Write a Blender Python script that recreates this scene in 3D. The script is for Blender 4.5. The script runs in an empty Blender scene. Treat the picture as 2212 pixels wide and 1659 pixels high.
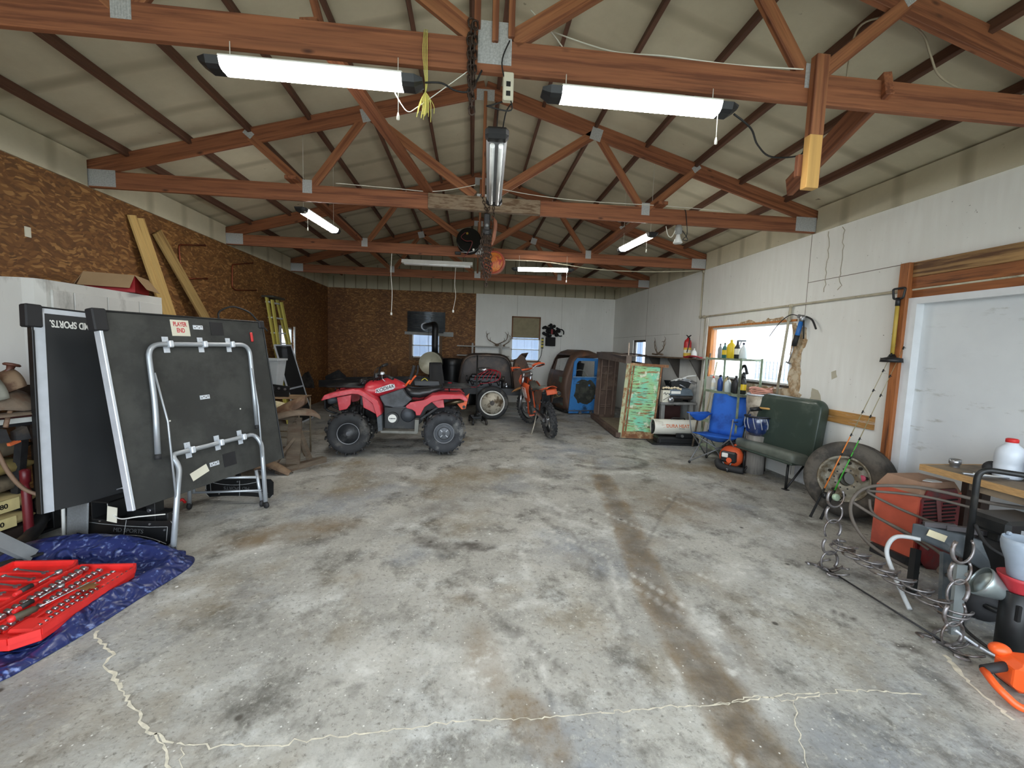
import bpy, math, random
import numpy as np
from mathutils import Vector, Matrix, Euler

# ---------------------------------------------------------------- camera
SC = bpy.context.scene
COL = SC.collection
def _camera():
    f, p, y, r = 894.8, .086, .099, .0316
    fw = Vector((math.sin(y)*math.cos(p), math.cos(y)*math.cos(p), -math.sin(p)))
    r0 = Vector((math.cos(y), -math.sin(y), 0)); u0 = r0.cross(fw)
    rr = r0*math.cos(r) + u0*math.sin(r); uu = -r0*math.sin(r) + u0*math.cos(r)
    cd = bpy.data.cameras.new('camera'); c = bpy.data.objects.new('camera', cd); COL.objects.link(c)
    m = Matrix((rr, uu, -fw)).transposed().to_4x4(); m.translation = (0, 0, 1.6)
    c.matrix_world = m
    cd.sensor_width = 36; cd.lens = f/2212*36; cd.clip_start = .05
    SC.camera = c
_camera()
# ---------------------------------------------------------------- sky, daylight through the open front bay, exposure
W = bpy.data.worlds.new('overcast'); SC.world = W; W.use_nodes = True
_n = W.node_tree.nodes; _bg = _n['Background']
_bg.inputs[0].default_value = (.80, .90, 1.0, 1); _bg.inputs[1].default_value = 3.0
def area(name, loc, rot, sx, sy, power, col=(1, 1, 1), portal=False):
    l = bpy.data.lights.new(name, 'AREA'); l.shape = 'RECTANGLE'; l.size = sx; l.size_y = sy
    l.energy = power; l.color = col
    if portal: l.cycles.is_portal = True
    o = bpy.data.objects.new(name, l); COL.objects.link(o); o.location = loc; o.rotation_euler = rot
    return o
area('bay_portal', (0.1, -1.55, 1.5), (math.radians(90), 0, 0), 7.4, 2.95, 10, portal=True)
area('window_portal', (4.40, 6.16, 1.64), (math.radians(90), 0, math.radians(90)), 1.98, .86, 10, portal=True)
SC.view_settings.view_transform = 'Standard'; SC.view_settings.look = 'None'
SC.view_settings.exposure = 1.24; SC.view_settings.gamma = 1; SC.view_settings.use_curve_mapping = False
SC.cycles.use_denoising = True; SC.cycles.max_bounces = 8; SC.cycles.diffuse_bounces = 5
SC.cycles.sample_clamp_indirect = 6; SC.cycles.caustics_reflective = False; SC.cycles.caustics_refractive = False

# ---------------------------------------------------------------- helpers
PI = math.pi; V = Vector
rnd = random.Random(5)
def lin(c):
    return tuple(((x/255)/12.92 if x/255 <= .04045 else ((x/255+.055)/1.055)**2.4) for x in c)
MATS = {}
def mat(name, col, rough=.6, metal=0., var=.12, scale=9., bump=.0, dirt=None, damt=.5, dscale=3., emit=0, alpha=1, trans=0, stretch=None, coat=0, detail=6, knots=None):
    """principled material: colour varied by noise, optional second colour in patches"""
    if name in MATS: return MATS[name]
    m = bpy.data.materials.new(name); m.use_nodes = True; nt = m.node_tree; N = nt.nodes; L = nt.links
    b = N['Principled BSDF']; c = lin(col)
    b.inputs['Roughness'].default_value = rough; b.inputs['Metallic'].default_value = metal
    if coat: b.inputs['Coat Weight'].default_value = coat
    tc = N.new('ShaderNodeTexCoord'); mp = N.new('ShaderNodeMapping'); L.new(tc.outputs['Object'], mp.inputs[0])
    if stretch: mp.inputs['Scale'].default_value = stretch
    nz = N.new('ShaderNodeTexNoise'); nz.inputs['Scale'].default_value = scale; nz.inputs['Detail'].default_value = detail
    L.new(mp.outputs[0], nz.inputs['Vector'])
    rp = N.new('ShaderNodeValToRGB'); L.new(nz.outputs['Fac'], rp.inputs[0])
    rp.color_ramp.elements[0].position = .3; rp.color_ramp.elements[1].position = .7
    rp.color_ramp.elements[0].color = (*[x*(1-var) for x in c], 1); rp.color_ramp.elements[1].color = (*[min(1, x*(1+var)) for x in c], 1)
    out = rp.outputs[0]
    if dirt:
        d = lin(dirt); n2 = N.new('ShaderNodeTexNoise'); n2.inputs['Scale'].default_value = dscale; n2.inputs['Detail'].default_value = 8
        n2.inputs['Roughness'].default_value = .65
        L.new(mp.outputs[0], n2.inputs['Vector'])
        r2 = N.new('ShaderNodeValToRGB'); L.new(n2.outputs['Fac'], r2.inputs[0])
        a = .5 + (.5-damt)*.35
        r2.color_ramp.elements[0].position = a-.05; r2.color_ramp.elements[1].position = a+.08
        mx = N.new('ShaderNodeMix'); mx.data_type = 'RGBA'; L.new(r2.outputs[0], mx.inputs[0]); L.new(out, mx.inputs[6]); mx.inputs[7].default_value = (*d, 1)
        out = mx.outputs[2]
    if knots:
        km = N.new('ShaderNodeMapping'); L.new(tc.outputs['Object'], km.inputs[0]); km.inputs['Scale'].default_value = (2.6, 7, 7)
        vo = N.new('ShaderNodeTexVoronoi'); vo.inputs['Scale'].default_value = 1; L.new(km.outputs[0], vo.inputs['Vector'])
        kr = N.new('ShaderNodeValToRGB'); L.new(vo.outputs['Distance'], kr.inputs[0]); kr.color_ramp.elements[0].position = .05; kr.color_ramp.elements[1].position = .12
        kr.color_ramp.elements[0].color = (1, 1, 1, 1); kr.color_ramp.elements[1].color = (0, 0, 0, 1)
        kx = N.new('ShaderNodeMix'); kx.data_type = 'RGBA'; L.new(kr.outputs[0], kx.inputs[0]); L.new(out, kx.inputs[6]); kx.inputs[7].default_value = (*lin(knots), 1); out = kx.outputs[2]
    L.new(out, b.inputs['Base Color'])
    if bump:
        bp = N.new('ShaderNodeBump'); bp.inputs['Strength'].default_value = bump; bp.inputs['Distance'].default_value = .01
        L.new(nz.outputs['Fac'], bp.inputs['Height']); L.new(bp.outputs[0], b.inputs['Normal'])
    if emit:
        b.inputs['Emission Color'].default_value = (*c, 1); b.inputs['Emission Strength'].default_value = emit
    if trans: b.inputs['Transmission Weight'].default_value = trans
    if alpha < 1: b.inputs['Alpha'].default_value = alpha
    MATS[name] = m
    return m

def ax(z, x=None):
    """3x3 with the given z axis"""
    z = V(z).normalized(); t = V(x) if x else (V((1, 0, 0)) if abs(z.x) < .8 else V((0, 1, 0)))
    y = z.cross(t).normalized(); x = y.cross(z)
    return Matrix((x, y, z)).transposed()
class MB:
    def __init__(s): s.v = []; s.f = []; s.sm = []
    def add(s, vs, fs, smooth=False, M=None):
        o = len(s.v)
        s.v += [tuple(M @ V(p)) if M else tuple(p) for p in vs]
        for f in fs: s.f.append([i+o for i in f]); s.sm.append(smooth)
        return s
    def box(s, c, d, R=None, ch=0):
        """box centre c size d; ch = edge chamfer"""
        x, y, z = [a/2 for a in d]
        M = Matrix.Translation(c) @ ((R.to_matrix() if isinstance(R, Euler) else R).to_4x4() if R is not None else Matrix())
        if ch <= 0:
            vs = [(a*x, b*y, e*z) for e in (-1, 1) for b in (-1, 1) for a in (-1, 1)]
            return s.add(vs, [(0, 2, 3, 1), (4, 5, 7, 6), (0, 1, 5, 4), (2, 6, 7, 3), (0, 4, 6, 2), (1, 3, 7, 5)], M=M)
        ch = min(ch, x*.9, y*.9, z*.9); vs = []; idx = {}
        for a in (-1, 1):
            for b in (-1, 1):
                for e in (-1, 1):
                    for k in range(3):
                        p = [a*(x-ch), b*(y-ch), e*(z-ch)]; p[k] = (a*x, b*y, e*z)[k]
                        idx[a, b, e, k] = len(vs); vs.append(p)
        fs = []
        for k, (i, j) in enumerate(((1, 2), (2, 0), (0, 1))):
            for g in (-1, 1):
                q = []
                for (u, w) in ((-1, -1), (1, -1), (1, 1), (-1, 1)):
                    t = [0, 0, 0]; t[k] = g; t[i] = u; t[j] = w; q.append(idx[t[0], t[1], t[2], k])
                fs.append(q if g > 0 else q[::-1])
        for k, (i, j) in enumerate(((1, 2), (2, 0), (0, 1))):
            for u in (-1, 1):
                for w in (-1, 1):
                    t = [0, 0, 0]; t[i] = u; t[j] = w; t0 = list(t); t1 = list(t); t0[k] = -1; t1[k] = 1
                    fs.append([idx[(*t0, i)], idx[(*t1, i)], idx[(*t1, j)], idx[(*t0, j)]])
        for a in (-1, 1):
            for b in (-1, 1):
                for e in (-1, 1): fs.append([idx[a, b, e, 0], idx[a, b, e, 1], idx[a, b, e, 2]])
        return s.add(vs, fs, M=M)
    def bb(s, x0, x1, y0, y1, z0, z1, ch=0):
        return s.box(((x0+x1)/2, (y0+y1)/2, (z0+z1)/2), (abs(x1-x0), abs(y1-y0), abs(z1-z0)), ch=ch)
    def bar(s, a, b, w, h, up=(0, 0, 1), ch=0):
        """rectangular bar from a to b; w across, h along 'up'"""
        a, b = V(a), V(b); d = b-a; x = d.normalized(); u = V(up)
        y = u.cross(x)
        if y.length < 1e-4: y = V((0, 1, 0)).cross(x)
        y.normalize(); z = x.cross(y)
        return s.box((a+b)/2, (d.length, w, h), Matrix((x, y, z)).transposed(), ch)
    def tube(s, pts, r, n=8, closed=False, caps=True, smooth=True, flat=1.0):
        pts = [V(p) for p in pts]; m = len(pts); rs = r if hasattr(r, '__len__') else [r]*m
        T = []
        for i in range(m):
            a = pts[(i-1) % m] if (closed or i) else pts[0]; b = pts[(i+1) % m] if (closed or i < m-1) else pts[-1]
            t = (b-a); T.append(t.normalized() if t.length > 1e-9 else V((0, 0, 1)))
        u = T[0].orthogonal().normalized(); vs = []
        for i in range(m):
            u = u - T[i]*u.dot(T[i])
            if u.length < 1e-6: u = T[i].orthogonal()
            u.normalize(); w = T[i].cross(u)
            for k in range(n):
                a = 2*PI*k/n; vs.append(pts[i] + u*math.cos(a)*rs[i] + w*math.sin(a)*rs[i]*flat)
        fs = []
        for i in range(m if closed else m-1):
            j = (i+1) % m
            for k in range(n):
                q = (k+1) % n; fs.append((i*n+k, i*n+q, j*n+q, j*n+k))
        s.add(vs, fs, smooth)
        if caps and not closed: s.f += [[len(s.v)-m*n+k for k in range(n)][::-1], [len(s.v)-n+k for k in range(n)]]; s.sm += [False, False]
        return s
    def cyl(s, a, b, r, r2=None, n=16, caps=True): return s.tube([a, b], [r, r if r2 is None else r2], n, caps=caps)
    def lathe(s, prof, o=(0, 0, 0), axis=(0, 0, 1), n=24, caps=True, smooth=True, xdir=None):
        """prof: (radius, height) pairs"""
        R = ax(axis, xdir); o = V(o); vs = []
        for (r, h) in prof:
            for k in range(n):
                a = 2*PI*k/n; vs.append(o + R @ V((r*math.cos(a), r*math.sin(a), h)))
        m = len(prof); fs = []
        for i in range(m-1):
            for k in range(n):
                q = (k+1) % n; fs.append((i*n+k, i*n+q, (i+1)*n+q, (i+1)*n+k))
        if caps:
            if prof[0][0] > 1e-4: fs.append(tuple(range(n))[::-1])
            if prof[-1][0] > 1e-4: fs.append(tuple((m-1)*n+k for k in range(n)))
        return s.add(vs, fs, smooth)
    def prism(s, poly, t, M=None, smooth=False):
        """2D polygon in XY, thickness t along +Z, matrix M"""
        n = len(poly); vs = [(x, y, 0) for x, y in poly] + [(x, y, t) for x, y in poly]
        fs = [list(range(n))[::-1], [n+i for i in range(n)]] + [[i, (i+1) % n, n+(i+1) % n, n+i] for i in range(n)]
        return s.add(vs, fs, smooth, M)
    def loft(s, secs, caps=True, smooth=True, closed=True):
        n = len(secs[0]); vs = [p for q in secs for p in q]; fs = []
        for i in range(len(secs)-1):
            for k in range(n if closed else n-1):
                q = (k+1) % n; fs.append((i*n+k, i*n+q, (i+1)*n+q, (i+1)*n+k))
        if caps: fs += [list(range(n))[::-1], [(len(secs)-1)*n+k for k in range(n)]]
        return s.add(vs, fs, smooth)
    def sphere(s, c, r, n=12, sc=(1, 1, 1)):
        prof = [(math.sin(PI*i/n), -math.cos(PI*i/n)) for i in range(n+1)]
        vs = []
        for (q, h) in prof:
            for k in range(n*2):
                a = PI*k/n; vs.append((c[0]+r*sc[0]*q*math.cos(a), c[1]+r*sc[1]*q*math.sin(a), c[2]+r*sc[2]*h))
        fs = [(i*2*n+k, i*2*n+(k+1) % (2*n), (i+1)*2*n+(k+1) % (2*n), (i+1)*2*n+k) for i in range(n) for k in range(2*n)]
        return s.add(vs, fs, True)
    def grid(s, fn, nu, nv, smooth=True, flip=False):
        vs = [fn(i/nu, j/nv) for i in range(nu+1) for j in range(nv+1)]; w = nv+1
        fs = [(i*w+j, (i+1)*w+j, (i+1)*w+j+1, i*w+j+1) for i in range(nu) for j in range(nv)]
        if flip: fs = [f[::-1] for f in fs]
        return s.add(vs, fs, smooth)
    def build(s, name, m=None, parent=None, loc=None, solid=0, sub=0, label=None, mx=None, bev=0, fix=True):
        me = bpy.data.meshes.new(name); me.from_pydata(s.v, [], s.f); me.update()
        if len(s.sm) == len(me.polygons): me.polygons.foreach_set('use_smooth', s.sm)
        me.validate()
        if fix:
            import bmesh
            b = bmesh.new(); b.from_mesh(me); bmesh.ops.remove_doubles(b, verts=b.verts, dist=1e-5)
            bmesh.ops.recalc_face_normals(b, faces=b.faces); b.to_mesh(me); b.free()
        o = bpy.data.objects.new(name, me); COL.objects.link(o)
        if m: me.materials.append(m if not isinstance(m, str) else MATS[m])
        if parent: o.parent = parent
        if loc: o.location = loc
        if mx is not None: o.matrix_local = mx
        if bev:
            q = o.modifiers.new('b', 'BEVEL'); q.width = bev; q.segments = 2; q.limit_method = 'ANGLE'; q.angle_limit = .7
        if solid:
            q = o.modifiers.new('s', 'SOLIDIFY'); q.thickness = solid; q.offset = 0
        if sub:
            q = o.modifiers.new('u', 'SUBSURF'); q.levels = sub; q.render_levels = sub
        if label: o['label'] = label
        return o
def tag(o, label, cat, group=None, kind=None):
    if label: o['label'] = label
    if cat: o['category'] = cat
    if group: o['group'] = group
    if kind: o['kind'] = kind
    return o
def thing(name, label, cat, loc=(0, 0, 0), rz=0, group=None, rot=None):
    o = bpy.data.objects.new(name, None); COL.objects.link(o); o.empty_display_size = .1
    o.location = loc; o.rotation_euler = rot if rot else (0, 0, rz)
    return tag(o, label, cat, group)
def struct(name, mb, m, **k):
    o = mb.build(name, m, **k); o['kind'] = 'structure'; return o
def kids(o): return [c for c in bpy.data.objects if c.parent == o]
def dup(o, loc=None, rz=None, label=None, parent=None, rot=None, scale=None):
    c = o.copy(); COL.objects.link(c)
    if parent: c.parent = parent
    for k in kids(o): 
        if k != c: dup(k, parent=c)
    if loc is not None: c.location = loc
    if rz is not None: c.rotation_euler = (0, 0, rz)
    if rot is not None: c.rotation_euler = rot
    if scale is not None: c.scale = scale
    if label: c['label'] = label
    return c
def arc(c, r, a0, a1, n, u=(1, 0, 0), w=(0, 0, 1)):
    c, u, w = V(c), V(u), V(w)
    return [c + u*r*math.cos(a0+(a1-a0)*i/n) + w*r*math.sin(a0+(a1-a0)*i/n) for i in range(n+1)]
def rounded(pts, rad, n=5, closed=False):
    """polyline with rounded corners"""
    pts = [V(p) for p in pts]; out = []
    m = len(pts)
    for i, p in enumerate(pts):
        if not closed and i in (0, m-1): out.append(p); continue
        a, b = pts[i-1]-p, pts[(i+1) % m]-p
        r = min(rad, a.length*.45, b.length*.45); A, B = p+a.normalized()*r, p+b.normalized()*r
        for k in range(n+1):
            t = k/n; out.append(A*(1-t)**2 + p*2*t*(1-t) + B*t*t)
    return out
def spline(pts, n=6):
    P = [V(p) for p in pts]; out = []
    for i in range(len(P)-1):
        a, b, c, d = P[max(i-1, 0)], P[i], P[i+1], P[min(i+2, len(P)-1)]
        for k in range(n):
            t = k/n
            out.append(.5*((2*b)+(-a+c)*t+(2*a-5*b+4*c-d)*t*t+(-a+3*b-3*c+d)*t**3))
    out.append(P[-1]); return out
def text(name, s, size, M, m, parent=None, extrude=.001, bold=0, sx=1, align='CENTER', label=None, shear=0):
    cu = bpy.data.curves.new(name, 'FONT'); cu.body = s; cu.size = size; cu.extrude = extrude; cu.offset = bold
    cu.align_x = align; cu.align_y = 'CENTER'; cu.shear = shear
    t = bpy.data.objects.new(name, cu); COL.objects.link(t)
    dg = bpy.context.evaluated_depsgraph_get(); me = bpy.data.meshes.new_from_object(t.evaluated_get(dg))
    bpy.data.objects.remove(t); o = bpy.data.objects.new(name, me); COL.objects.link(o)
    me.materials.clear(); me.materials.append(m)
    if parent: o.parent = parent
    o.matrix_local = M @ Matrix.Diagonal((sx, 1, 1, 1))
    if label: o['label'] = label
    return o
def frame(o, x, y):
    """4x4 with origin o, text-right x, text-up y"""
    x, y = V(x).normalized(), V(y).normalized(); z = x.cross(y)
    m = Matrix((x, y, z)).transposed().to_4x4(); m.translation = o; return m
# ---------------------------------------------------------------- setting
XL, XR, YB, YF, ZT, XC = -4.05, 4.24, 12.22, -1.5, 3.146, .09
T_Y = (2.50, 4.94, 7.39, 9.83)
def ztop(x): return 4.58 - .28*abs(x-XC)        # upper edge of the top chords
def rgb_mix(nt, fac, a, b):
    mx = nt.nodes.new('ShaderNodeMix'); mx.data_type = 'RGBA'
    if isinstance(fac, float): mx.inputs[0].default_value = fac
    else: nt.links.new(fac, mx.inputs[0])
    for i, q in ((6, a), (7, b)):
        if isinstance(q, tuple): mx.inputs[i].default_value = (*lin(q), 1) if len(q) == 3 else q
        else: nt.links.new(q, mx.inputs[i])
    return mx.outputs[2]
def ramp(nt, src, p0, p1, inv=False):
    r = nt.nodes.new('ShaderNodeValToRGB'); nt.links.new(src, r.inputs[0])
    r.color_ramp.elements[0].position = p0; r.color_ramp.elements[1].position = p1
    if inv:
        r.color_ramp.elements[0].color = (1, 1, 1, 1); r.color_ramp.elements[1].color = (0, 0, 0, 1)
    return r.outputs[0]
def coords(nt, scale=(1, 1, 1), rot=(0, 0, 0), kind='Object'):
    tc = nt.nodes.new('ShaderNodeTexCoord'); mp = nt.nodes.new('ShaderNodeMapping'); nt.links.new(tc.outputs[kind], mp.inputs[0])
    mp.inputs['Scale'].default_value = scale; mp.inputs['Rotation'].default_value = rot; return mp.outputs[0]
def tex(nt, kind, vec, out=0, **k):
    t = nt.nodes.new(kind); nt.links.new(vec, t.inputs['Vector'])
    for a, v in k.items(): t.inputs[a.replace('_', ' ')].default_value = v
    return t.outputs[out]
def new_mat(name, rough=.8):
    m = bpy.data.materials.new(name); m.use_nodes = True; b = m.node_tree.nodes['Principled BSDF']; b.inputs['Roughness'].default_value = rough
    MATS[name] = m; return m, m.node_tree, b
# oriented strand board: long flakes in several directions
def m_osb():
    m, nt, b = new_mat('osb', .7)
    base = coords(nt)
    wob = tex(nt, 'ShaderNodeTexNoise', base, 1, Scale=3.0, Detail=2.0)
    add = nt.nodes.new('ShaderNodeVectorMath'); add.operation = 'MULTIPLY_ADD'; nt.links.new(wob, add.inputs[0]); add.inputs[1].default_value = (.25, .25, .25); nt.links.new(base, add.inputs[2])
    cols = []
    for k, (rx, sc) in enumerate((((.3, .3, 0), (1, 1, 1)), ((-.5, -.5, 0), (1, 1, 1)), ((1.2, 1.2, 0), (1, 1, 1)))):
        mp = nt.nodes.new('ShaderNodeMapping'); nt.links.new(add.outputs[0], mp.inputs[0]); mp.inputs['Rotation'].default_value = (rx[0], rx[1], 0)
        mp.inputs['Scale'].default_value = (14, 14, 48); mp.inputs['Location'].default_value = (k*3.1, k*1.7, k*2.3)
        v = nt.nodes.new('ShaderNodeTexVoronoi'); nt.links.new(mp.outputs[0], v.inputs['Vector']); v.inputs['Scale'].default_value = 1
        sp = nt.nodes.new('ShaderNodeSeparateColor'); nt.links.new(v.outputs['Color'], sp.inputs[0])
        r = nt.nodes.new('ShaderNodeValToRGB'); nt.links.new(sp.outputs[k], r.inputs[0]); cr = r.color_ramp
        cr.elements[0].position = 0; cr.elements[0].color = (*lin((104, 73, 42)), 1); cr.elements[1].position = 1; cr.elements[1].color = (*lin((178, 138, 88)), 1)
        e = cr.elements.new(.35); e.color = (*lin((118, 82, 46)), 1); e = cr.elements.new(.75); e.color = (*lin((140, 101, 58)), 1)
        cols.append(r.outputs[0])
    n1 = ramp(nt, tex(nt, 'ShaderNodeTexNoise', base, 0, Scale=9.0, Detail=1.0), .48, .52)
    n2 = ramp(nt, tex(nt, 'ShaderNodeTexNoise', base, 0, Scale=6.0, Detail=1.0), .55, .59)
    c = rgb_mix(nt, n2, rgb_mix(nt, n1, cols[0], cols[1]), cols[2])
    big = ramp(nt, tex(nt, 'ShaderNodeTexNoise', coords(nt, (1, 1, .5)), 0, Scale=.9, Detail=5.0), .42, .75)
    mul = nt.nodes.new('ShaderNodeMix'); mul.data_type = 'RGBA'; mul.blend_type = 'MULTIPLY'; mul.inputs[0].default_value = .8
    nt.links.new(c, mul.inputs[6]); nt.links.new(rgb_mix(nt, big, (250, 236, 214), (170, 132, 104)), mul.inputs[7])
    nt.links.new(mul.outputs[2], b.inputs['Base Color'])
    return m
OSB = m_osb()
def m_panel():      # white painted board: specks, smears, water runs
    m, nt, b = new_mat('painted_board', .75); P = coords(nt)
    c = rgb_mix(nt, ramp(nt, tex(nt, 'ShaderNodeTexNoise', P, 0, Scale=1.3, Detail=6.0), .35, .7), (240, 240, 235), (228, 228, 222))
    gr = ramp(nt, tex(nt, 'ShaderNodeTexNoise', coords(nt, (1, 1, .12)), 0, Scale=16.0, Detail=4.0), .35, .8)
    c = rgb_mix(nt, gr, c, (231, 230, 224))
    sp = ramp(nt, tex(nt, 'ShaderNodeTexNoise', P, 0, Scale=22.0, Detail=3.0, Roughness=.7), .70, .74)
    c = rgb_mix(nt, sp, c, (112, 104, 92))
    s2 = ramp(nt, tex(nt, 'ShaderNodeTexNoise', coords(nt, (2, 1.2, 5), (.5, 0, 0)), 0, Scale=4.0, Detail=8.0, Roughness=.75), .69, .74)
    c = rgb_mix(nt, s2, c, (150, 142, 124))
    nt.links.new(c, b.inputs['Base Color']); return m
PANEL = m_panel()
def m_roof():
    m, nt, b = new_mat('roof_liner', .85); P = coords(nt)
    w = nt.nodes.new('ShaderNodeTexWave'); w.bands_direction = 'Y'; w.inputs['Scale'].default_value = .52; w.inputs['Distortion'].default_value = .6; w.inputs['Detail'].default_value = 2
    nt.links.new(P, w.inputs['Vector'])
    c = rgb_mix(nt, ramp(nt, w.outputs['Fac'], .86, 1.0), (204, 196, 172), (168, 159, 137))
    n = ramp(nt, tex(nt, 'ShaderNodeTexNoise', P, 0, Scale=1.6, Detail=9.0, Roughness=.7), .35, .8)
    c = rgb_mix(nt, n, c, (182, 173, 149))
    n = ramp(nt, tex(nt, 'ShaderNodeTexNoise', P, 0, Scale=7.0, Detail=6.0), .72, .78)
    c = rgb_mix(nt, n, c, (104, 92, 74))
    nt.links.new(c, b.inputs['Base Color']); return m
ROOF = m_roof()
# floor ------------------------------------------------------------
def m_floor():
    m, nt, b = new_mat('worn_concrete', .55); P = coords(nt)
    at = nt.nodes.new('ShaderNodeAttribute'); at.attribute_name = 'stain'
    sp = nt.nodes.new('ShaderNodeSeparateColor'); nt.links.new(at.outputs['Color'], sp.inputs[0])
    S = coords(nt, (1, .8, 1), (0, 0, .35))
    c = rgb_mix(nt, ramp(nt, tex(nt, 'ShaderNodeTexNoise', P, 0, Scale=1.1, Detail=8.0, Roughness=.62), .35, .68), (176, 174, 166), (140, 139, 134))
    c = rgb_mix(nt, ramp(nt, tex(nt, 'ShaderNodeTexNoise', S, 0, Scale=3.2, Detail=10.0, Roughness=.7), .50, .64), c, (100, 98, 92))
    c = rgb_mix(nt, ramp(nt, tex(nt, 'ShaderNodeTexNoise', coords(nt, (1, 1, 1), (0, 0, -.5)), 0, Scale=2.1, Detail=12.0, Roughness=.74), .51, .66), c, (192, 193, 189))
    c = rgb_mix(nt, ramp(nt, tex(nt, 'ShaderNodeTexNoise', coords(nt, (1, 1, 1), (1, 0, .9)), 0, Scale=1.0, Detail=7.0, Roughness=.6), .53, .70), c, (132, 120, 98))
    c = rgb_mix(nt, ramp(nt, tex(nt, 'ShaderNodeTexNoise', coords(nt, (1, 1, 1), (2, .4, .2)), 0, Scale=.8, Detail=6.0, Roughness=.6), .52, .72), c, (128, 134, 142))
    # fine grain
    c = rgb_mix(nt, ramp(nt, tex(nt, 'ShaderNodeTexNoise', P, 0, Scale=38.0, Detail=6.0, Roughness=.75), .54, .68), c, (104, 102, 95))
    c = rgb_mix(nt, ramp(nt, tex(nt, 'ShaderNodeTexNoise', coords(nt, (1, 1, 1), (.3, 0, 2)), 0, Scale=23.0, Detail=8.0, Roughness=.8), .54, .70), c, (190, 188, 179))
    # stains from the mesh: R dark oil, G brown, B chalky wear ; each broken up by noise
    def masked(ch, p0, p1, sc, a=.42, bb=.6):
        n = ramp(nt, tex(nt, 'ShaderNodeTexNoise', P, 0, Scale=sc, Detail=9.0, Roughness=.7), a, bb)
        mm = nt.nodes.new('ShaderNodeMath'); mm.operation = 'MULTIPLY'; nt.links.new(sp.outputs[ch], mm.inputs[0])
        ad = nt.nodes.new('ShaderNodeMath'); ad.operation = 'MULTIPLY_ADD'; nt.links.new(n, ad.inputs[0]); ad.inputs[1].default_value = .75; ad.inputs[2].default_value = .4
        nt.links.new(ad.outputs[0], mm.inputs[1]); mm.use_clamp = True; return mm.outputs[0]
    c = rgb_mix(nt, masked(1, 0, 1, 3.1), c, (122, 104, 78))
    c = rgb_mix(nt, masked(0, 0, 1, 5.3), c, (84, 80, 75))
    c = rgb_mix(nt, masked(2, 0, 1, 9.0, .5, .62), c, (205, 204, 198))
    # drips and specks
    v = nt.nodes.new('ShaderNodeTexVoronoi'); v.inputs['Scale'].default_value = 4.5; nt.links.new(P, v.inputs['Vector'])
    vs = nt.nodes.new('ShaderNodeSeparateColor'); nt.links.new(v.outputs['Color'], vs.inputs[0])
    def spot(lo, r0, r1, ch):
        g = nt.nodes.new('ShaderNodeMath'); g.operation = 'GREATER_THAN'; nt.links.new(vs.outputs[ch], g.inputs[0]); g.inputs[1].default_value = lo
        mm = nt.nodes.new('ShaderNodeMath'); mm.operation = 'MULTIPLY'; nt.links.new(g.outputs[0], mm.inputs[0]); nt.links.new(ramp(nt, v.outputs['Distance'], r0, r1, True), mm.inputs[1]); return mm.outputs[0]
    c = rgb_mix(nt, spot(.62, .03, .05, 0), c, (230, 230, 226))
    c = rgb_mix(nt, spot(.72, .05, .10, 1), c, (78, 74, 68))
    v2 = nt.nodes.new('ShaderNodeTexVoronoi'); v2.inputs['Scale'].default_value = 19; nt.links.new(P, v2.inputs['Vector'])
    c = rgb_mix(nt, ramp(nt, v2.outputs['Distance'], .045, .10, True), c, (214, 213, 206))
    nt.links.new(c, b.inputs['Base Color'])
    bp = nt.nodes.new('ShaderNodeBump'); bp.inputs['Strength'].default_value = .35; bp.inputs['Distance'].default_value = .01
    nt.links.new(tex(nt, 'ShaderNodeTexNoise', P, 0, Scale=30.0, Detail=8.0), bp.inputs['Height']); nt.links.new(bp.outputs[0], b.inputs['Normal'])
    nt.links.new(ramp(nt, tex(nt, 'ShaderNodeTexNoise', P, 0, Scale=2.0, Detail=5.0), .2, .6), b.inputs['Roughness'])
    rr_ = nt.nodes.new('ShaderNodeMapRange'); rr_.inputs[3].default_value = .42; rr_.inputs[4].default_value = .75
    nt.links.new(tex(nt, 'ShaderNodeTexNoise', P, 0, Scale=2.0, Detail=5.0), rr_.inputs[0]); nt.links.new(rr_.outputs[0], b.inputs['Roughness'])
    return m
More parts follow.
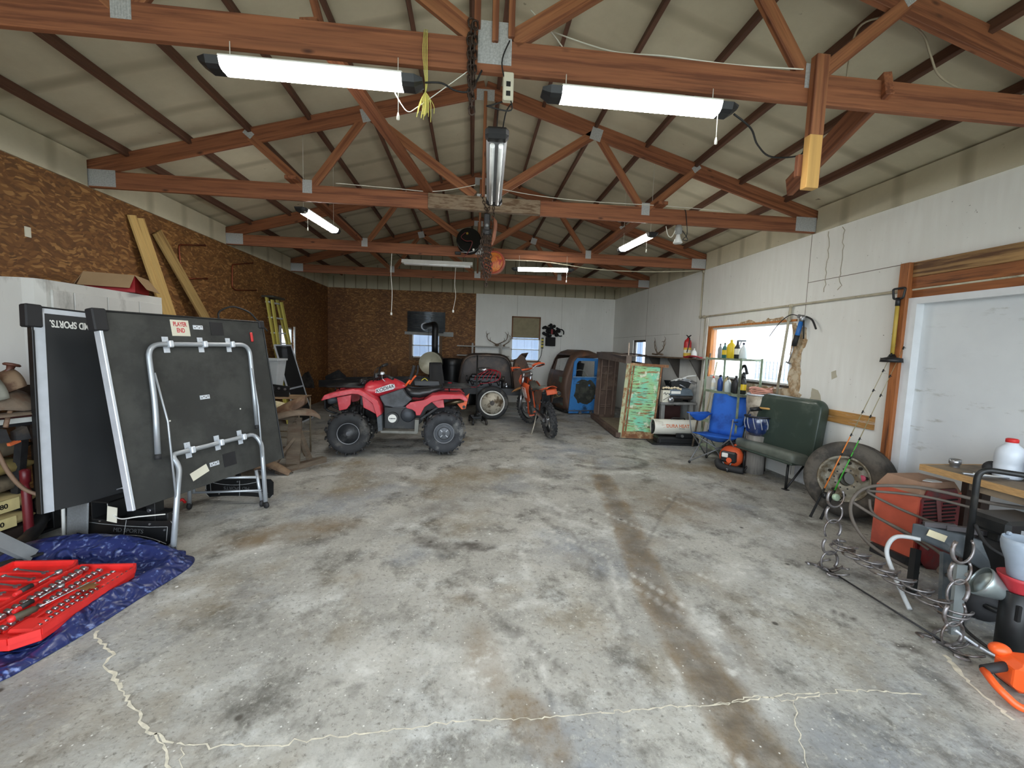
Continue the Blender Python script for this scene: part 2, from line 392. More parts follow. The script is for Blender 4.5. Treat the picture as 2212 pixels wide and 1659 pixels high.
def build_floor():
    st = .035; nx = int((XR-XL+.3)/st); ny = int((YB-YF+.15)/st)
    xs = np.linspace(XL-.15, XR+.15, nx+1); ys = np.linspace(YF, YB+.15, ny+1)
    X, Y = np.meshgrid(xs, ys, indexing='ij'); n = X.size
    co = np.zeros((n, 3), np.float32); co[:, 0] = X.ravel(); co[:, 1] = Y.ravel()
    i, j = np.meshgrid(np.arange(nx), np.arange(ny), indexing='ij'); w = ny+1
    q = np.stack([i*w+j, (i+1)*w+j, (i+1)*w+j+1, i*w+j+1], -1).reshape(-1)
    me = bpy.data.meshes.new('floor'); me.vertices.add(n); me.vertices.foreach_set('co', co.ravel())
    me.loops.add(q.size); me.loops.foreach_set('vertex_index', q.astype(np.int32)); nf = q.size//4
    me.polygons.add(nf); me.polygons.foreach_set('loop_start', np.arange(0, q.size, 4, dtype=np.int32)); me.update(calc_edges=True)
    C = np.zeros((n, 4), np.float32); C[:, 3] = 1; x, y = co[:, 0], co[:, 1]
    def blob(ch, cx, cy, rx, ry, a, amp, e=.35):
        c_, s_ = math.cos(a), math.sin(a); u = ((x-cx)*c_+(y-cy)*s_)/rx; v = (-(x-cx)*s_+(y-cy)*c_)/ry
        d = np.sqrt(u*u+v*v); C[:, ch] = np.maximum(C[:, ch], amp*np.clip((1-d)/e, 0, 1))
    def line(ch, pts, wd, amp, e=.3):
        best = np.full(n, 9., np.float32)
        for k in range(len(pts)-1):
            (ax_, ay), (bx, by) = pts[k], pts[k+1]; dx, dy = bx-ax_, by-ay; t = np.clip(((x-ax_)*dx+(y-ay)*dy)/(dx*dx+dy*dy), 0, 1)
            wk = wd if not hasattr(wd, '__len__') else wd[k]
            best = np.minimum(best, np.hypot(x-ax_-t*dx, y-ay-t*dy)/wk)
        C[:, ch] = np.maximum(C[:, ch], amp*np.clip((1-best)/e, 0, 1))
    line(0, [(1.68, 5.0), (1.50, 3.8), (1.27, 2.6), (1.22, 2.0), (1.18, 1.3), (1.1, .2)], [.10, .12, .13, .13, .13], .55, .5)
    line(1, [(1.68, 5.0), (1.50, 3.8), (1.27, 2.6), (1.22, 2.0), (1.18, 1.3)], .16, .8)
    blob(0, -.1, 3.24, .36, .10, -.03, 1.0, .5); blob(0, -.35, 3.35, .12, .09, 0, .8); blob(0, .14, 3.2, .12, .06, .2, .9)
    blob(1, .1, 2.0, .13, .38, .15, .7, .6); blob(1, .30, 1.62, .12, .25, .5, .8); blob(1, -1.5, 3.5, .7, .28, .4, .8, .6)
    blob(1, -2.2, 1.5, .9, .5, .5, .7, .7); blob(1, 1.9, .9, 1.2, .5, 0, .6, .7); blob(1, 2.2, 4.2, .8, .8, 0, .6, .8)
    blob(0, 2.15, 2.75, .16, .1, .5, .5); blob(0, -.6, 1.9, .05, .03, 0, .9); blob(0, -.5, 1.85, .04, .03, 0, .9)
    blob(0, 2.36, 2.24, .09, .022, -.9, 1.3, .3); blob(0, 2.48, 1.95, .10, .03, -.6, 1.3, .3); blob(0, -.3, 4.0, .4, .25, .3, .5, .6)
    a_ = [(2.0+.55*math.cos(t), 5.75+.38*math.sin(t)) for t in np.linspace(-2.6, 1.0, 14)]
    line(0, a_, .075, .75); line(0, [(2.47, 4.5), (1.9, 3.8), (1.35, 3.0)], .02, .6); line(0, [(.0, 2.6), (.5, 1.9)], .02, .6)
    line(0, [(.85, 4.1), (.95, 2.9), (.9, 2.1)], .022, .5)
    for k in range(26):      # chalky wear
        blob(2, rnd.uniform(-3, 3.2), rnd.uniform(.6, 6.5), rnd.uniform(.08, .4), rnd.uniform(.04, .16), rnd.uniform(0, 3), rnd.uniform(.4, .9), .8)
    blob(2, 2.0, 2.75, .4, .16, .6, .9, .8); blob(2, .1, 1.95, .35, .2, 1, .8, .8); blob(2, -1.6, 3.2, .35, .12, .6, .8, .8); blob(2, 1.4, 2.0, .1, .6, 0, .7, .7)
    for k in range(20):      # scratches
        xx, yy, a, l = rnd.uniform(.4, 2.4), rnd.uniform(1.2, 4), rnd.uniform(1.2, 2.6), rnd.uniform(.2, .7)
        line(2, [(xx, yy), (xx+l*math.cos(a), yy+l*math.sin(a))], .02, .7)
    for k in range(40): blob(rnd.choice((0, 1)), rnd.uniform(-3.4, 3.8), rnd.uniform(1, 11), rnd.uniform(.1, .5), rnd.uniform(.1, .3), rnd.uniform(0, 3), rnd.uniform(.2, .5), .8)
    at = me.color_attributes.new('stain', 'FLOAT_COLOR', 'POINT'); at.data.foreach_set('color', C.ravel())
    me.materials.append(m_floor()); o = bpy.data.objects.new('floor', me); COL.objects.link(o); o['kind'] = 'structure'
build_floor()
mat('crack', (208, 202, 184), .8, var=.2, scale=30)
def crack(pts, w, seed):
    r = random.Random(seed); b = MB(); P = []
    for (a, c) in zip(pts[:-1], pts[1:]):
        k = max(2, int(math.dist(a, c)/.022))
        for i in range(k): t = i/k; P.append((a[0]+(c[0]-a[0])*t+r.gauss(0, .006), a[1]+(c[1]-a[1])*t+r.gauss(0, .006)))
    P.append(pts[-1])
    vs = []
    for i, p in enumerate(P):
        q = P[min(i+1, len(P)-1)]; o = P[max(i-1, 0)]; dx, dy = q[0]-o[0], q[1]-o[1]; l = math.hypot(dx, dy) or 1; ww = w*r.uniform(.3, 1.2)
        for s_ in (-1, 1): vs.append((p[0]-s_*dy/l*ww, p[1]+s_*dx/l*ww, .0012))
    fs = [(2*i, 2*i+1, 2*i+3, 2*i+2) for i in range(len(P)-1)]
    b.add(vs, fs); struct('floor_crack', b, 'crack', fix=False)
CR = [(-1.995, 2.321), (-1.844, 2.191), (-1.76, 2.14), (-1.75, 2.06), (-1.682, 2.029), (-1.548, 1.912), (-1.369, 1.77), (-1.266, 1.688), (-1.14, 1.63), (-.8, 1.593), (-.489, 1.618), (-.195, 1.64), (0, 1.65), (.402, 1.651), (.827, 1.662), (1.182, 1.664), (1.386, 1.695), (1.507, 1.669), (1.898, 1.703), (2.194, 1.658)]
crack(CR[:9], .0085, 1); crack(CR[8:], .0035, 2); crack([(1.15, 1.665), (1.4, 1.685), (1.7, 1.70)], .004, 9)
crack([(-1.24, 1.67), (-1.2, 1.64), (-1.13, 1.58), (-1.05, 1.5)], .005, 3); crack([(1.534, 1.66), (1.45, 1.55), (1.346, 1.36)], .0025, 4)
crack([(2.62, 1.9), (2.582, 1.843), (2.56, 1.78), (2.532, 1.722), (2.5, 1.65), (2.482, 1.575), (2.47, 1.5)], .014, 5); crack([(-1.1, 1.62), (-1.0, 1.45), (-.95, 1.3)], .002, 6)

# walls ------------------------------------------------------------
def wall(name, m, axis, at, thick, u0, u1, z0, z1, holes=()):
    """board wall in the plane axis = at, with openings (u0,u1,z0,z1)"""
    us = sorted({u0, u1, *[h[0] for h in holes], *[h[1] for h in holes]}); zs = sorted({z0, z1, *[h[2] for h in holes], *[h[3] for h in holes]})
    b = MB()
    for i in range(len(us)-1):
        for j in range(len(zs)-1):
            cu, cz = (us[i]+us[i+1])/2, (zs[j]+zs[j+1])/2
            if any(h[0] < cu < h[1] and h[2] < cz < h[3] for h in holes): continue
            if axis == 'x': b.bb(at, at+thick, us[i], us[i+1], zs[j], zs[j+1])
            else: b.bb(us[i], us[i+1], at, at+thick, zs[j], zs[j+1])
    return struct(name, b, m, fix=False)
H_L = [(9.30, 9.95, 1.20, 1.90)]
H_B = [(-1.72, -.93, 1.25, 1.95), (1.15, 2.01, 1.24, 2.54)]
H_R = [(2.35, 3.62, 0, 2.17), (5.17, 7.15, 1.21, 2.07), (9.85, 10.65, 1.25, 1.91)]
wall('wall_left', OSB, 'x', XL-.12, .12, YF, YB, 0, ZT, H_L)
wall('wall_back', OSB, 'y', YB, .12, XL-.12, .095, 0, ZT, H_B[:1])
wall('wall_back', PANEL, 'y', YB-.006, .126, .095, XR+.12, 0, ZT, H_B[1:])
wall('wall_right', PANEL, 'x', XR, .12, YF, YB, 0, ZT, H_R)
# seams of the boards, OSB bared round the windows
mat('seam', (120, 112, 98), .9)
b = MB(); [b.bb(XR-.002, XR+.001, y, y+.006, .05, ZT) for y in (4.98, 7.42, 9.86)]; b.bb(XR-.002, XR+.001, 3.70, 4.98, 2.545, 2.552)
b.bb(XR-.002, XR+.001, 8.2, 12.2, 2.0, 2.004); b.bb(1.30, 1.305, YB-.008, YB-.003, 2.54, ZT); b.bb(2.63, 2.634, YB-.008, YB-.003, 0, ZT); struct('wall_seam', b, 'seam')
def ragged(name, m, pts, amp, x, t=.004, seed=1):
    r = random.Random(seed); P = []
    for a, c in zip(pts, pts[1:]+pts[:1]):
        k = max(1, int(math.dist(a, c)/.05))
        for i in range(k): q = i/k; P.append((a[0]+(c[0]-a[0])*q+r.gauss(0, amp), a[1]+(c[1]-a[1])*q+r.gauss(0, amp)))
    b = MB(); M = Matrix(((0, 0, -1, x), (1, 0, 0, 0), (0, 1, 0, 0), (0, 0, 0, 1))); b.prism(P, t, M); return struct(name, b, m)
OSBB = mat('bare_osb', (166, 138, 104), .8, var=.35, scale=40, dirt=(206, 192, 166), damt=.5, dscale=9)
ragged('wall_patch', OSBB, [(4.93, 1.95), (5.165, 2.06), (5.165, 1.205), (5.6, 1.19), (6.5, 1.17), (6.6, .82), (4.95, .8), (4.97, 1.4)], .02, XR, .004, 3)
ragged('wall_patch', OSBB, [(5.9, 2.10), (6.05, 2.16), (6.3, 2.10)], .008, XR, .004, 4)
ragged('wall_patch', OSBB, [(5.2, 2.09), (5.35, 2.15), (5.75, 2.12), (5.8, 2.09)], .012, XR, .004, 5)
mat('water_stain', (186, 180, 160), .9, var=.1)
ragged('wall_stain', MATS['water_stain'], [(4.6, 1.05), (4.66, 1.2), (4.75, 1.22), (4.80, 1.05), (4.72, .86), (4.62, .9)], .01, XR-.001, .003, 7)
ragged('wall_stain', MATS['water_stain'], [(4.42, 1.36), (4.44, 1.46), (4.50, 1.44), (4.5, 1.36)], .01, XR-.001, .003, 8)
mat('drip_edge', (184, 176, 160), .9)
for yy, s_ in ((4.72, 1), (4.52, 2)):
    r = random.Random(s_); P = [(XR-.003, yy+r.gauss(0, .012), 3.12-k*.045) for k in range(17)]; struct('wall_stain', MB().tube(P, .004, 4), 'drip_edge')
# lower wall repairs behind the tyres and seat
b = MB().bb(XR-.022, XR, 3.92, 4.78, .86, 1.0); struct('trim_1', b, mat('raw_board', (176, 130, 72), .7, var=.3, scale=3, stretch=(1, .5, 9), dirt=(216, 214, 206), damt=.25, dscale=4))
b = MB().bb(XR-.02, XR, 3.9, 4.9, 0, .52); struct('trim_2', b, mat('pale_panel', (206, 210, 214), .7, dirt=(120, 118, 112), damt=.15))
# eaves bands and gable
b = MB()
for y0, y1 in [(YF, .0), (.06, 2.46), (2.54, 4.90), (4.98, 7.35), (7.43, 9.79), (9.87, YB)]: b.bb(XL-.02, XL+.02, y0, y1, ZT, 3.44)
b.bb(XL-.12, XL-.03, YF, YB, ZT, 3.47); struct('trim_3', b, ROOF)  # outer strip added behind the bands to stop light leaking at truss heels
b = MB()
for y0, y1 in [(YF, .0), (.06, 2.46), (2.54, 4.90), (4.98, 7.35), (7.43, 9.79), (9.87, YB)]: b.bb(XR-.02, XR+.02, y0, y1, ZT, 3.44)
b.bb(XR+.03, XR+.12, YF, YB, ZT, 3.47); struct('trim_4', b, ROOF)  # same added strip on this side, closing the light leaks
b = MB().prism([(XL-.12, ZT), (XR+.12, ZT), (XR+.12, ztop(XR)+.06), (XC, 4.66), (XL-.12, ztop(XL)+.06)], -.10, Matrix(((1, 0, 0, 0), (0, 0, -1, YB-.0), (0, 1, 0, 0), (0, 0, 0, 1))))
struct('wall_gable', b, mat('gable_liner', (176, 168, 146), .85, var=.12, scale=2))
b = MB()
for k in range(28): b.bb(XL+.15+k*.3, XL+.175+k*.3, YB-.012, YB, ZT, ztop(XL+.16+k*.3)+.0)
struct('wall_rib', b, mat('gable_rib', (132, 125, 106), .85))
b = MB()
b.prism([(XL-.35, ztop(XL-.35)+.045), (XC, 4.625), (XC, 4.665), (XL-.35, ztop(XL-.35)+.085)], YB-YF+.2, Matrix(((1, 0, 0, 0), (0, 0, 1, YF-.1), (0, 1, 0, 0), (0, 0, 0, 1))))
b.prism([(XR+.35, ztop(XR+.35)+.045), (XC, 4.625), (XC, 4.665), (XR+.35, ztop(XR+.35)+.085)], YB-YF+.2, Matrix(((1, 0, 0, 0), (0, 0, 1, YF-.1), (0, 1, 0, 0), (0, 0, 0, 1))))
struct('ceiling', b, ROOF)
# front wall round the open bay, not in view
b = MB(); b.bb(XL-.12, -3.7, YF-.12, YF, 0, ZT); b.bb(3.9, XR+.12, YF-.12, YF, 0, ZT)
b.prism([(XL-.12, 3.05), (XR+.12, 3.05), (XR+.12, ztop(XR)+.06), (XC, 4.66), (XL-.12, ztop(XL)+.06)], -.12, Matrix(((1, 0, 0, 0), (0, 0, -1, YF-.12), (0, 1, 0, 0), (0, 0, 0, 1))))
struct('wall_front', b, PANEL)
# outside ------------------------------------------------------------
b = MB().bb(-30, 30, YF-25, YB+25, -.12, -.02); struct('ground', b, mat('yard', (150, 150, 135), .95, var=.3, scale=1))
GLASS = mat('window_glass', (235, 245, 255), .05, var=.02, alpha=.25)
FRAME = mat('window_vinyl', (226, 228, 228), .45, var=.05)
RAW = mat('raw_frame_wood', (186, 120, 62), .65, var=.3, scale=4, stretch=(9, 9, .6))
DARKF = mat('dark_frame', (70, 62, 54), .6)
def window(name, axis, at, u0, u1, z0, z1, rail=True, mull=False, m=FRAME, fr=.035):
    def B(b, a0, a1, c0, c1, d0=.03, d1=.08):
        if axis == 'x': b.bb(at+d0, at+d1, a0, a1, c0, c1)
        else: b.bb(a0, a1, at+d0, at+d1, c0, c1)
    b = MB(); B(b, u0, u1, z0, z0+fr); B(b, u0, u1, z1-fr, z1); B(b, u0, u0+fr, z0, z1); B(b, u1-fr, u1, z0, z1)
    if rail: B(b, u0, u1, (z0+z1)/2-.014, (z0+z1)/2+.014)
    if mull: B(b, (u0+u1)/2-.012, (u0+u1)/2+.012, (z0+z1)/2, z1)
    o = struct(name, b, m); g = MB(); B(g, u0+fr, u1-fr, z0+fr, z1-fr, .05, .056); q = g.build('pane', GLASS, o); return o
window('window_1', 'x', XR, 5.17, 7.15, 1.21, 2.07, rail=False, m=FRAME, fr=.03)
b = MB().bb(XR+.0, XR+.11, 7.06, 7.15, 1.21, 2.07).bb(XR-.012, XR+.03, 7.15, 7.21, 1.15, 2.12).bb(XR-.012, XR+.0, 5.10, 7.2, 2.07, 2.10); struct('window_frame', b, RAW)
b = MB().bb(XR-.02, XR+.10, 5.14, 6.6, 1.185, 1.215); struct('window_sill', b, DARKF)
window('window_2', 'x', XR, 9.85, 10.65, 1.25, 1.91, rail=False, m=DARKF, fr=.05)
window('window_3', 'y', YB, -1.72, -.93, 1.25, 1.95); window('window_5', 'x', XL-.12, 9.30, 9.95, 1.20, 1.90)
b = MB().bb(XL, XL+.02, 9.94, 10.0, .95, 1.93).bb(XL, XL+.02, 9.22, 9.3, 1.1, 1.93); struct('window_trim', b, FRAME)
b = MB().bb(-1.80, -1.72, YB-.02, YB, 1.18, 1.95).bb(-.93, -.86, YB-.02, YB, 1.18, 1.95).bb(-1.8, -.86, YB-.025, YB, 1.17, 1.25); struct('window_trim', b, mat('dark_osb_trim', (110, 84, 58), .7))
window('window_4', 'y', YB, 1.15, 2.01, 1.24, 1.90)
b = MB().bb(1.15, 2.01, YB+.01, YB+.03, 1.92, 2.54); struct('window_board', b, mat('khaki_board', (150, 140, 112), .8))
b = MB().bb(1.15, 1.19, YB-.01, YB+.12, 1.9, 2.54).bb(1.97, 2.01, YB-.01, YB+.12, 1.9, 2.54).bb(1.15, 2.01, YB-.01, YB+.12, 2.5, 2.54).bb(1.12, 2.05, YB-.02, YB+.1, 1.20, 1.24); struct('window_trim', b, mat('brown_trim', (120, 84, 56), .7))
# neighbouring shed, field fence and bare trees beyond the glass
b = MB()
b.bb(-6, 7, 16.5, 16.8, 0, 4.6)
for k in range(44): b.bb(-6+k*.3, -5.94+k*.3, 16.47, 16.5, 0, 4.6)
tag(b.build('shed', mat('blue_siding', (112, 130, 158), .7, var=.06, scale=.6)), 'pale blue corrugated metal shed seen through the rear windows', 'building')
ft = thing('field_fence', 'white rail and wire fence in the yard outside the wide right window', 'fence', (9.5, 0, 0))
b = MB(); b.bar((0, 2, 1.55), (0, 13, 1.55), .1, .16); b.bar((0, 2, .6), (0, 13, .6), .05, .08); b.build('rail', mat('white_rail', (240, 236, 230), .7), ft)
b = MB(); [b.bar((0, 2+k*.16, 0), (0, 2+k*.16, 1.45), .02, .02, up=(1, 0, 0)) for k in range(70)]; [b.bar((.0, 2, z), (.0, 13, z), .015, .015) for z in (.9, 1.2, 1.4)]; b.build('wire_mesh', mat('fence_wire', (118, 132, 150), .6), ft)
def bare_tree(x, y, h, seed):
    r = random.Random(seed); b = MB()
    def br(p, d, l, rad, n):
        q = p+d*l; b.tube([p, (p+q)/2+V((r.gauss(0, .04), r.gauss(0, .04), 0))*l, q], [rad, rad*.8, rad*.6], 5)
        if n:
            for k in range(3):
                e = (d+V((r.gauss(0, .5), r.gauss(0, .5), r.gauss(.05, .3)))).normalized(); br(p+d*l*r.uniform(.5, 1), e, l*r.uniform(.55, .8), rad*.55, n-1)
    br(V((x, y, 0)), V((0, 0, 1)), h*.4, .13, 4)
    return b.build('bare_tree', mat('bark', (120, 120, 128), .9, var=.2), fix=False)
for k, (x, y, h) in enumerate(((19, 7.5, 5.5), (21, 11.5, 6.5), (20, 15.0, 6), (23, 17.5, 6.5), (22, 21, 7))):
    tag(bare_tree(x, y, h, k), ('first', 'second', 'third', 'fourth', 'farthest')[k]+' bare winter tree beyond the field fence outside the wide right window', 'tree', 'bare trees beyond the field fence')
# doorway on the right ------------------------------------------------
HW = mat('header_wood', (150, 92, 52), .65, var=.3, scale=3, stretch=(9, .6, 9), dirt=(66, 38, 22), damt=.35, dscale=1.6)
HW2 = mat('tan_header_wood', (168, 132, 86), .65, var=.25, scale=3, stretch=(9, .5, 9), dirt=(92, 62, 38), damt=.4, dscale=1.5)
HV = mat('post_wood', (158, 96, 52), .65, var=.3, scale=3, stretch=(9, 9, .6), dirt=(90, 52, 30), damt=.3, dscale=2)
struct('trim_5', MB().bb(XR-.09, XR+.0, 3.665, 3.755, 0, 2.54, .004), HV)
struct('trim_6', MB().bb(XR-.05, XR+.0, 1.6, 3.665, 2.40, 2.54, .004), HW2)
struct('trim_7', MB().bb(XR-.045, XR+.0, 1.6, 3.665, 2.29, 2.40, .004), HW)
struct('trim_8', MB().bb(XR-.03, XR+.0, 1.6, 3.665, 2.20, 2.275, .004), HW)
DW = mat('door_white', (222, 225, 228), .5, var=.04)
struct('door_frame', MB().bb(XR-.06, XR+.1, 3.585, 3.665, 0, 2.20).bb(XR-.06, XR+.1, 1.6, 3.585, 2.14, 2.20), DW)
m, nt, bs = new_mat('door_scuffed', .45); Pc = coords(nt)
c = rgb_mix(nt, ramp(nt, tex(nt, 'ShaderNodeTexNoise', Pc, 0, Scale=2.0, Detail=4.0), .3, .7), (222, 226, 228), (208, 212, 215))
q = rgb_mix(nt, ramp(nt, tex(nt, 'ShaderNodeTexNoise', coords(nt, (1, 1.6, 6), (-.5, 0, 0)), 0, Scale=3.2, Detail=9.0, Roughness=.7), .58, .72), c, (172, 173, 168))
sx = nt.nodes.new('ShaderNodeSeparateXYZ'); nt.links.new(Pc, sx.inputs[0])
nt.links.new(rgb_mix(nt, ramp(nt, tex(nt, 'ShaderNodeTexNoise', Pc, 0, Scale=1.1, Detail=2.0), .38, .55), c, q), bs.inputs['Base Color'])
struct('door_1', MB().bb(XR+.02, XR+.06, 1.6, 3.585, 0, 2.14), m)
# ---------------------------------------------------------------- roof trusses and purlins
WOOD = mat('truss_wood', (142, 88, 58), .7, var=.22, scale=2.6, stretch=(.5, 14, 14), dirt=(106, 60, 38), damt=.42, dscale=2.0, knots=(74, 40, 26))
WOOD2 = mat('truss_web_wood', (152, 98, 64), .7, var=.25, scale=2.4, stretch=(.5, 16, 16), dirt=(114, 66, 42), damt=.42, dscale=1.6, knots=(78, 42, 26))
PURL = mat('purlin_wood', (96, 64, 48), .8, var=.25, scale=3, stretch=(.6, 9, 9), dirt=(78, 48, 34), damt=.4, dscale=2)
GREYW = mat('weathered_splice', (142, 124, 104), .85, var=.25, scale=5, stretch=(1, 6, 6), dirt=(98, 76, 56), damt=.5, dscale=5)
PLATE = mat('galvanised_plate', (184, 185, 186), .5, .3, var=.2, scale=90)
FRESH = mat('fresh_wood', (206, 160, 92), .6, var=.2, scale=2, stretch=(.6, 9, 9))
def beam(name, p0, p1, w, h, m, parent=None, up=(0, 0, 1), ch=.003, knots=True):
    """sawn timber along p0-p1; its grain follows the length"""
    p0, p1 = V(p0), V(p1); d = p1-p0; x = d.normalized(); u = V(up); y = u.cross(x)
    if y.length < 1e-3: y = V((0, 1, 0)).cross(x)
    y.normalize(); z = x.cross(y)
    b = MB().box((0, 0, 0), (d.length, w, h), ch=ch)
    M = Matrix((x, y, z)).transposed().to_4x4(); M.translation = (p0+p1)/2
    return b.build(name, m, parent, mx=M, fix=False)
def plate(par, x, z, w, h, rot=0, side=-1):
    b = MB().box((0, 0, 0), (w, .002, h))
    nx, nz = max(2, int(w/.014)), max(2, int(h/.02))
    for i in range(nx): b.box((-w/2+(i+.5)*w/nx, -.0015, 0), (w/nx*.35, .002, h*.92))
    return b.build('nail_plate', PLATE, par, mx=Matrix.Translation((x, side*.0205, z)) @ Matrix.Rotation(rot, 4, 'Y'), fix=False)
WAYS = ('nearest roof truss, its wide lower beam crossing above the two big shop lights',
        'second roof truss from the front, with a grey weathered splice in its lower beam',
        'third roof truss from the front, behind the black hose reel',
        'fourth and farthest roof truss, close to the back gable')
for k, y in enumerate(T_Y):
    t = thing('roof_truss', WAYS[k], 'roof truss', (XC, y, 0), 0, 'red-brown timber roof trusses')
    hw = 4.13
    if k == 1:
        beam('bottom_chord', (-hw, 0, ZT+.0875), (-.62, 0, ZT+.0875), .038, .175, WOOD, t); beam('bottom_chord', (.66, 0, ZT+.0875), (hw, 0, ZT+.0875), .038, .175, WOOD, t)
        s = beam('splice_board', (-.62, -.012, ZT+.085), (.66, -.012, ZT+.085), .062, .16, GREYW, t); s['label'] = 'grey weathered splice board'
    else: beam('bottom_chord', (-hw, 0, ZT+.0875), (hw, 0, ZT+.0875), .038, .175, WOOD, t)
    for s in (-1, 1):
        beam('top_chord', (s*4.15, 0, ztop(XC+4.15)-.086), (0, 0, 4.58-.086), .038, .165, WOOD, t)
        beam('web', (s*2.52, -.002, 3.78), (s*1.96, -.002, 3.30), .036, .085, WOOD2, t)
        beam('web', (s*1.89, .001, 3.30), (s*1.31, .001, 4.10), .036, .085, WOOD2, t)
        beam('web', (s*1.26, -.001, 4.10), (s*.10, -.001, 3.33), .036, .10, WOOD2, t)
        plate(t, s*4.0, ZT+.10, .27, .17); plate(t, s*1.93, 3.30, .10, .14); plate(t, s*1.29, 4.10, .13, .14, s*.27); plate(t, s*2.53, 3.81, .10, .07, s*-.7)
    beam('king_post', (0, .002, 3.30), (0, .002, 4.45), .036, .09, WOOD2, t)
    plate(t, 0, 3.27 if k else 3.30, .14 if k else .19, .15 if k else .225); plate(t, 0, 4.42, .2, .12)
    if k == 0:
        beam('king_post', (.09, -.0, 3.33), (.09, -.0, 4.42), .036, .085, WOOD2, t); beam('king_post', (-.10, 0, 3.36), (-.10, 0, 4.4), .036, .06, WOOD, t)
# purlins between the trusses
px = [(-3.66, 'lowest purlin along the left slope'), (-3.04, 'second purlin up the left slope'), (-2.44, 'third purlin up the left slope'), (-1.82, 'fourth purlin up the left slope'), (-1.20, 'fifth purlin up the left slope'), (-.58, 'sixth purlin up the left slope'), (-.06, 'purlin just left of the ridge'),
      (.24, 'purlin just right of the ridge'), (.76, 'sixth purlin up the right slope'), (1.38, 'fifth purlin up the right slope'), (2.0, 'fourth purlin up the right slope'), (2.62, 'third purlin up the right slope'), (3.20, 'second purlin up the right slope'), (3.80, 'lowest purlin along the right slope')]
for x, lb in px:
    s = -1 if x < XC else 1; zz = ztop(x)-.005
    o = beam('roof_purlin', (x, YF+.02, zz), (x, YB-.01, zz), .038, .09, PURL, up=(s*.27, 0, 1)); tag(o, 'dark brown timber '+lb, 'purlin', 'purlins under the roof liner')
# lengthwise bracing, stubs
o = beam('brace_board', (-.93, 2.52, 3.345), (-.53, 4.94, 3.345), .10, .038, WOOD); tag(o, 'long timber brace between the nearest and second trusses, left of the hanging light', 'brace')
o = beam('brace_board', (-1.97, 4.8, 3.345), (-1.93, 7.5, 3.345), .12, .038, WOOD); tag(o, 'timber brace between second and third trusses, above the left slanted shop light', 'brace')
o = beam('brace_board', (2.18, 4.8, 3.345), (2.12, 9.9, 3.345), .12, .038, WOOD); tag(o, 'timber brace lying on the trusses at the right above the floodlight bulb', 'brace')
o = beam('brace_board', (2.50, 2.45, 3.29), (2.72, 3.50, 3.07), .05, .15, WOOD, up=(.0, .3, 1)); tag(o, 'broad dark brace slanting down behind the hanging timber stub at upper right', 'brace')
o = beam('brace_stub', (-.88, 2.60, 3.34), (-.93, 2.60, 3.52), .04, .06, WOOD, up=(0, 1, 0)); tag(o, 'short timber stub standing on the nearest truss beam left of its centre plate', 'stub')
t = thing('hanging_stub', 'timber stub nailed upright across the nearest truss beam, pale at its cut lower end', 'stub', (2.04, 2.455, 0))
beam('board', (0, 0, 2.64), (0, 0, 3.40), .05, .085, WOOD2, t, up=(1, 0, 0)); o = beam('pale_end', (-.004, -.003, 2.63), (-.004, -.003, 2.94), .05, .082, FRESH, t, up=(1, 0, 0)); o['label'] = 'pale golden unpainted lower end'
beam('cleat', (-.06, .03, 2.71), (-.06, .03, 2.84), .03, .03, WOOD, t)
# ---------------------------------------------------------------- shop lights
LEDC = (1.0, .985, .93)
BLK = mat('black_plastic', (28, 29, 31), .45, var=.1)
CORD = mat('black_cord', (22, 22, 23), .6)
def m_led():
    m = bpy.data.materials.new('led_diffuser'); m.use_nodes = True; b = m.node_tree.nodes['Principled BSDF']
    b.inputs['Base Color'].default_value = (.9, .9, .9, 1); b.inputs['Emission Color'].default_value = (*LEDC, 1); b.inputs['Emission Strength'].default_value = 26; return m
LED = m_led()
WHITE = mat('white_enamel', (226, 226, 220), .45, var=.05)
STR = mat('white_string', (226, 224, 214), .8)
def shop_light(a, b_, lb, chain=1, pull='b', capl=.11, zt=3.16):
    a, b_ = V(a), V(b_); L = (b_-a).length; d = (b_-a).normalized(); c = (a+b_)/2
    t = thing('shop_light', lb, 'shop light', c, 0, 'lit shop lights hung from the trusses'); t.rotation_euler = (0, 0, math.atan2(d.y, d.x))
    prof = [(-.062, .012), (-.05, -.022), (-.03, -.034), (.03, -.034), (.05, -.022), (.062, .012)]
    M = lambda p, x: [(x, u, v) for u, v in p]
    x0, x1 = -L/2+capl, L/2-capl
    MB().loft([M(prof, x0), M(prof, x1)], smooth=False).build('diffuser', LED, t, label='glowing white diffuser')
    MB().bb(x0-.005, x1+.005, -.066, .066, .012, .026, .004).build('housing', WHITE, t)
    for s, nm in ((-1, 0), (1, 1)):
        e = s*L/2; i = s*(L/2-capl); P2 = [(u*1.06, v*1.05+.002) for u, v in prof]
        MB().loft([M(P2, i), M(P2, i+s*capl*.6), [(e, u*.75, v*.35+.006) for u, v in prof]], smooth=False).build('end_cap', BLK, t, label='black end cap')
        MB().tube([(s*L*.38, 0, .02), (s*L*.38, 0, zt-c.z)], .0025, 5).build('hanger_wire', STR, t)
    e = (1 if pull == 'b' else -1)*(L/2-capl*1.15)
    o = MB().tube([(e, -.045, -.02), (e, -.045, -.20)], .0022, 5).build('pull_cord', STR, t, label='white pull cord')
    MB().lathe([(.003, .02), (.008, .0), (.008, -.016), (.002, -.02)], (e, -.045, -.20), n=10).build('cord_knob', STR, o)
shop_light((-1.44, 2.46, 3.045), (-.30, 2.46, 3.02), 'lit long shop light hanging left of the centre under the nearest truss')
shop_light((.36, 2.46, 3.045), (1.52, 2.46, 3.045), 'lit long shop light hanging right of the centre under the nearest truss')
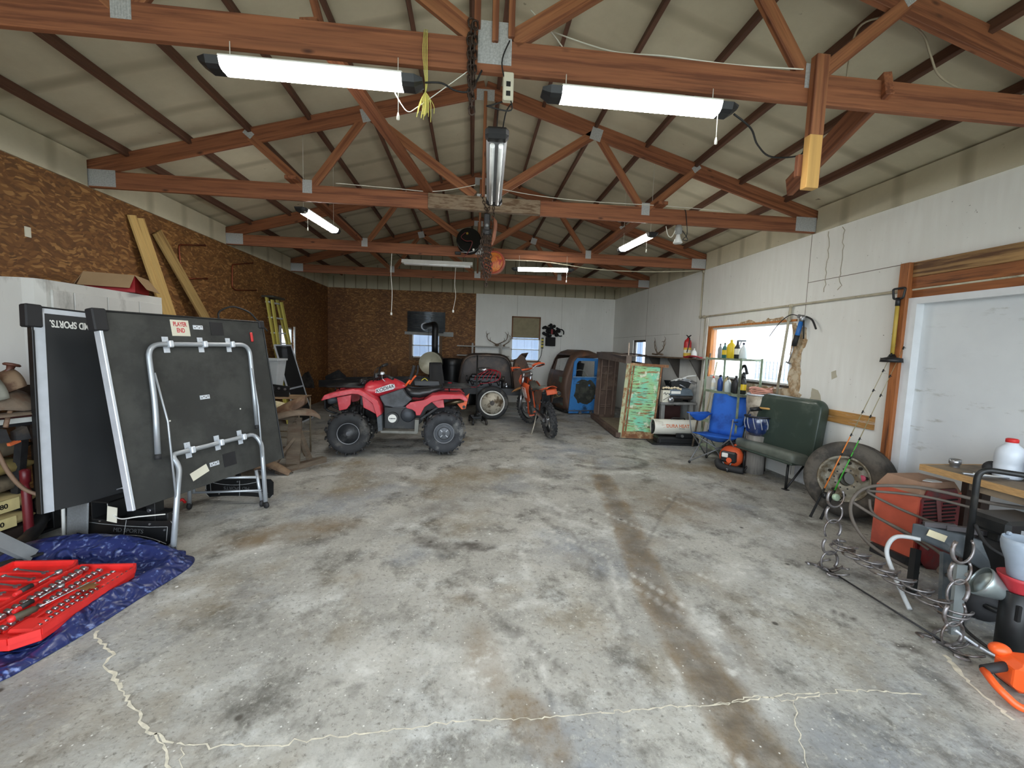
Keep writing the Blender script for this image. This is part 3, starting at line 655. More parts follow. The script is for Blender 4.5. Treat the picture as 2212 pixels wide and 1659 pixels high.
shop_light((-1.98, 5.02, 3.10), (-1.86, 6.02, 3.10), 'lit shop light running front to back above the left of the room', pull='a', zt=4.045)
shop_light((2.16, 6.15, 3.10), (2.26, 5.15, 3.10), 'lit shop light running front to back at the right, next to the floodlight bulb', zt=4.01)
shop_light((.64, 7.12, 2.93), (1.68, 6.96, 2.95), 'lit shop light hanging crosswise at mid distance right of the chain hoist')
# ---------------------------------------------------------------- left side
TTB = mat('table_underside', (52, 53, 51), .75, var=.12, scale=5, dirt=(66, 67, 64), damt=.5, dscale=2)
TTF = mat('table_play_face', (50, 51, 52), .42, var=.12, scale=3)
ALU = mat('aluminium_trim', (214, 220, 228), .4, .3, var=.08)
GTUBE = mat('silver_tube', (176, 182, 188), .38, .55, var=.08)
RUB = mat('black_rubber', (34, 34, 36), .7, var=.2)
PAPER = mat('off_white_paper', (222, 218, 200), .8, var=.05)
REDP = mat('red_plastic', (206, 40, 40), .45, var=.08)
STEEL = mat('bright_steel', (176, 178, 182), .3, .9, var=.12, scale=30)
DSTEEL = mat('dark_steel', (58, 58, 60), .5, .5, var=.25, scale=14, dirt=(84, 76, 68), damt=.3)
BLKM = mat('black_painted_steel', (26, 27, 28), .45, .1, var=.2, scale=8, dirt=(58, 56, 52), damt=.2)
LEA = mat('old_leather', (96, 70, 52), .7, var=.3, scale=9, dirt=(128, 106, 84), damt=.5, dscale=5, bump=.3)
LEA2 = mat('dusty_leather', (106, 92, 78), .8, var=.25, scale=12, dirt=(96, 72, 56), damt=.4, dscale=5, bump=.3)
def half_table(lb, O, U_, V_, printed):
    U_, V_ = V(U_).normalized(), V(V_).normalized(); N_ = U_.cross(V_).normalized()
    t = thing('folding_table_half', lb, 'table tennis table', O); B = Matrix((U_, V_, N_)).transposed().to_4x4(); t.matrix_world = Matrix.Translation(O) @ B
    w, h = 1.46, 1.452
    b = MB().bb(0, w, 0, h, -.022, -.002, .003); b.build('board', TTF if printed else TTB, t)
    e = MB().bb(-.012, .0, -.0, h, -.045, .006, .003).bb(w, w+.012, 0, h, -.045, .006, .003).bb(0, w, h, h+.012, -.045, .006, .003); 
    e.build('edge_frame', BLKM, t)
    if printed:
        l = MB().bb(.0, .06, 0, h, -.002, .0008).bb(0, w, h-.035, h, -.002, .0008).bb(w-.07, w, 0, h, -.002, .0008); l.build('white_border', ALU, t, label='white printed border line')
        MB().bb(-.014, .0, -.0, h-.16, .004, .012, .003).build('side_rail', BLKM, t)
        text('brand_lettering', 'MD SPORTS.', .07, frame((.20, 1.35, .001), (-1, 0, 0), (0, -1, 0)), WHITE, t, .0006, .002, sx=.6)
        q = MB(); [q.box((.365+k*.022, 1.345, .0015), (.010, .06-.01*k, .001), Matrix.Rotation(-.15, 3, 'Z')) for k in range(3)]; q.build('brand_emblem', WHITE, t)
    else:
        l = MB().bb(-.014, .008, -.0, h-.10, -.05, .010, .004); l.build('white_edge_strip', ALU, t, label='white metal edge strip')
    c = MB().bb(-.045, .045, h-.14, h+.02, -.055, .018, .008); c.build('corner_guard', RUB, t)
    c = MB().bb(w-.05, w+.02, h-.06, h+.02, -.055, .015, .008); c.build('corner_guard', RUB, t)
    return t
half_table('black half of a folding table tennis table, printed playing face with upside down lettering and white border', (-2.974, 3.125, .336), (.3, .948, -.0), (-.008, .162, 1.438), True)['label'] = 'left half of the table tennis table, black face with white border and upside-down lettering'
t = half_table('right half of the table tennis table, underside with silver legs and a PLAYER END note', (-2.422, 3.177, .335), (.3001, .9539, .0093), (-.1499, .0375, .988), False)
def clamp(par, x, y, a=0):
    b = MB(); b.box((0, 0, .004), (.05, .13, .003)); b.box((0, 0, .045), (.035, .055, .05), ch=.006)
    for s in (-1, 1): b.cyl((0, s*.05, .004), (0, s*.05, .010), .008, n=8)
    b.build('bracket', ALU, par, mx=Matrix.Translation((x, y, 0)) @ Matrix.Rotation(a, 4, 'Z'))
z = .036
MB().tube(rounded([(.20, .36, z), (.245, .75, z), (.265, 1.215, z), (1.215, 1.215, z), (1.19, .85, z), (1.155, .41, z)], .11, 7), .0195, 12).build('folded_leg_frame', GTUBE, t, label='silver U-shaped leg frame folded against the board')
b = MB().cyl((.195, .325, z), (.201, .365, z), .022).cyl((1.153, .38, z), (1.156, .415, z), .022); b.build('rubber_foot', RUB, t)
for x in (.43, .73, 1.01): clamp(t, x, 1.215)
inv = t.matrix_world.inverted()
F1, F2 = inv @ V((-2.156, 3.156, .02)), inv @ V((-1.93, 4.06, .06))
MB().tube(rounded([F1, (.31, .235, .08), (.295, .335, z), (1.10, .335, z), (1.13, .235, .08), F2], .09, 7), .0195, 12).build('standing_leg_frame', GTUBE, t, label='silver U-shaped leg frame standing on the floor')
for x in (.46, .73, .97): clamp(t, x, .335)
MB().cyl(F1-V((0, .03, 0))*.5, F1+V((0, .04, .0)), .022).build('rubber_foot', RUB, t)
w_ = MB(); w_.lathe([(.006, -.012), (.028, -.012), (.03, 0), (.028, .012), (.006, .012)], F2+V((0, -.03, 0)), (1, 0, .2)); w_.build('caster_wheel', RUB, t)
MB().tube([(.27, .99, .05), (.29, .6, .07), F1*.45+V((.31, .235, .08))*.55], .0075, 8).build('brace_rod', GTUBE, t)
MB().tube([(1.19, .98, .05), (1.17, .6, .07), F2*.45+V((1.13, .235, .08))*.55], .0075, 8).build('brace_rod', GTUBE, t)
MB().bb(.50, .655, 1.29, 1.425, -.002, .001).build('paper_sign', PAPER, t, label='white paper sign')
RT = mat('red_lettering', (196, 70, 74), .7)
text('sign_lettering', 'PLAYER\nEND', .052, frame((.577, 1.362, .0015), (1, 0, 0), (0, 1, 0)), RT, t, .0004, .0015, sx=.66)
MB().box((.53, .125, .001), (.16, .07, .002), Matrix.Rotation(.28, 3, 'Z')).build('paper_tag', PAPER, t)
for x, y in ((.735, 1.37), (.69, .755), (.675, .16)):
    b = MB().bb(x-.045, x+.045, y-.018, y+.018, -.001, .003); b.build('mounting_plate', ALU, t)
    b = MB(); [b.cyl((x+d, y+(.006 if k % 2 else -.004), .003), (x+d, y+(.006 if k % 2 else -.004), .004), .005, n=8) for k, d in enumerate((-.03, -.01, .01, .03))]; b.build('screw_hole', BLKM, t)
for x, y in ((.92, 1.365), (.83, .16)): MB().bb(x-.065, x+.065, y-.06, y+.06, -.001, .0025).build('black_patch', RUB, t, label='black adhesive patch')
MB().bb(1.28, 1.305, 1.25, 1.345, 0, .015, .004).build('red_latch', REDP, t, label='red plastic latch')
for x, y in ((.36, .60), (1.03, .60)): MB().cyl((x, y, -.001), (x, y, .002), .007, n=10).build('screw_cap', WHITE, t)
# rear leg frame of the printed half, behind
t2 = thing('table_leg_frame', 'silver tube leg frame with two cross bars and casters, standing under the table tennis table', 'leg frame', (0, 0, 0))
A, B_ = V((-2.60, 4.04, .05)), V((-1.985, 4.10, .05)); Zv = V((0, 0, 1))
MB().tube([A, A+Zv*.34+V((.0, .02, 0))], .017, 10).build('leg', GTUBE, t2); MB().tube([B_, B_+Zv*.30+V((-.06, .03, 0))], .015, 10).build('leg', GTUBE, t2)
MB().tube([A+Zv*.11+V((.03, 0, 0)), B_+Zv*.11], .011, 8).build('cross_bar', GTUBE, t2); MB().tube([A+Zv*.25+V((.03, 0, 0)), B_+Zv*.24+V((-.04, 0, 0))], .013, 8).build('cross_bar', GTUBE, t2)
MB().tube([A+Zv*.11+V((.045, 0, 0)), A+Zv*.25+V((.04, 0, 0))], .012, 8).build('side_bar', GTUBE, t2)
for p in (A, B_): MB().lathe([(.006, -.015), (.03, -.013), (.034, 0), (.03, .013), (.006, .015)], p+V((0, 0, -.016)), (1, .2, 0)).build('caster', RUB, t2)
# curved apron panels with moulded lettering
MOULD = mat('moulded_line', (168, 170, 170), .5)
def apron(lb, M, w=.80, h=.185):
    t = thing('table_apron_panel', lb, 'panel'); t.matrix_world = M
    top = [(-w/2+.03+(w-.06)*k/12, h-.012+.018*((k-6)/6)**2) for k in range(13)]
    P = [(-w/2, .03), (-w/2, h-.03)]+top+[(w/2, h-.03), (w/2, .03), (w/2-.03, 0), (-w/2+.03, 0)]
    MB().prism(P, .012).build('panel', mat('gloss_black_plastic', (24, 25, 26), .3, var=.1), t)
    ln = lambda pts: MB().tube([(x, y, .013) for x, y in pts], .0022, 5).build('moulded_line', MOULD, t)
    ln([(-w/2+.05, h-.045), (-w/4, h-.052), (0, h-.056), (w/4, h-.052), (w/2-.05, h-.04), (w/2-.04, .04)]); ln([(0, h-.01), (0, .02)])
    ln([(-.2+.56*k/10, .02+.045*(1-((k-5)/5)**2)) for k in range(11)]); ln([(-w/2, h-.03), (-w/2+.03, h+.004)]); ln([(w/2-.03, h+.004), (w/2, h-.03), (w/2, .03), (w/2-.03, 0)])
    text('moulded_lettering', 'MD SPORTS', .042, frame((.03, .095, .0125), (1, 0, 0), (0, 1, 0)), mat('moulded_text', (92, 94, 96), .4), t, .001, .0, sx=1.15)
    b = MB(); [b.cyl((x, y, .012), (x, y, .017), .008, n=8) for x, y in ((-.22, h-.03), (.2, h-.03), (.33, .12), (.3, .03), (.02, .03))]; b.build('screw', STEEL, t)
    return t
d = V((.985, -.17, .012)).normalized(); apron('glossy black curved table apron panel with moulded lettering lying on edge behind the blue tarp', frame((-2.645, 3.36, .004), d, (.05, .22, .97)))
d = V((-.99, .08, 0)).normalized(); apron('second black curved apron panel, lettering upside down, behind the silver cross bars', frame((-2.27, 4.28, .22), d, (0, -.05, -1)), .66)
o = MB().tube(rounded([(-2.70, 4.03, .003), (-2.70, 4.03, .07), (-2.66, 4.04, .10), (-2.64, 4.05, .06)], .01), .012, 6).build('red_hook', REDP); tag(o, 'small red plastic hook on the floor beside the silver table leg', 'hook')
# ---- blue tarp
m, nt, bs = new_mat('blue_tarp', .3); Pc = coords(nt); MATS['blue_tarp'] = m
n1 = nt.nodes.new('ShaderNodeTexNoise'); nt.links.new(Pc, n1.inputs['Vector']); n1.inputs['Scale'].default_value = 9; n1.inputs['Detail'].default_value = 5; n1.inputs['Distortion'].default_value = 1.6
try: n1.noise_type = 'RIDGED_MULTIFRACTAL'
except Exception: pass
cc = rgb_mix(nt, ramp(nt, n1.outputs['Fac'], .2, .9), (34, 44, 92), (62, 78, 138))
cc = rgb_mix(nt, ramp(nt, tex(nt, 'ShaderNodeTexNoise', Pc, 0, Scale=30.0, Detail=6.0), .58, .7), cc, (104, 122, 172))  # light-blue highlights of the folds painted into the tarp colour
nt.links.new(cc, bs.inputs['Base Color']); bp = nt.nodes.new('ShaderNodeBump'); bp.inputs['Strength'].default_value = .9; bp.inputs['Distance'].default_value = .03
nt.links.new(n1.outputs['Fac'], bp.inputs['Height']); nt.links.new(bp.outputs[0], bs.inputs['Normal']); TARP = m
def tarp():
    bd = spline([(-2.10, 2.02), (-2.03, 2.3), (-1.985, 2.62), (-1.93, 2.95), (-1.99, 3.12), (-2.15, 3.17), (-2.4, 3.25), (-2.72, 3.30), (-3.0, 3.33), (-3.16, 3.25), (-3.05, 3.0), (-2.98, 2.75), (-2.9, 2.4), (-2.75, 2.0), (-2.45, 1.85), (-2.2, 1.9), (-2.10, 2.02)], 12)[:-1]
    n = len(bd); c = V((-2.5, 2.6, 0)); R_ = 44; b = MB(); from mathutils import noise as NZ
    def hgt(p, r):
        q = V((p.x*5, p.y*5, 0)); h = .012+.03*abs(NZ.noise(q*1.1))+(.05*(.6-abs(NZ.noise(q*1.7+V((3, 1, 0)))))+.022*abs(NZ.noise(q*5)))*(r**3 if -2.9 < p.x and p.y < 2.95 else 1)*.9
        h += .10*math.exp(-((p.y-3.16+.12*(p.x+2.5))/.085)**2)*(1 if -3.15 < p.x < -2.05 else 0)*math.exp(-((p.x+2.65)/.45)**4)
        h += .055*math.exp(-((p.x+2.08-.05*math.sin(p.y*7))/.05)**2)*(1 if p.y < 3.0 else .3)
        return h*(1-r**10)+.002
    vs = [c+V((0, 0, .02))]; fs = []
    for k in range(1, R_+1):
        r = k/R_
        for i in range(n):
            p = c+(V((bd[i].x, bd[i].y, 0))-c)*r; vs.append(V((p.x, p.y, hgt(p, r)*1.0)))
    for i in range(n): fs.append((0, 1+i, 1+(i+1) % n))
    for k in range(R_-1):
        for i in range(n): a = 1+k*n+i; e = 1+k*n+(i+1) % n; fs.append((a, a+n, e+n, e))
    b.add(vs, fs, True); o = b.build('tarp', TARP, solid=.002); tag(o, 'crumpled blue plastic tarp spread on the floor under the red tool case', 'tarp')
    f = MB(); f.grid(lambda u, v: (lambda en: V((-3.20+1.12*u+.05*math.sin(v*3), 2.98+.20*u*(1-u)+.33*v*(1-.45*u), .03+.135*en*math.sin(PI*min(1, v*1.08))**.8+.018*NZ.noise(V((u*9, v*6, 1)))*en+.012*NZ.noise(V((u*20, v*15, 4))))))(math.sin(PI*min(1, u*.9+.13))**.6), 34, 20)
    f.build('folded_flap', TARP, o, solid=.003)
tarp()
# ---- red tool case
CASE = mat('red_case_plastic', (222, 48, 44), .5, var=.12, scale=12)
GRIPB = mat('black_grip', (38, 38, 38), .6)
t = thing('open_tool_case', 'open red moulded mechanic tool case lying flat on the blue tarp', 'tool case', (-2.13, 2.14, .052))
def tray(nm, x0, x1, y0, y1):
    P = [(x0+.02, y0), (x1-.08, y0), (x1, y0+.07), (x1, y1-.05), (x1-.03, y1), (x0, y1), (x0, y0+.02)]
    b = MB().prism(P, .035); o = b.build(nm, CASE, t, bev=.004)
    r = MB()
    for a, c in zip(P, P[1:]+P[:1]): r.bar((a[0], a[1], .05), (c[0], c[1], .05), .014, .034)
    r.build('rim', CASE, o)
    return o
tA = tray('tray', -.36, 0, -.02, .68); tB = tray('lid', -.80, -.40, .0, .74)
b = MB()
for k in range(7): b.bb(-.34+k*.048, -.325+k*.048, .06, .60, .035, .05, .003)
b.bb(-.16, -.04, .05, .16, .035, .06, .01); b.bb(-.1, -.03, .45, .6, .035, .06, .01); b.build('socket_ridges', CASE, tA)
b = MB(); [b.bb(-.77, -.44, .08+k*.09, .10+k*.09, .035, .052, .003) for k in range(7)]; b.build('wrench_ridges', CASE, tB)
b = MB(); [b.bb(-.40, -.36, y, y+.09, .02, .07, .006) for y in (.1, .52)]; b.build('hinge', CASE, t)
MB().bb(-.84, -.80, .44, .56, .0, .05, .008).build('latch', BLK, t, label='black latch')
T0 = V((-2.13, 2.14, .052))
sk = MB().lathe([(.006, .0), (.0085, .0), (.0085, .026), (.0055, .026), (.0045, .012)], (0, -.013, 0), (0, 1, 0), 10).build('socket', STEEL)
tag(sk, 'small chrome socket in a row inside the red tool case', 'socket', 'chrome sockets in the tool case'); first = True
for (x, y0, y1, n, s) in ((-.052, .10, .42, 12, .75), (-.10, .20, .60, 13, 1.0), (-.195, .04, .62, 17, 1.25), (-.30, .05, .64, 16, 1.6), (-.02, .30, .64, 11, .7)):
    for k in range(n):
        q = sk if first else sk.copy()
        if not first: COL.objects.link(q)
        first = False; q['label'] = 'small chrome socket in the '+{-.052: 'right-hand', -.10: 'second', -.195: 'middle', -.30: 'left-hand', -.02: 'outermost'}[x]+' row of the open red tool case'; q.location = T0+V((x, y0+(y1-y0)*k/(n-1), .036+.0085*s+.012)); q.scale = (s, s, s); q.rotation_euler = (.0, 0, rnd.uniform(-.1, .1)+1.3)
def wrench(L):
    b = MB().box((0, 0, 0), (.012, L, .005), ch=.001); b.lathe([(.007, -.004), (.013, -.004), (.013, .004), (.007, .004), (.007, -.004)], (0, L/2, 0), n=12, caps=False)
    b.prism([(-.006, 0), (-.017, .012), (-.014, .026), (-.006, .03), (-.006, .014), (.006, .014), (.006, .03), (.014, .026), (.017, .012), (.006, 0)], .007, Matrix.Translation((0, -L/2-.0, -.0035)) @ Matrix.Rotation(PI, 4, 'Z')); return b
for k in range(8):
    o = wrench(.10+.014*k).build('wrench', STEEL); o.location = T0+V((-.60, .10+k*.075, .062)); o.rotation_euler = (0, 0, 1.35)
    tag(o, ('shortest', 'second shortest', 'third', 'fourth', 'fifth', 'sixth', 'second longest', 'longest')[k]+' chrome combination wrench in the lid of the red tool case', 'wrench', 'wrenches in the tool case lid')
def ratchet(lb, loc, rz):
    t = thing('ratchet_handle', lb, 'ratchet', loc, rz)
    MB().tube([(0, -.12, 0), (0, -.11, 0), (0, -.02, 0), (0, 0, 0)], [.010, .014, .012, .009], 10).build('grip', REDP, t, label='red handle')
    MB().tube([(0, -.09, .003), (0, -.03, .003)], .0145, 10).build('grip_band', GRIPB, t, label='black rubber band'); MB().cyl((0, 0, 0), (0, .11, 0), .006, n=10).lathe([(.004, -.012), (.017, -.01), (.017, .01), (.004, .012)], (0, .12, 0), n=14).build('shaft', STEEL, t)
ratchet('large ratchet with a red and black handle in the middle of the open tool case', T0+V((-.245, .30, .075)), -.06)
ratchet('smaller ratchet with red and black handle, nearer the back of the open tool case', T0+V((-.38, .44, .085)), -.05)
t = thing('screwdriver', 'long screwdriver with a dark handle and red cap lying across the open tool case', 'screwdriver', T0+V((-.15, .20, .085)), -.35)
MB().tube([(0, -.10, 0), (0, -.09, 0), (0, -.02, 0), (0, 0, 0)], [.012, .019, .018, .008], 12).build('handle', mat('brown_grip', (70, 66, 52), .6), t); MB().sphere((0, -.10, 0), .018).build('cap', REDP, t, label='red end cap'); MB().cyl((0, 0, 0), (0, .30, .02), .0038, n=8).build('shaft', STEEL, t)
P = [(0, 0), (.03, .012), (.02, .035), (.045, .03), (.06, .055), (.075, .03), (.1, .04), (.085, .015), (.11, 0), (.085, -.012), (.09, -.04), (.06, -.025), (.045, -.045), (.035, -.02)]
b = MB().prism(P, .002); o = b.build('dry_leaf', mat('dry_leaf', (122, 84, 42), .8, var=.2)); o.location = T0+V((-.115, .36, .088)); o.rotation_euler = (.15, .2, .9); tag(o, 'dry brown oak leaf lying on the red tool case', 'leaf')
# ---- white wall cabinet on a dark stand, red carton on top
CABW = mat('chalky_white_cabinet', (206, 205, 200), .6, var=.07, scale=3, dirt=(150, 148, 142), damt=.25, dscale=3, stretch=(1, 1, .4))
t = thing('white_cabinet', 'tall chalky white metal cabinet with flat doors and a rounded corner against the left wall', 'cabinet', (-4.03, 3.63, 0))
b = MB(); y0, y1 = 0, 1.33
P = [(0, 0), (.53, 0), (.60, .02), (.63, .08), (.63, y1), (0, y1)]
b.prism(P, .84, Matrix.Translation((0, 0, 1.19))); b.build('body', CABW, t)
for a, c in ((.11, .29), (.30, .62), (.63, .99), (1.0, 1.31)): MB().bb(.63, .648, a, c, 1.23, 1.955, .004).build('door', CABW, t)
t3 = thing('cabinet_stand', 'dark timber stand carrying the white cabinet', 'stand', (-4.03, 3.63, 0))
DKW = mat('dark_old_wood', (52, 40, 32), .8, var=.3, scale=5, stretch=(3, .5, 3))
MB().bb(0, .60, 0, 1.33, 1.13, 1.185, .004).build('top', DKW, t3)
for x in (.04, .54):
    for y in (.05, 1.26): MB().bb(x-.035, x+.035, y-.035, y+.035, 0, 1.13).build('leg', DKW, t3)
RC = mat('red_carton', (170, 28, 34), .6, var=.06); KR = mat('kraft_flap', (162, 134, 100), .8, var=.06)
t = thing('open_carton', 'red cardboard carton with tan open flaps on top of the white cabinet', 'box', (-3.60, 4.66, 2.035), .35)
W_, D_, H_ = .19, .19, .17
b = MB().bb(-W_, W_, -D_, D_, 0, .004).bb(-W_, W_, -D_, -D_+.004, 0, H_).bb(-W_, W_, D_-.004, D_, 0, H_).bb(-W_, -W_+.004, -D_, D_, 0, H_).bb(W_-.004, W_, -D_, D_, 0, H_); b.build('body', RC, t)
def flap(p, q, out, drop, L):
    p, q, o_ = V(p), V(q), V(out); e = o_*L+V((0, 0, -drop)); MB().add([p, q, q+e, p+e], [(0, 1, 2, 3)]).build('flap', KR, t, solid=.004, label='tan inner face of the flap')
flap((-W_, -D_, H_), (W_, -D_, H_), (-.2, -1, 0), .135, .09); flap((W_, -D_, H_), (W_, D_, H_), (1, 0.1, 0), .135, .09); flap((-W_, -D_, H_), (-W_, D_, H_), (-1, 0, 0), .14, .08); flap((-W_, D_, H_), (W_, D_, H_), (0, 1, 0), .1, .08)
# ---- planks, pipes, cords on the left wall
PINE = mat('new_pine', (214, 178, 112), .6, var=.16, scale=2.5, stretch=(.6, 10, 10), dirt=(176, 134, 76), damt=.3, dscale=1.6)
PINE2 = mat('aged_pine', (176, 146, 92), .65, var=.2, scale=2.5, stretch=(.6, 10, 10), dirt=(138, 106, 62), damt=.4, dscale=1.8)
for (a, c, lb, m_) in (((-4.02, 5.44, 3.02), (-3.66, 6.19, .02), 'left plank of the pale new pine pair leaning on the left wall', PINE), ((-4.02, 5.56, 3.02), (-3.66, 6.31, .02), 'right plank of the pale new pine pair leaning on the left wall', PINE), ((-4.02, 5.83, 2.93), (-3.62, 7.75, .02), 'single duller plank leaning beside the pale pine pair', PINE2)):
    wd = .112 if m_ is PINE else .17
    o = beam('pine_plank', a, c, wd, .03, m_, up=(1, 0, .12), ch=.003); tag(o, lb, 'plank', 'planks leaning on the left wall')
COP = mat('copper_pipe', (132, 66, 42), .4, .6, var=.2)
X_ = XL+.018
for k, (P, lb) in enumerate(((((X_, 6.83, 3.0), (X_, 6.24, 2.87), (X_, 6.26, 2.60), (X_, 6.30, 2.45)), 'bent copper pipe on the left wall just right of the planks, upper piece'), (((X_, 6.40, 2.44), (X_, 6.85, 2.51)), 'straight copper pipe stub on the left wall right of the planks, lower piece'), (((X_, 8.2, 3.01), (X_, 7.52, 2.85), (X_, 7.5, 2.47), (X_, 7.62, 2.44), (X_, 8.3, 2.53)), 'bent copper pipe on the left wall above the step ladder'))):
    b = MB().tube(rounded(P, .05, 4), .011, 8); [b.box((XL+.007, P[i][1], P[i][2]), (.014, .03, .03)) for i in (0, -1)]; o = b.build('copper_pipe', COP); tag(o, lb, 'pipe', 'copper pipes on the left wall')
o = MB().bb(XL, XL+.008, 4.26, 4.31, 2.47, 2.56).build('wall_label', PAPER); tag(o, 'tiny white paper label on the OSB high on the left wall', 'label')
o = MB().bb(XL, XL+.012, 10.0, 10.09, .98, 1.10, .003).build('wall_outlet', WHITE); tag(o, 'white electrical outlet on the far left wall', 'outlet')
BL_ = V((-2.184, 4.682, 1.789))
P = spline([(-2.60, 4.45, 1.80), (-2.62, 4.5, 1.87), (-2.55, 4.6, 1.93), (-2.45, 4.7, 1.89), (-2.40, 4.75, 1.82), (-2.32, 4.82, 1.70)], 5); P = [p+V((.13, -.1, -.0)) for p in P]
o = MB().tube(P, .009, 7).build('bungee_rope', CORD); tag(o, 'looped black rubber cord hanging over the top of the table tennis board', 'cord')
# ---- step ladder
LY = mat('yellow_fibreglass', (198, 186, 92), .5, var=.12, scale=6, dirt=(150, 140, 90), damt=.25)
t = thing('step_ladder', 'yellow fibreglass step ladder folded and leaning by the small left window', 'ladder', (-3.9, 8.25, 0))
def lad(dx, dy, w0, w1, nm, lb=None, shade=0):
    for s in (0, 1):
        a = V((.42+dx*.2, s*w1+dy-.15*(1-s)+.15, .02)); c = V((.02+dx, .10+s*w0+dy, 2.42-shade)); MB().bar(a, c, .075, .03, up=(1, 0, 0)).build(nm, LY, t)
lad(.0, 0, .42, .62, 'side_rail'); lad(.09, .02, .38, .56, 'rear_rail', shade=.05)
for k in range(8):
    z_ = .3+k*.29; f_ = z_/2.42; y0 = .0+.10*f_; w = .62+(.42-.62)*f_; x = .42*(1-f_)+.02*f_
    MB().bar((x, y0+.0, z_), (x, y0+w, z_), .08, .025).build('tread', ALU, t)
MB().bb(-.06, .16, .06, .56, 2.41, 2.45, .006).build('top_cap', mat('dark_cap', (60, 58, 50), .6), t)
# screen panel, grey tote
t = thing('window_screen', 'aluminium framed dark window screen leaning in front of the ladder', 'screen', (0, 0, 0))
A, B2, C_, D2 = V((-3.62, 8.05, 1.52)), V((-3.62, 8.75, 1.52)), V((-3.30, 9.0, .02)), V((-3.30, 8.25, .02))
b = MB(); [b.bar(p, q, .03, .02, up=(1, 0, 0)) for p, q in ((A, B2), (B2, C_), (C_, D2), (D2, A), (A.lerp(D2, .55), B2.lerp(C_, .55)))]; b.build('frame', ALU, t)
MB().add([A, B2, C_, D2], [(0, 1, 2, 3)]).build('mesh', mat('screen_mesh', (24, 25, 26), .7, alpha=.93), t, solid=.002)
t = thing('grey_tote', 'translucent grey tapered plastic bin behind the table tennis board', 'bin', (-2.80, 6.10, -.04))
TOTE = mat('grey_tote', (176, 182, 186), .5, var=.06)
b = MB()
b.loft([[(sx*w, sy*w*.9, z_) for sx, sy in ((-1, -1), (1, -1), (1, 1), (-1, 1))] for z_, w in ((.88, .10), (1.38, .155))], smooth=False, caps=False); b.add([(sx*.10, sy*.09, .88) for sx, sy in ((-1, -1), (1, -1), (1, 1), (-1, 1))], [(0, 1, 2, 3)]); b.build('body', TOTE, t, solid=.004)
b = MB(); [b.bar((sx*.16-.0, -.145, 1.38), (sx*.16, .145, 1.38), .02, .025) for sx in (-1, 1)]; [b.bar((-.16, sy*.145, 1.38), (.16, sy*.145, 1.38), .02, .025) for sy in (-1, 1)]; b.build('rim', TOTE, t)
# ---- steel chair frame, saw horse with tack, hammer
OLDS = mat('rusty_light_steel', (138, 124, 104), .6, .2, var=.25, scale=9, dirt=(96, 74, 52), damt=.4)
OLDW = mat('grey_old_wood', (104, 92, 78), .8, var=.25, scale=4, stretch=(1, 1, 6), dirt=(92, 76, 62), damt=.4, dscale=3)
t = thing('steel_work_stand', 'small rusty tubular steel stand with a thin plywood top beside the saw horse', 'stand', (-2.62, 6.0, 0))
MB().box((0, 0, .83), (.66, .42, .012), ch=.003).build('top', mat('worn_ply', (142, 118, 88), .75, var=.2, dirt=(104, 82, 60), damt=.4), t)
for sx in (-1, 1):
    MB().tube(rounded([(sx*.31, -.2, 0), (sx*.31, -.2, .815), (sx*.31, .2, .815), (sx*.31, .2, 0)], .04), .011, 8).build('leg', OLDS, t)
for y in (-.2, .2): MB().tube([(-.31, y, .30), (.31, y, .30)], .008, 6).build('stretcher', OLDS, t)
MB().tube(rounded([(.31, -.2, .34), (.36, -.2, .10), (.38, -.2, .04), (.42, -.2, .05)], .02), .008, 6).build('hook', OLDS, t)
t = thing('saw_horse', 'rough grey wooden saw horse with crossed legs carrying old leather tack', 'saw horse', (-2.30, 5.42, 0))
MB().bar((-.45, .1, .66), (.12, -.02, .66), .09, .09).build('top_rail', OLDW, t)
MB().bar((.10, -.10, .02), (.10, .0, .64), .03, .16, up=(1, 0, 0)).build('leg', OLDW, t); MB().bar((.22, .16, .02), (.10, .0, .60), .09, .035, up=(1, 0, 0)).build('leg', OLDW, t)
MB().bar((-.10, -.26, .04), (.13, .02, .42), .035, .09, up=(0, 1, 0)).build('brace', OLDW, t); MB().bar((.0, -.30, .035), (.36, .26, .035), .09, .07).build('foot_board', OLDW, t)
MB().bar((-.42, .0, .02), (-.40, .1, .64), .09, .035, up=(1, 0, 0)).build('leg', OLDW, t); MB().bar((-.4, -.05, .2), (.1, -.04, .22), .12, .03, up=(0, 1, 0)).build('rail', OLDW, t)
def hide(name, lb, cat, P, w, m, droop=.1, group=None, th=.006):
    """leather strap or flap following P, width w"""
    P = spline(P, 6); L_ = []; n = len(P)
    for i, p in enumerate(P):
        a, c = P[max(i-1, 0)], P[min(i+1, n-1)]; d = (c-a).normalized(); s_ = d.cross(V((0, 0, 1)))
        if s_.length < .2: s_ = V((0, 1, 0))
        s_.normalize(); ww = w if not callable(w) else w(i/(n-1)); L_.append([p+s_*ww*.5*k+V((0, 0, -droop*abs(k)**2*ww)) for k in (-1, -.5, 0, .5, 1)])
    b = MB().add([q for r in L_ for q in r], [(i*5+k, i*5+k+1, (i+1)*5+k+1, (i+1)*5+k) for i in range(n-1) for k in range(4)], True)
    o = b.build(name, m, solid=th); return tag(o, lb, cat, group)
hide('leather_skirt', 'broad curved leather saddle skirt spread over the saw horse', 'tack', [(-2.62, 5.40, .70), (-2.40, 5.36, .70), (-2.2, 5.40, .76), (-2.02, 5.46, .74), (-1.93, 5.5, .66)], lambda u: .20+.16*math.sin(PI*u), LEA2, .18)
hide('leather_skirt', 'second curled leather flap rising above the skirt on the saw horse', 'tack', [(-2.50, 5.5, .72), (-2.36, 5.46, .80), (-2.2, 5.44, .88), (-2.08, 5.45, .92)], lambda u: .16+.1*math.sin(PI*u), LEA, .6)
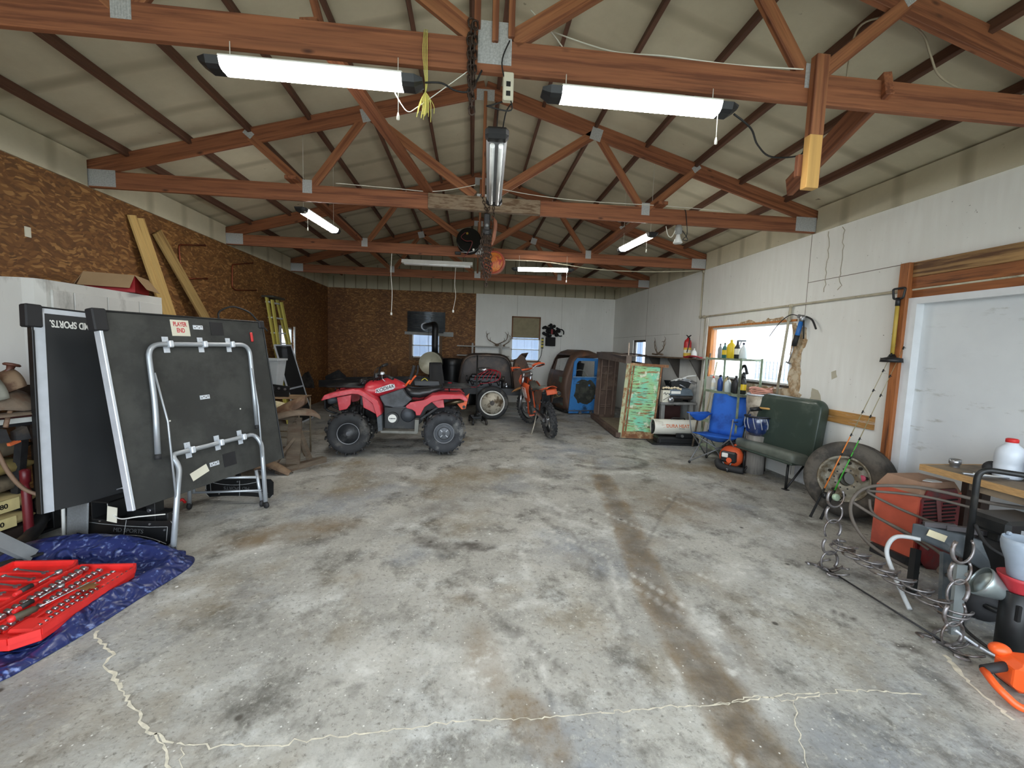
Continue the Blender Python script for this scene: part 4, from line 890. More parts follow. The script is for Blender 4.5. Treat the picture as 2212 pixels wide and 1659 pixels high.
hide('leather_strap', 'wide leather strap hanging off the saw horse down to a metal buckle near the floor', 'strap', [(-2.40, 5.22, .76), (-2.47, 5.10, .70), (-2.50, 5.06, .5), (-2.48, 5.04, .35), (-2.46, 4.98, .22), (-2.42, 4.94, .12)], .10, LEA)
o = MB().tube(rounded([(-2.45, 4.92, .11), (-2.38, 4.92, .11), (-2.38, 4.92, .05), (-2.45, 4.92, .05)], .015, 3, True), .006, 6, True).build('strap_buckle', STEEL); tag(o, 'metal buckle at the lower end of the hanging strap', 'buckle')
hide('leather_strap', 'looped leather strap end on the floor side of the saw horse', 'strap', [(-2.38, 5.10, .66), (-2.35, 5.02, .45), (-2.30, 5.0, .30), (-2.36, 5.02, .26), (-2.44, 5.04, .40)], .05, LEA2)
hide('sheepskin_pad', 'cream fleece saddle pad bunched behind the saw horse', 'pad', [(-2.7, 5.7, .74), (-2.55, 5.66, .80), (-2.42, 5.62, .78)], .2, mat('cream_fleece', (196, 184, 150), .95, var=.2, scale=30, bump=.5), .3, th=.03)
hide('leather_fender', 'stiff brown leather fender lying on the floor under the saw horse', 'tack', [(-2.75, 5.22, .30), (-2.5, 5.2, .20), (-2.26, 5.14, .10), (-2.14, 5.12, .03)], lambda u: .22*(1-.5*u), LEA, .3)
o = MB().bar((-2.72, 4.72, .09), (-2.30, 4.62, .02), .06, .03).build('wood_offcut', mat('red_brown_offcut', (132, 76, 54), .7)); tag(o, 'short reddish wood offcut on the floor under the table tennis board', 'offcut')
t = thing('hammer_axe', 'long-handled tool with an orange wooden handle standing behind the saw horse', 'tool', (-2.68, 5.72, .0))
MB().tube([(0, .0, .02), (0, 0, .55), (0, 0, .93)], [.02, .017, .02], 10, flat=1.3).build('handle', mat('orange_handle', (186, 96, 44), .5, var=.15), t); MB().bb(-.09, .09, -.03, .03, .93, 1.0, .01).build('head', DSTEEL, t)
t = thing('plate_bracket', 'black steel plate bracket with bolt holes beside the grey bin', 'bracket', (-2.60, 5.95, .0))
b = MB().box((-.06, 0, .95), (.34, .03, .10), Matrix.Rotation(.12, 3, 'Y')); b.build('plate', BLKM, t); b = MB(); [b.cyl((x, -.018, .95-x*.12), (x, -.014, .95-x*.12), .018, n=10) for x in (-.14, -.02, .06)]; b.build('bolt', STEEL, t)
MB().bb(-.1, .1, -.02, .02, .836, .91).build('foot', BLKM, t)
# ---- trailer wheel-less axle parts and hitch under the boards
t = thing('receiver_hitch', 'black square tube trailer hitch on the floor under the table tennis boards', 'hitch', (-2.83, 3.56, .0), -.22)
b = MB(); b.bb(-.75, .5, -.05, .05, .12, .22, .006); b.build('cross_tube', BLKM, t)
b = MB()
for (x0, x1, z0, z1) in ((-.02, .14, .18, .19), (-.02, .14, .32, .33), (-.02, -.01, .18, .33), (.13, .14, .18, .33)): b.bb(x0, x1, -.18, .14, z0, z1)
b.build('receiver_tube', BLKM, t); MB().bb(-.62, -.54, -.06, .02, .0, .30, .004).bb(-.62, -.54, -.3, .02, 0, .02).build('side_bracket', BLKM, t); MB().bb(.32, .4, -.06, .02, .0, .30, .004).bb(.32, .4, -.3, .02, 0, .02).build('side_bracket', BLKM, t)
b = MB(); [b.cyl((x, -.061, z_), (x, -.075, z_), .016, n=6) for x, z_ in ((-.58, .09), (-.58, .24), (.36, .09), (.36, .24))]; b.build('bolt', STEEL, t)
MB().box((.17, -.185, .24), (.085, .004, .12), Matrix.Rotation(.1, 3, 'Y')).build('white_label', PAPER, t, label='white data label')
MB().tube(spline([(.5, 0, .2), (.4, -.18, .24), (.25, -.2, .22), (.12, -.16, .26), (.0, -.08, .3)], 6), .005, 6).build('wire', WHITE, t)
MB().tube(rounded([(-.18, .05, .30), (-.05, -.02, .34), (.05, .0, .38), (.12, .06, .35)], .03), .009, 8).build('hitch_pin', STEEL, t)
o = MB().bar((-3.10, 3.50, .285), (-2.92, 3.47, .315), .12, .01, up=(0, .4, 1)).build('number_tag', mat('dark_tag', (40, 46, 56), .5)); tag(o, 'small dark license-style tag with pale letters resting on the hitch', 'tag')
text('tag_lettering', '5K', .09, frame((-2.99, 3.43, .33), (1, -.15, .12), (0, .35, 1)), WHITE, None, .001).parent = o
o = MB().grid(lambda u, v: V((-3.10+.17*u+.02*v, 3.42-.02*u, .04+.27*v+.03*math.sin(u*3))), 10, 8).build('wire_net', mat('net_mesh', (150, 154, 156), .5, .3, var=.12, scale=90, alpha=.6), solid=.006)
tag(o, 'white rimmed wire mesh basket panel leaning on the trailer hitch', 'mesh panel')
b = MB().tube(rounded([(-3.11, 3.41, .02), (-3.10, 3.41, .33), (-2.97, 3.41, .36)], .05), .012, 8); q = b.build('net_rim', WHITE, o)
t = thing('suspension_arm', 'dark steel suspension arm lying on the floor left of the table tennis boards', 'steel arm', (0, 0, 0))
MB().tube(spline([(-3.66, 3.80, .20), (-3.45, 3.62, .12), (-3.3, 3.35, .06), (-3.25, 3.1, .04)], 5), .045, 10).build('arm', DSTEEL, t); MB().bar((-3.9, 3.75, .03), (-3.45, 3.05, .03), .16, .04).build('flat_plate', DSTEEL, t)
MB().bar((-3.95, 3.70, .26), (-3.1, 3.80, .26), .05, .09).build('channel', BLKM, t); b = MB().bar((-3.62, 3.68, .0), (-3.62, 3.68, .30), .07, .03); b.build('bracket', BLKM, t)
b = MB(); [b.cyl((-3.62+d, 3.65, z_), (-3.62+d, 3.63, z_), .02, n=8) for d, z_ in ((0, .12), (0, .22))]; b.build('bolt', STEEL, t)
t = thing('machine_leg', 'grey slanted steel leg with a square foot beside the red tool case', 'machine leg', (0, 0, 0))
GPAINT = mat('grey_painted_steel', (132, 136, 138), .5, .2, var=.1)
MB().bar((-3.08, 2.84, .34), (-2.96, 3.02, .08), .04, .08, up=(0, 1, .4)).build('leg', GPAINT, t); MB().bar((-3.06, 2.88, .085), (-2.93, 3.06, .085), .05, .015).build('foot', DSTEEL, t)
t = thing('small_wheel', 'small black wheel with a pale hub on the floor behind the table tennis legs', 'wheel', (-2.62, 4.75, .10)); MB().lathe([(.05, -.02), (.09, -.025), (.10, 0), (.09, .025), (.05, .02)], (0, 0, 0), (.25, -.95, 0), 24, caps=False).build('tyre', RUB, t); MB().lathe([(0, .012), (.03, .02), (.052, .018), (.052, -.018), (0, -.012)], (0, 0, 0), (.25, -.95, 0), 20).build('hub', mat('pale_hub', (176, 172, 160), .6), t)
# ---- mortar bags, red can, saddle on its bar stand
BAG = mat('mortar_bag', (188, 168, 116), .8, var=.15, dirt=(140, 118, 76), damt=.35)
DIRTB = mat('dusty_sack', (116, 104, 84), .9, var=.3, scale=8, dirt=(74, 64, 52), damt=.4)
def sack(lb, loc, d, m, rz=0, nm='mortar_bag', marks=None):
    b = MB(); n = 16; secs = []
    for k in range(9):
        u = k/8*2-1; s_ = (1-abs(u)**5)**.5; s_ = max(s_, .25); secs.append([(d[0]/2*math.copysign(abs(math.cos(a))**.6, math.cos(a))*(.92+.08*s_), u*d[1]/2, d[2]/2*s_*math.copysign(abs(math.sin(a))**.7, math.sin(a))+d[2]/2) for a in [2*PI*i/n for i in range(n)]])
    b.loft(secs); o = b.build(nm, m); o.location = loc; o.rotation_euler = (0, 0, rz); tag(o, lb, 'bag', 'bags stacked behind the table tennis boards')
    if marks:
        q = MB().bb(d[0]/2-.012, d[0]/2+.006, -.12, .12, .02, d[2]-.02).build('label_band', mat('bag_label', (214, 198, 140), .7), o)
        text('bag_lettering', marks, .05, frame((d[0]/2+.0075, .02, d[2]/2), (0, 1, 0), (0, 0, 1)), BLKM, o, .0005, .001)
    return o
sx_, sy_ = -3.62, 3.42
o = MB().bb(-3.98, -3.42, 3.02, 3.62, .0, .11).build('wooden_pallet', DKW); tag(o, 'low dark wooden pallet under the bagged mortar at far left', 'pallet')
sack('lowest mortar bag with a pale band reading 80, at far left', (-3.70, 3.32, .115), (.52, .52, .12), BAG, -.15, marks='80'); sack('second mortar bag from the bottom, its pale band reading 80', (-3.70, 3.34, .24), (.52, .52, .13), BAG, -.1, marks='80')
sack('dusty brown sack on the mortar bags', (-3.72, 3.32, .375), (.5, .56, .13), DIRTB, .1, 'dusty_sack'); sack('wrinkled yellowish sack, second from the top of the stack', (-3.72, 3.36, .51), (.5, .58, .12), mat('yellow_sack', (142, 124, 74), .85, var=.3, scale=9), -.05, 'dusty_sack'); sack('dark topmost sack of the stack at far left', (-3.74, 3.34, .635), (.5, .6, .16), DIRTB, 0, 'dusty_sack')
t = thing('red_cylinder', 'slim red steel cylinder standing beside the mortar bags', 'cylinder', (-3.36, 3.42, .0)); MB().lathe([(.026, 0), (.028, .01), (.028, .40), (.02, .43), (.02, .46), (.03, .47), (.03, .56), (.015, .57)], n=16).build('body', mat('dark_red_paint', (104, 24, 32), .4, var=.15), t)
t = thing('saddle_rack', 'white and maroon metal rail rack holding the saddle at far left', 'rack', (0, 0, 0))
MB().bar((-3.35, 2.75, .985), (-3.05, 3.55, .985), .05, .035).build('rail', WHITE, t, label='white rail'); MB().bar((-3.38, 2.75, 1.012), (-3.08, 3.55, 1.012), .06, .02).build('trim', mat('maroon_paint', (84, 38, 34), .6), t, label='maroon strip')
MB().bar((-3.5, 2.7, .95), (-3.12, 3.60, .95), .12, .03).build('channel', DSTEEL, t); b = MB()
for k in range(4): b.prism([(0, 0), (.08, 0), (.06, .09), (.0, .06)], .05, Matrix.Translation((-3.17+.03*k, 3.02+.10*k, .86)) @ Matrix.Rotation(1.3, 4, 'Z') @ Matrix.Rotation(PI/2, 4, 'X'))
b.build('gear_box', DSTEEL, t); MB().box((-3.10, 3.1, .85), (.02, .07, .02), Matrix.Rotation(.2, 3, 'X')).build('orange_reflector', mat('orange_reflector', (196, 100, 60), .4), t)
for y in (2.85, 3.5): MB().bar((-3.55, y, 0), (-3.42, y, .95), .05, .05, up=(1, 0, 0)).build('post', DSTEEL, t)
MB().tube(spline([(-3.22, 2.95, .93), (-3.2, 2.93, .8), (-3.26, 2.9, .62), (-3.36, 2.9, .5)], 5), .016, 8).build('hose', mat('grey_hose', (150, 152, 150), .6), t); MB().tube(spline([(-3.2, 3.08, .85), (-3.18, 3.12, .66), (-3.14, 3.18, .5), (-3.06, 3.24, .42)], 5), .013, 8).build('lever', mat('bare_lever', (124, 100, 80), .6), t)
t = thing('saddle', 'worn western saddle with a leather horn under a grey canvas cover, at far left', 'saddle', (-3.34, 3.06, 1.03), -.30); t.scale = (.72, .85, .9)
def sad(u, v):      # u along, v across
    a = (v-.5)*2.6; x = .20*math.sin(a)*1.0; zz = .13*math.cos(a)+.12; y = (u-.5)*.56
    return V((x, y, zz+.10*max(0, (u-.7))*3*math.cos(a/1.6)+.16*max(0, .22-u)*math.cos(a/1.5)))
MB().grid(sad, 18, 16).build('seat', LEA, t, solid=.02)
def sk_(u, v): a = (v-.5)*3.5; return V((.26*math.sin(a*.85)*1.0+.02*math.sin(u*9), (u-.5)*.62, .115*math.cos(a)+.06+.01*math.sin(u*14+v*5)))
MB().grid(sk_, 18, 18).build('skirt', LEA2, t, solid=.014)
MB().tube([(0, .25, .29), (0, .27, .34), (0, .28, .37)], [.035, .022, .028], 12).lathe([(.01, -.012), (.05, -.010), (.056, 0), (.045, .010), (.01, .014)], (0, .285, .378), (0, .25, 1), 18).build('horn', mat('horn_leather', (92, 54, 42), .5, var=.15), t, label='reddish brown leather saddle horn')
CANV = mat('canvas_cover', (136, 136, 126), .85, var=.12, scale=14, dirt=(112, 108, 96), damt=.4)
def cv(u, v): a = (v-.45)*2.9; return V((.24*math.sin(a)+.02, -.34+u*.48, .17*math.cos(a)+.14+.012*math.sin(u*11+v*8)))
MB().grid(cv, 16, 16).build('canvas_cover', CANV, t, solid=.006, label='grey canvas cover over the seat')
MB().tube(spline([(.2, .05, .12), (.26, .0, .02), (.28, -.08, -.04), (.26, .02, -.06), (.22, .08, .0)], 5), .013, 6).build('stirrup_ring', LEA2, t); MB().tube(spline([(.18, .2, .1), (.27, .12, .0), (.27, .1, -.08)], 5), .018, 6, flat=.3).build('strap', LEA, t)
MB().box((.27, -.14, -.01), (.02, .10, .09), ch=.006).build('cinch_tab', LEA2, t)
t2 = hide('leather_girth', 'folded tan girth and straps spread along the rack below the saddle', 'strap', [(-3.30, 2.70, 1.045), (-3.22, 2.9, 1.05), (-3.14, 3.15, 1.05), (-3.08, 3.4, 1.05)], .16, LEA2, .1)
# ---------------------------------------------------------------- tyres
TYRE = mat('tyre_rubber', (44, 45, 47), .8, var=.25, scale=10, dirt=(88, 86, 82), damt=.3, dscale=4)
TYRED = mat('dusty_tyre', (64, 61, 57), .85, var=.25, scale=8, dirt=(92, 86, 78), damt=.42, dscale=4)
WHLB = mat('black_wheel', (40, 42, 45), .5, .2, var=.15, dirt=(92, 92, 92), damt=.2)
def tyre_mb(R, r, w, n=48, sq=.35):
    """tyre round the y axis"""
    h = w/2; rr = R-r
    pr = [(r, -h*.62), (r+rr*.12, -h*.80), (r+rr*.45, -h), (r+rr*.75, -h*.96), (R-rr*.10, -h*.78), (R-.004, -h*sq), (R, 0), (R-.004, h*sq), (R-rr*.10, h*.78), (r+rr*.75, h*.96), (r+rr*.45, h), (r+rr*.12, h*.80), (r, h*.62), (r-.01, 0), (r, -h*.62)]
    return MB().lathe(pr, (0, 0, 0), (0, 1, 0), n, caps=False)
def rim_mb(r, w, dish=.03, holes=0, hub=.045, n=32):
    h = w/2*.62
    b = MB().lathe([(r*1.03, -h-.004), (r*1.03, -h+.008), (r*.95, -h+.016), (r*.90, -h+.035), (r*.86, -h+.06), (r*.62, -h+.04+dish), (r*.55, -h+.02+dish), (r*.30, -h+.03+dish), (r*.26, -h+.01+dish), (hub*.6, -h+.005+dish)], (0, 0, 0), (0, 1, 0), n, caps=True)
    b.lathe([(r*1.03, h+.004), (r*.9, h-.02), (r*.85, 0)], (0, 0, 0), (0, 1, 0), n, caps=False)
    return b
def lugs(b, R, w, n, kind='atv', hgt=.022):
    for k in range(n):
        for s in (-1, 1):
            a = 2*PI*(k+(.5 if s > 0 else 0))/n; ca, sa = math.cos(a), math.sin(a)
            rad = V((ca, 0, sa)); tan = V((-sa, 0, ca)); y = V((0, 1, 0))
            d1 = (y*s+tan*.45).normalized(); d2 = rad.cross(d1)
            M3 = Matrix((d1, d2, rad)).transposed()
            b.box(rad*(R+hgt*.3)+y*s*w*.17, (w*.32, R*.062, hgt), M3, ch=.003)
            rr2 = (rad*.62+y*s*.78).normalized(); M4 = Matrix((d1, rr2.cross(d1), rr2)).transposed()
            b.box(rad*(R-.030)+y*s*w*.455, (w*.12, R*.085, .075), M4, ch=.003)
    return b
def wheel(par, c, R, r, w, tm, rm, lug=0, dish=.03, nm='wheel', lab=None, rot=None, bolts=0, bm=None, side=-1):
    b = tyre_mb(R-(.026 if lug else 0), r, w)
    if lug: lugs(b, R-.016, w, lug)
    o = b.build('tyre', tm, par, loc=c, fix=False, label=lab)
    if rot: o.rotation_euler = rot
    q = rim_mb(r, w, dish).build('rim', rm, o)
    if lug:
        h = w/2*.62; MB().lathe([(r*1.0, -h-.012), (r*.96, -h-.016), (r*.92, -h-.004)], (0, 0, 0), (0, 1, 0), 32, caps=False).lathe([(r*.66, -h+.015), (r*.60, -h+.004), (r*.52, -h+.01)], (0, 0, 0), (0, 1, 0), 32, caps=False).cyl((0, -h+.04, 0), (0, -h-.004, 0), r*.2, n=16).build('rim_ring', mat('ring_grey', (120, 122, 126), .5, .3), o)
    if bolts:
        bb_ = MB(); h = w/2*.62
        for k in range(bolts): a = 2*PI*k/bolts; bb_.cyl((r*.42*math.cos(a), -h+.0+dish, r*.42*math.sin(a)), (r*.42*math.cos(a), -h+.03+dish, r*.42*math.sin(a)), .012, n=6)
        bb_.build('lug_nuts', bm or STEEL, o)
    if side > 0: o.rotation_euler = (0, 0, PI)
    return o
# ---------------------------------------------------------------- red quad
REDB = mat('faded_red_plastic', (188, 44, 56), .38, var=.10, scale=3, dirt=(214, 96, 104), damt=.28, dscale=2.5, coat=.2)
GRYB = mat('scuffed_grey_plastic', (74, 79, 84), .55, var=.2, scale=5, dirt=(50, 53, 56), damt=.4)
OR = mat('orange_paint', (232, 96, 38), .4, var=.1)
t = thing('quad_bike', 'red quad bike with knobbly tyres and black seat parked across the middle floor', 'quad bike', (-1.715, 6.03, 0), .084)
q_ = lambda zx, zy: ((zx-465)/985, .32-(zy-1065+.0264*(zx-465))/985)
def side(name, pts, y0, y1, m, bev=.006, label=None, par=None, px=True):
    P = [q_(*p) for p in pts] if px else pts
    b = MB().prism([(x, z_) for x, z_ in P], y1-y0, Matrix(((1, 0, 0, 0), (0, 0, 1, y0), (0, 1, 0, 0), (0, 0, 0, 1))))
    return b.build(name, m, par or t, bev=bev, label=label)
MU = mat('muddy_quad_tyre', (52, 54, 58), .8, var=.3, scale=9, dirt=(112, 112, 110), damt=.32, dscale=5)
wheel(t, (0, 0, .325), .325, .155, .22, TYRE, WHLB, 15, .02, bolts=4)
wheel(t, (1.335, 0, .325), .325, .15, .26, MU, mat('dusty_wheel', (104, 108, 114), .55, .2, var=.2), 14, .01, bolts=4)
X4 = MB(); [X4.bar((1.335+.035*math.cos(a), -.098, .325+.035*math.sin(a)), (1.335+.075*math.cos(a), -.098, .325+.075*math.sin(a)), .012, .012, up=(0, 1, 0)) for a in [PI/4+PI/2*k for k in range(4)]]; X4.build('hub_spokes', STEEL, t); MB().lathe([(.085, 0), (.09, .004), (.095, 0)], (1.335, -.085, .325), (0, -1, 0), 28, caps=False).build('hub_ring', BLKM, t)
wheel(t, (0, .86, .325), .325, .155, .22, TYRE, WHLB, 15, side=1); wheel(t, (1.335, .86, .325), .325, .15, .26, MU, MATS['dusty_wheel'], 14, side=1)
MB().cyl((0, .08, .325), (0, .8, .325), .03).cyl((1.335, .08, .325), (1.335, .8, .325), .03).build('axles', BLKM, t)
def sheet(pts, y0, y1, m, name, th=.012, crown=.0):
    P = [q_(*p) for p in pts]
    return MB().grid(lambda u, v: (lambda i: V((P[i][0], y0+(y1-y0)*v, P[i][1]+crown*math.sin(PI*v))))(min(int(round(u*(len(P)-1))), len(P)-1)), len(P)-1, 8).build(name, m, t, solid=th)
for y0, y1, s in ((-.10, -.085, 0), (.945, .96, 1)):
    side('front_flare', [(125, 605), (165, 535), (300, 492), (520, 445), (620, 445), (720, 500), (840, 575), (880, 650), (908, 770), (850, 818), (815, 700), (790, 620), (690, 545), (600, 500), (520, 498), (380, 530), (250, 565)], y0, y1, REDB)
    side('rear_flare', [(1240, 645), (1300, 590), (1500, 545), (1610, 480), (1750, 462), (2030, 458), (2112, 522), (2090, 550), (2000, 515), (1750, 530), (1600, 575), (1500, 650), (1440, 770), (1385, 772), (1372, 722), (1330, 690), (1250, 672)], y0, y1, REDB)
for y0, y1 in ((-.095, .25), (.61, .955)):
    sheet([(125, 600), (165, 535), (300, 490), (520, 443), (620, 443), (720, 500), (840, 575), (885, 660), (908, 770)], y0, y1, REDB, 'front_fender')
    sheet([(1385, 770), (1440, 690), (1500, 560), (1610, 482), (1750, 462), (2030, 458), (2112, 522)], y0, y1, REDB, 'rear_fender')
for y0 in (-.04, .86):
    side('inner_guard', [(310, 560), (500, 515), (490, 650), (440, 720), (340, 745)], y0, y0+.03, REDB); side('inner_guard', [(640, 520), (700, 550), (800, 650), (830, 780), (760, 740), (660, 690)], y0, y0+.03, REDB)
    side('inner_guard', [(1585, 575), (1765, 540), (1780, 660), (1690, 670)], y0+.03, y0+.06, REDB)
# tank and cowl, lofted across the width
def loftbody(name, secs, m, label=None):
    """secs: list of (px x, [(half width, px y)...]) cross-sections from top down"""
    S = []
    for zx, row in secs:
        R_ = []
        for w, zy in row: x, z_ = q_(zx, zy); R_.append((x, .43-w, z_))
        for w, zy in row[::-1]: x, z_ = q_(zx, zy); R_.append((x, .43+w, z_))
        S.append(R_)
    return MB().loft(S).build(name, m, t, label=label)
loftbody('tank_cowl', [(600, [(.10, 420), (.20, 435), (.30, 450), (.20, 520)]), (680, [(.08, 352), (.18, 380), (.34, 470), (.20, 560)]), (800, [(.08, 340), (.15, 370), (.26, 470), (.2, 580)]), (940, [(.06, 293), (.13, 320), (.20, 430), (.19, 540)]), (1050, [(.06, 308), (.13, 330), (.19, 420), (.18, 490)]), (1150, [(.05, 350), (.11, 365), (.17, 420), (.17, 450)]), (1215, [(.04, 388), (.08, 392), (.13, 402), (.13, 410)])], REDB)
side('side_panel', [(860, 545), (1175, 425), (1240, 520), (1310, 575), (1240, 650), (1180, 690), (1050, 700), (930, 680), (880, 600)], .13, .72, GRYB)
loftbody('seat', [(1165, [(.06, 395), (.10, 405), (.15, 440), (.14, 450)]), (1290, [(.10, 425), (.14, 440), (.17, 540), (.15, 560)]), (1420, [(.12, 425), (.17, 445), (.19, 550), (.16, 565)]), (1560, [(.13, 405), (.18, 425), (.19, 505), (.16, 530)]), (1700, [(.12, 380), (.17, 400), (.18, 430), (.15, 450)]), (1785, [(.10, 392), (.14, 400), (.15, 425), (.13, 440)])], mat('black_vinyl', (30, 31, 33), .35, var=.1, dirt=(60, 60, 60), damt=.15), 'black vinyl seat')
dec = side('decal', [(778, 478), (800, 445), (1000, 365), (1055, 362), (1070, 410), (1040, 440), (830, 505), (785, 500)], .175, .18, mat('silver_decal', (206, 208, 210), .35), 0, 'silver name decal')
x_, z_ = q_(925, 436); text('decal_lettering', 'KODIAK', .072, frame((x_, .173, z_), (1, 0, .34), (-.34, 0, 1)), BLKM, dec, .0008, .001, shear=.3)
# lower frame, engine, footwell
side('frame_body', [(560, 560), (850, 560), (1250, 660), (1800, 560), (1900, 620), (1500, 780), (1460, 930), (1380, 1000), (900, 1000), (850, 800), (700, 760), (560, 700)], .30, .58, BLKM)
side('engine_block', [(970, 720), (1060, 690), (1250, 680), (1340, 700), (1380, 760), (1350, 900), (1100, 920), (1000, 900), (960, 820)], .12, .70, mat('engine_grey', (64, 68, 74), .5, .3, var=.2), .012)
x_, z_ = q_(1045, 850); eng = MB().cyl((x_, .05, z_), (x_, .14, z_), .088, n=28).build('starter_cover', BLKM, t); MB().cyl((x_, .04, z_), (x_, .055, z_), .060, n=28).build('white_disc', WHITE, eng, label='round white cover badge'); text('badge_lettering', 'YAMAHA', .022, frame((x_, .038, z_), (1, 0, 0), (0, 0, 1)), BLKM, eng, .0006, .0008)
x_, z_ = q_(1260, 800); MB().lathe([(.105, 0), (.105, .05), (.09, .075), (.02, .08)], (x_, .13, z_), (0, -1, 0), 24).build('clutch_cover', MATS['engine_grey'], t)
side('foot_plate', [(890, 1010), (1360, 1010), (1365, 840), (1425, 840), (1415, 1030), (1390, 1050), (900, 1045)], -.06, .10, mat('grey_footwell', (112, 112, 106), .6, .1, var=.2, dirt=(70, 70, 68), damt=.35)); side('foot_plate', [(890, 1010), (1360, 1010), (1365, 840), (1425, 840), (1415, 1030), (1390, 1050), (900, 1045)], .76, .92, MATS['grey_footwell'])
side('front_shield', [(840, 815), (905, 780), (920, 1005), (860, 1030)], -.05, .91, GRYB); side('splash_panel', [(925, 700), (1360, 700), (1360, 1010), (925, 1010)], .11, .125, BLKM)
x0, z0 = q_(100, 640); x1, z1 = q_(150, 850)
for y in (.25, .61): MB().tube(rounded([(x0+.25, y, z0+.12), (x0-.01, y, z0), (x0, y, z0-.15), (x0+.2, y, z1)], .05), .016, 8).build('bumper_tube', BLKM, t)
MB().bb(x0+.0, x0+.03, .12, .74, z0-.12, z0+.02, .01).build('bumper', BLKM, t); MB().tube([(x0+.01, .25, z0-.05), (x0+.01, .61, z0-.05)], .015, 8).build('bumper_bar', BLKM, t)
for y in (.10, .66): 
    h = MB().lathe([(.06, 0), (.07, .03), (.05, .12), (.02, .14)], (x0+.06, y+.05, z0+.02), (1, 0, 0), 16); h.build('headlight', GRYB, t)
MB().tube([(x0+.1, .05, z1+.02), (x0+.1, .1, z1-.0), (x0+.14, .14, z1-.01)], .012, 6).build('tow_loop', STEEL, t)
# racks
def rack(name, xa, xb, z_, w, n):
    fr = MB().tube(rounded([(xa, .43-w*.75, z_-.01), (xb, .43-w, z_), (xb, .43+w, z_), (xa, .43+w*.75, z_-.01)], .05, 4, True), .012, 8, True); o = fr.build(name, BLKM, t)
    b = MB(); [b.tube([(xa, .43-w*.7+k*(w*1.4)/(n-1), z_), (xb, .43-w*.7+k*(w*1.4)/(n-1), z_+.004)], .007, 6) for k in range(n)]; b.build('rack_bars', BLKM, o)
    b = MB(); [b.cyl((xx, y, z_), (xx, y, z_-.09), .009, n=6) for xx in (xa+.1, xb-.1) for y in (.3, .56)]; b.build('rack_mounts', BLKM, o)
xa, z_ = q_(120, 430); xb, _ = q_(630, 430); rack('front_rack', xa, xb, z_, .36, 8)
xa, z_ = q_(1760, 395); xb, _ = q_(2165, 400); rack('rear_rack', xa, xb, z_+.02, .38, 8)
xa, z_ = q_(545, 330); MB().tube(rounded([(xa, .25, z_-.09), (xa+.06, .25, z_), (xa+.06, .6, z_), (xa, .6, z_-.09)], .03), .016, 8).build('rack_hoop', BLKM, t); x_, z_ = q_(590, 370); MB().box((x_, .43, z_), (.10, .30, .10), ch=.03).build('headlamp_pod', BLK, t)
# steering
x_, z_ = q_(790, 320); MB().tube([(x_+.05, .43, z_-.1), (x_, .43, z_+.03), (x_+.02, .43, z_+.09)], .025, 8).build('steering_stem', BLKM, t)
g0 = V((*q_(1055, 275)[:1], .02, q_(1055, 275)[1])); g1 = V((q_(920, 235)[0], .14, q_(920, 235)[1])); h0 = V((q_(880, 120)[0], .86, q_(870, 110)[1]+.0)); h1 = V((q_(800, 150)[0], .74, q_(800, 150)[1]))
hb = MB().tube(spline([g0, g1, (x_+.03, .30, z_+.06), (x_+.02, .43, z_+.08), (x_+.0, .58, z_+.09), h1, h0], 5), .014, 8).build('handlebar', BLKM, t)
MB().tube([g0, g0.lerp(g1, .75)], .022, 10).build('grip', GRIPB, hb); MB().tube([h0, h0.lerp(h1, .8)], .022, 10).build('grip', GRIPB, hb); MB().box(g1+V((-.03, .03, .02)), (.06, .06, .05), ch=.012).build('switch_gear', mat('silver_reservoir', (178, 180, 182), .35, .6), hb)
MB().box((x_+.0, .43, z_+.05), (.09, .16, .09), ch=.02).build('instrument_pod', BLK, hb); MB().tube(spline([g1+V((-.03, -.02, 0)), g1+V((-.02, -.05, -.05)), g1+V((.02, -.05, -.09))], 4), .007, 6).build('brake_lever', STEEL, hb)
MB().tube(spline([g1, (x_-.03, .3, z_+.0), (x_-.08, .4, z_-.07)], 5), .008, 6).tube(spline([h1, (x_-.06, .6, z_+.12), (x_-.07, .5, z_-.05)], 5), .006, 6).build('control_cables', CORD, hb)
# exhaust, shocks, rear orange bracket, tool fork
a = V((q_(1780, 640)[0], .16, q_(1780, 640)[1])); c = V((q_(2065, 555)[0], .12, q_(2065, 555)[1])); MB().tube([a, a.lerp(c, .35), a.lerp(c, .4), c], [.022, .028, .036, .036], 14).build('muffler', mat('bronze_muffler', (96, 86, 66), .35, .8, var=.2), t)
for x_, z0, z1 in ((q_(550, 560)[0], .68, .36), (q_(1560, 640)[0], .62, .36)):
    for y in (.14, .72): MB().tube([(x_, y+.05, z0), (x_-.03, y, z1)], .03, 10).build('shock_absorber', BLKM, t)
MB().bar((*q_(1440, 860)[:1], .12, q_(1440, 860)[1]), (q_(1740, 640)[0], .15, q_(1740, 640)[1]), .03, .03).build('swing_arm', BLKM, t)
o = side('orange_bracket', [(1950, 610), (2060, 560), (2165, 475), (2110, 715), (2050, 725)], .30, .34, OR, .004, 'orange bracket at the tail'); x_, z_ = q_(2085, 685); MB().cyl((x_, .285, z_), (x_, .31, z_), .024, n=16).build('bracket_hole', BLKM, o)
o = MB().tube([V((q_(1215, 385)[0], .2, q_(1215, 385)[1])), V((q_(1285, 285)[0], .2, q_(1285, 285)[1]))], .016, 8).tube(spline([V((q_(1265, 365)[0], .26, q_(1265, 365)[1])), V((q_(1310, 290)[0], .26, q_(1310, 290)[1])), V((q_(1360, 230)[0], .26, q_(1360, 230)[1]))], 4), .015, 8).build('orange_fork', OR, t, label='orange padded gun rack fork behind the tank')
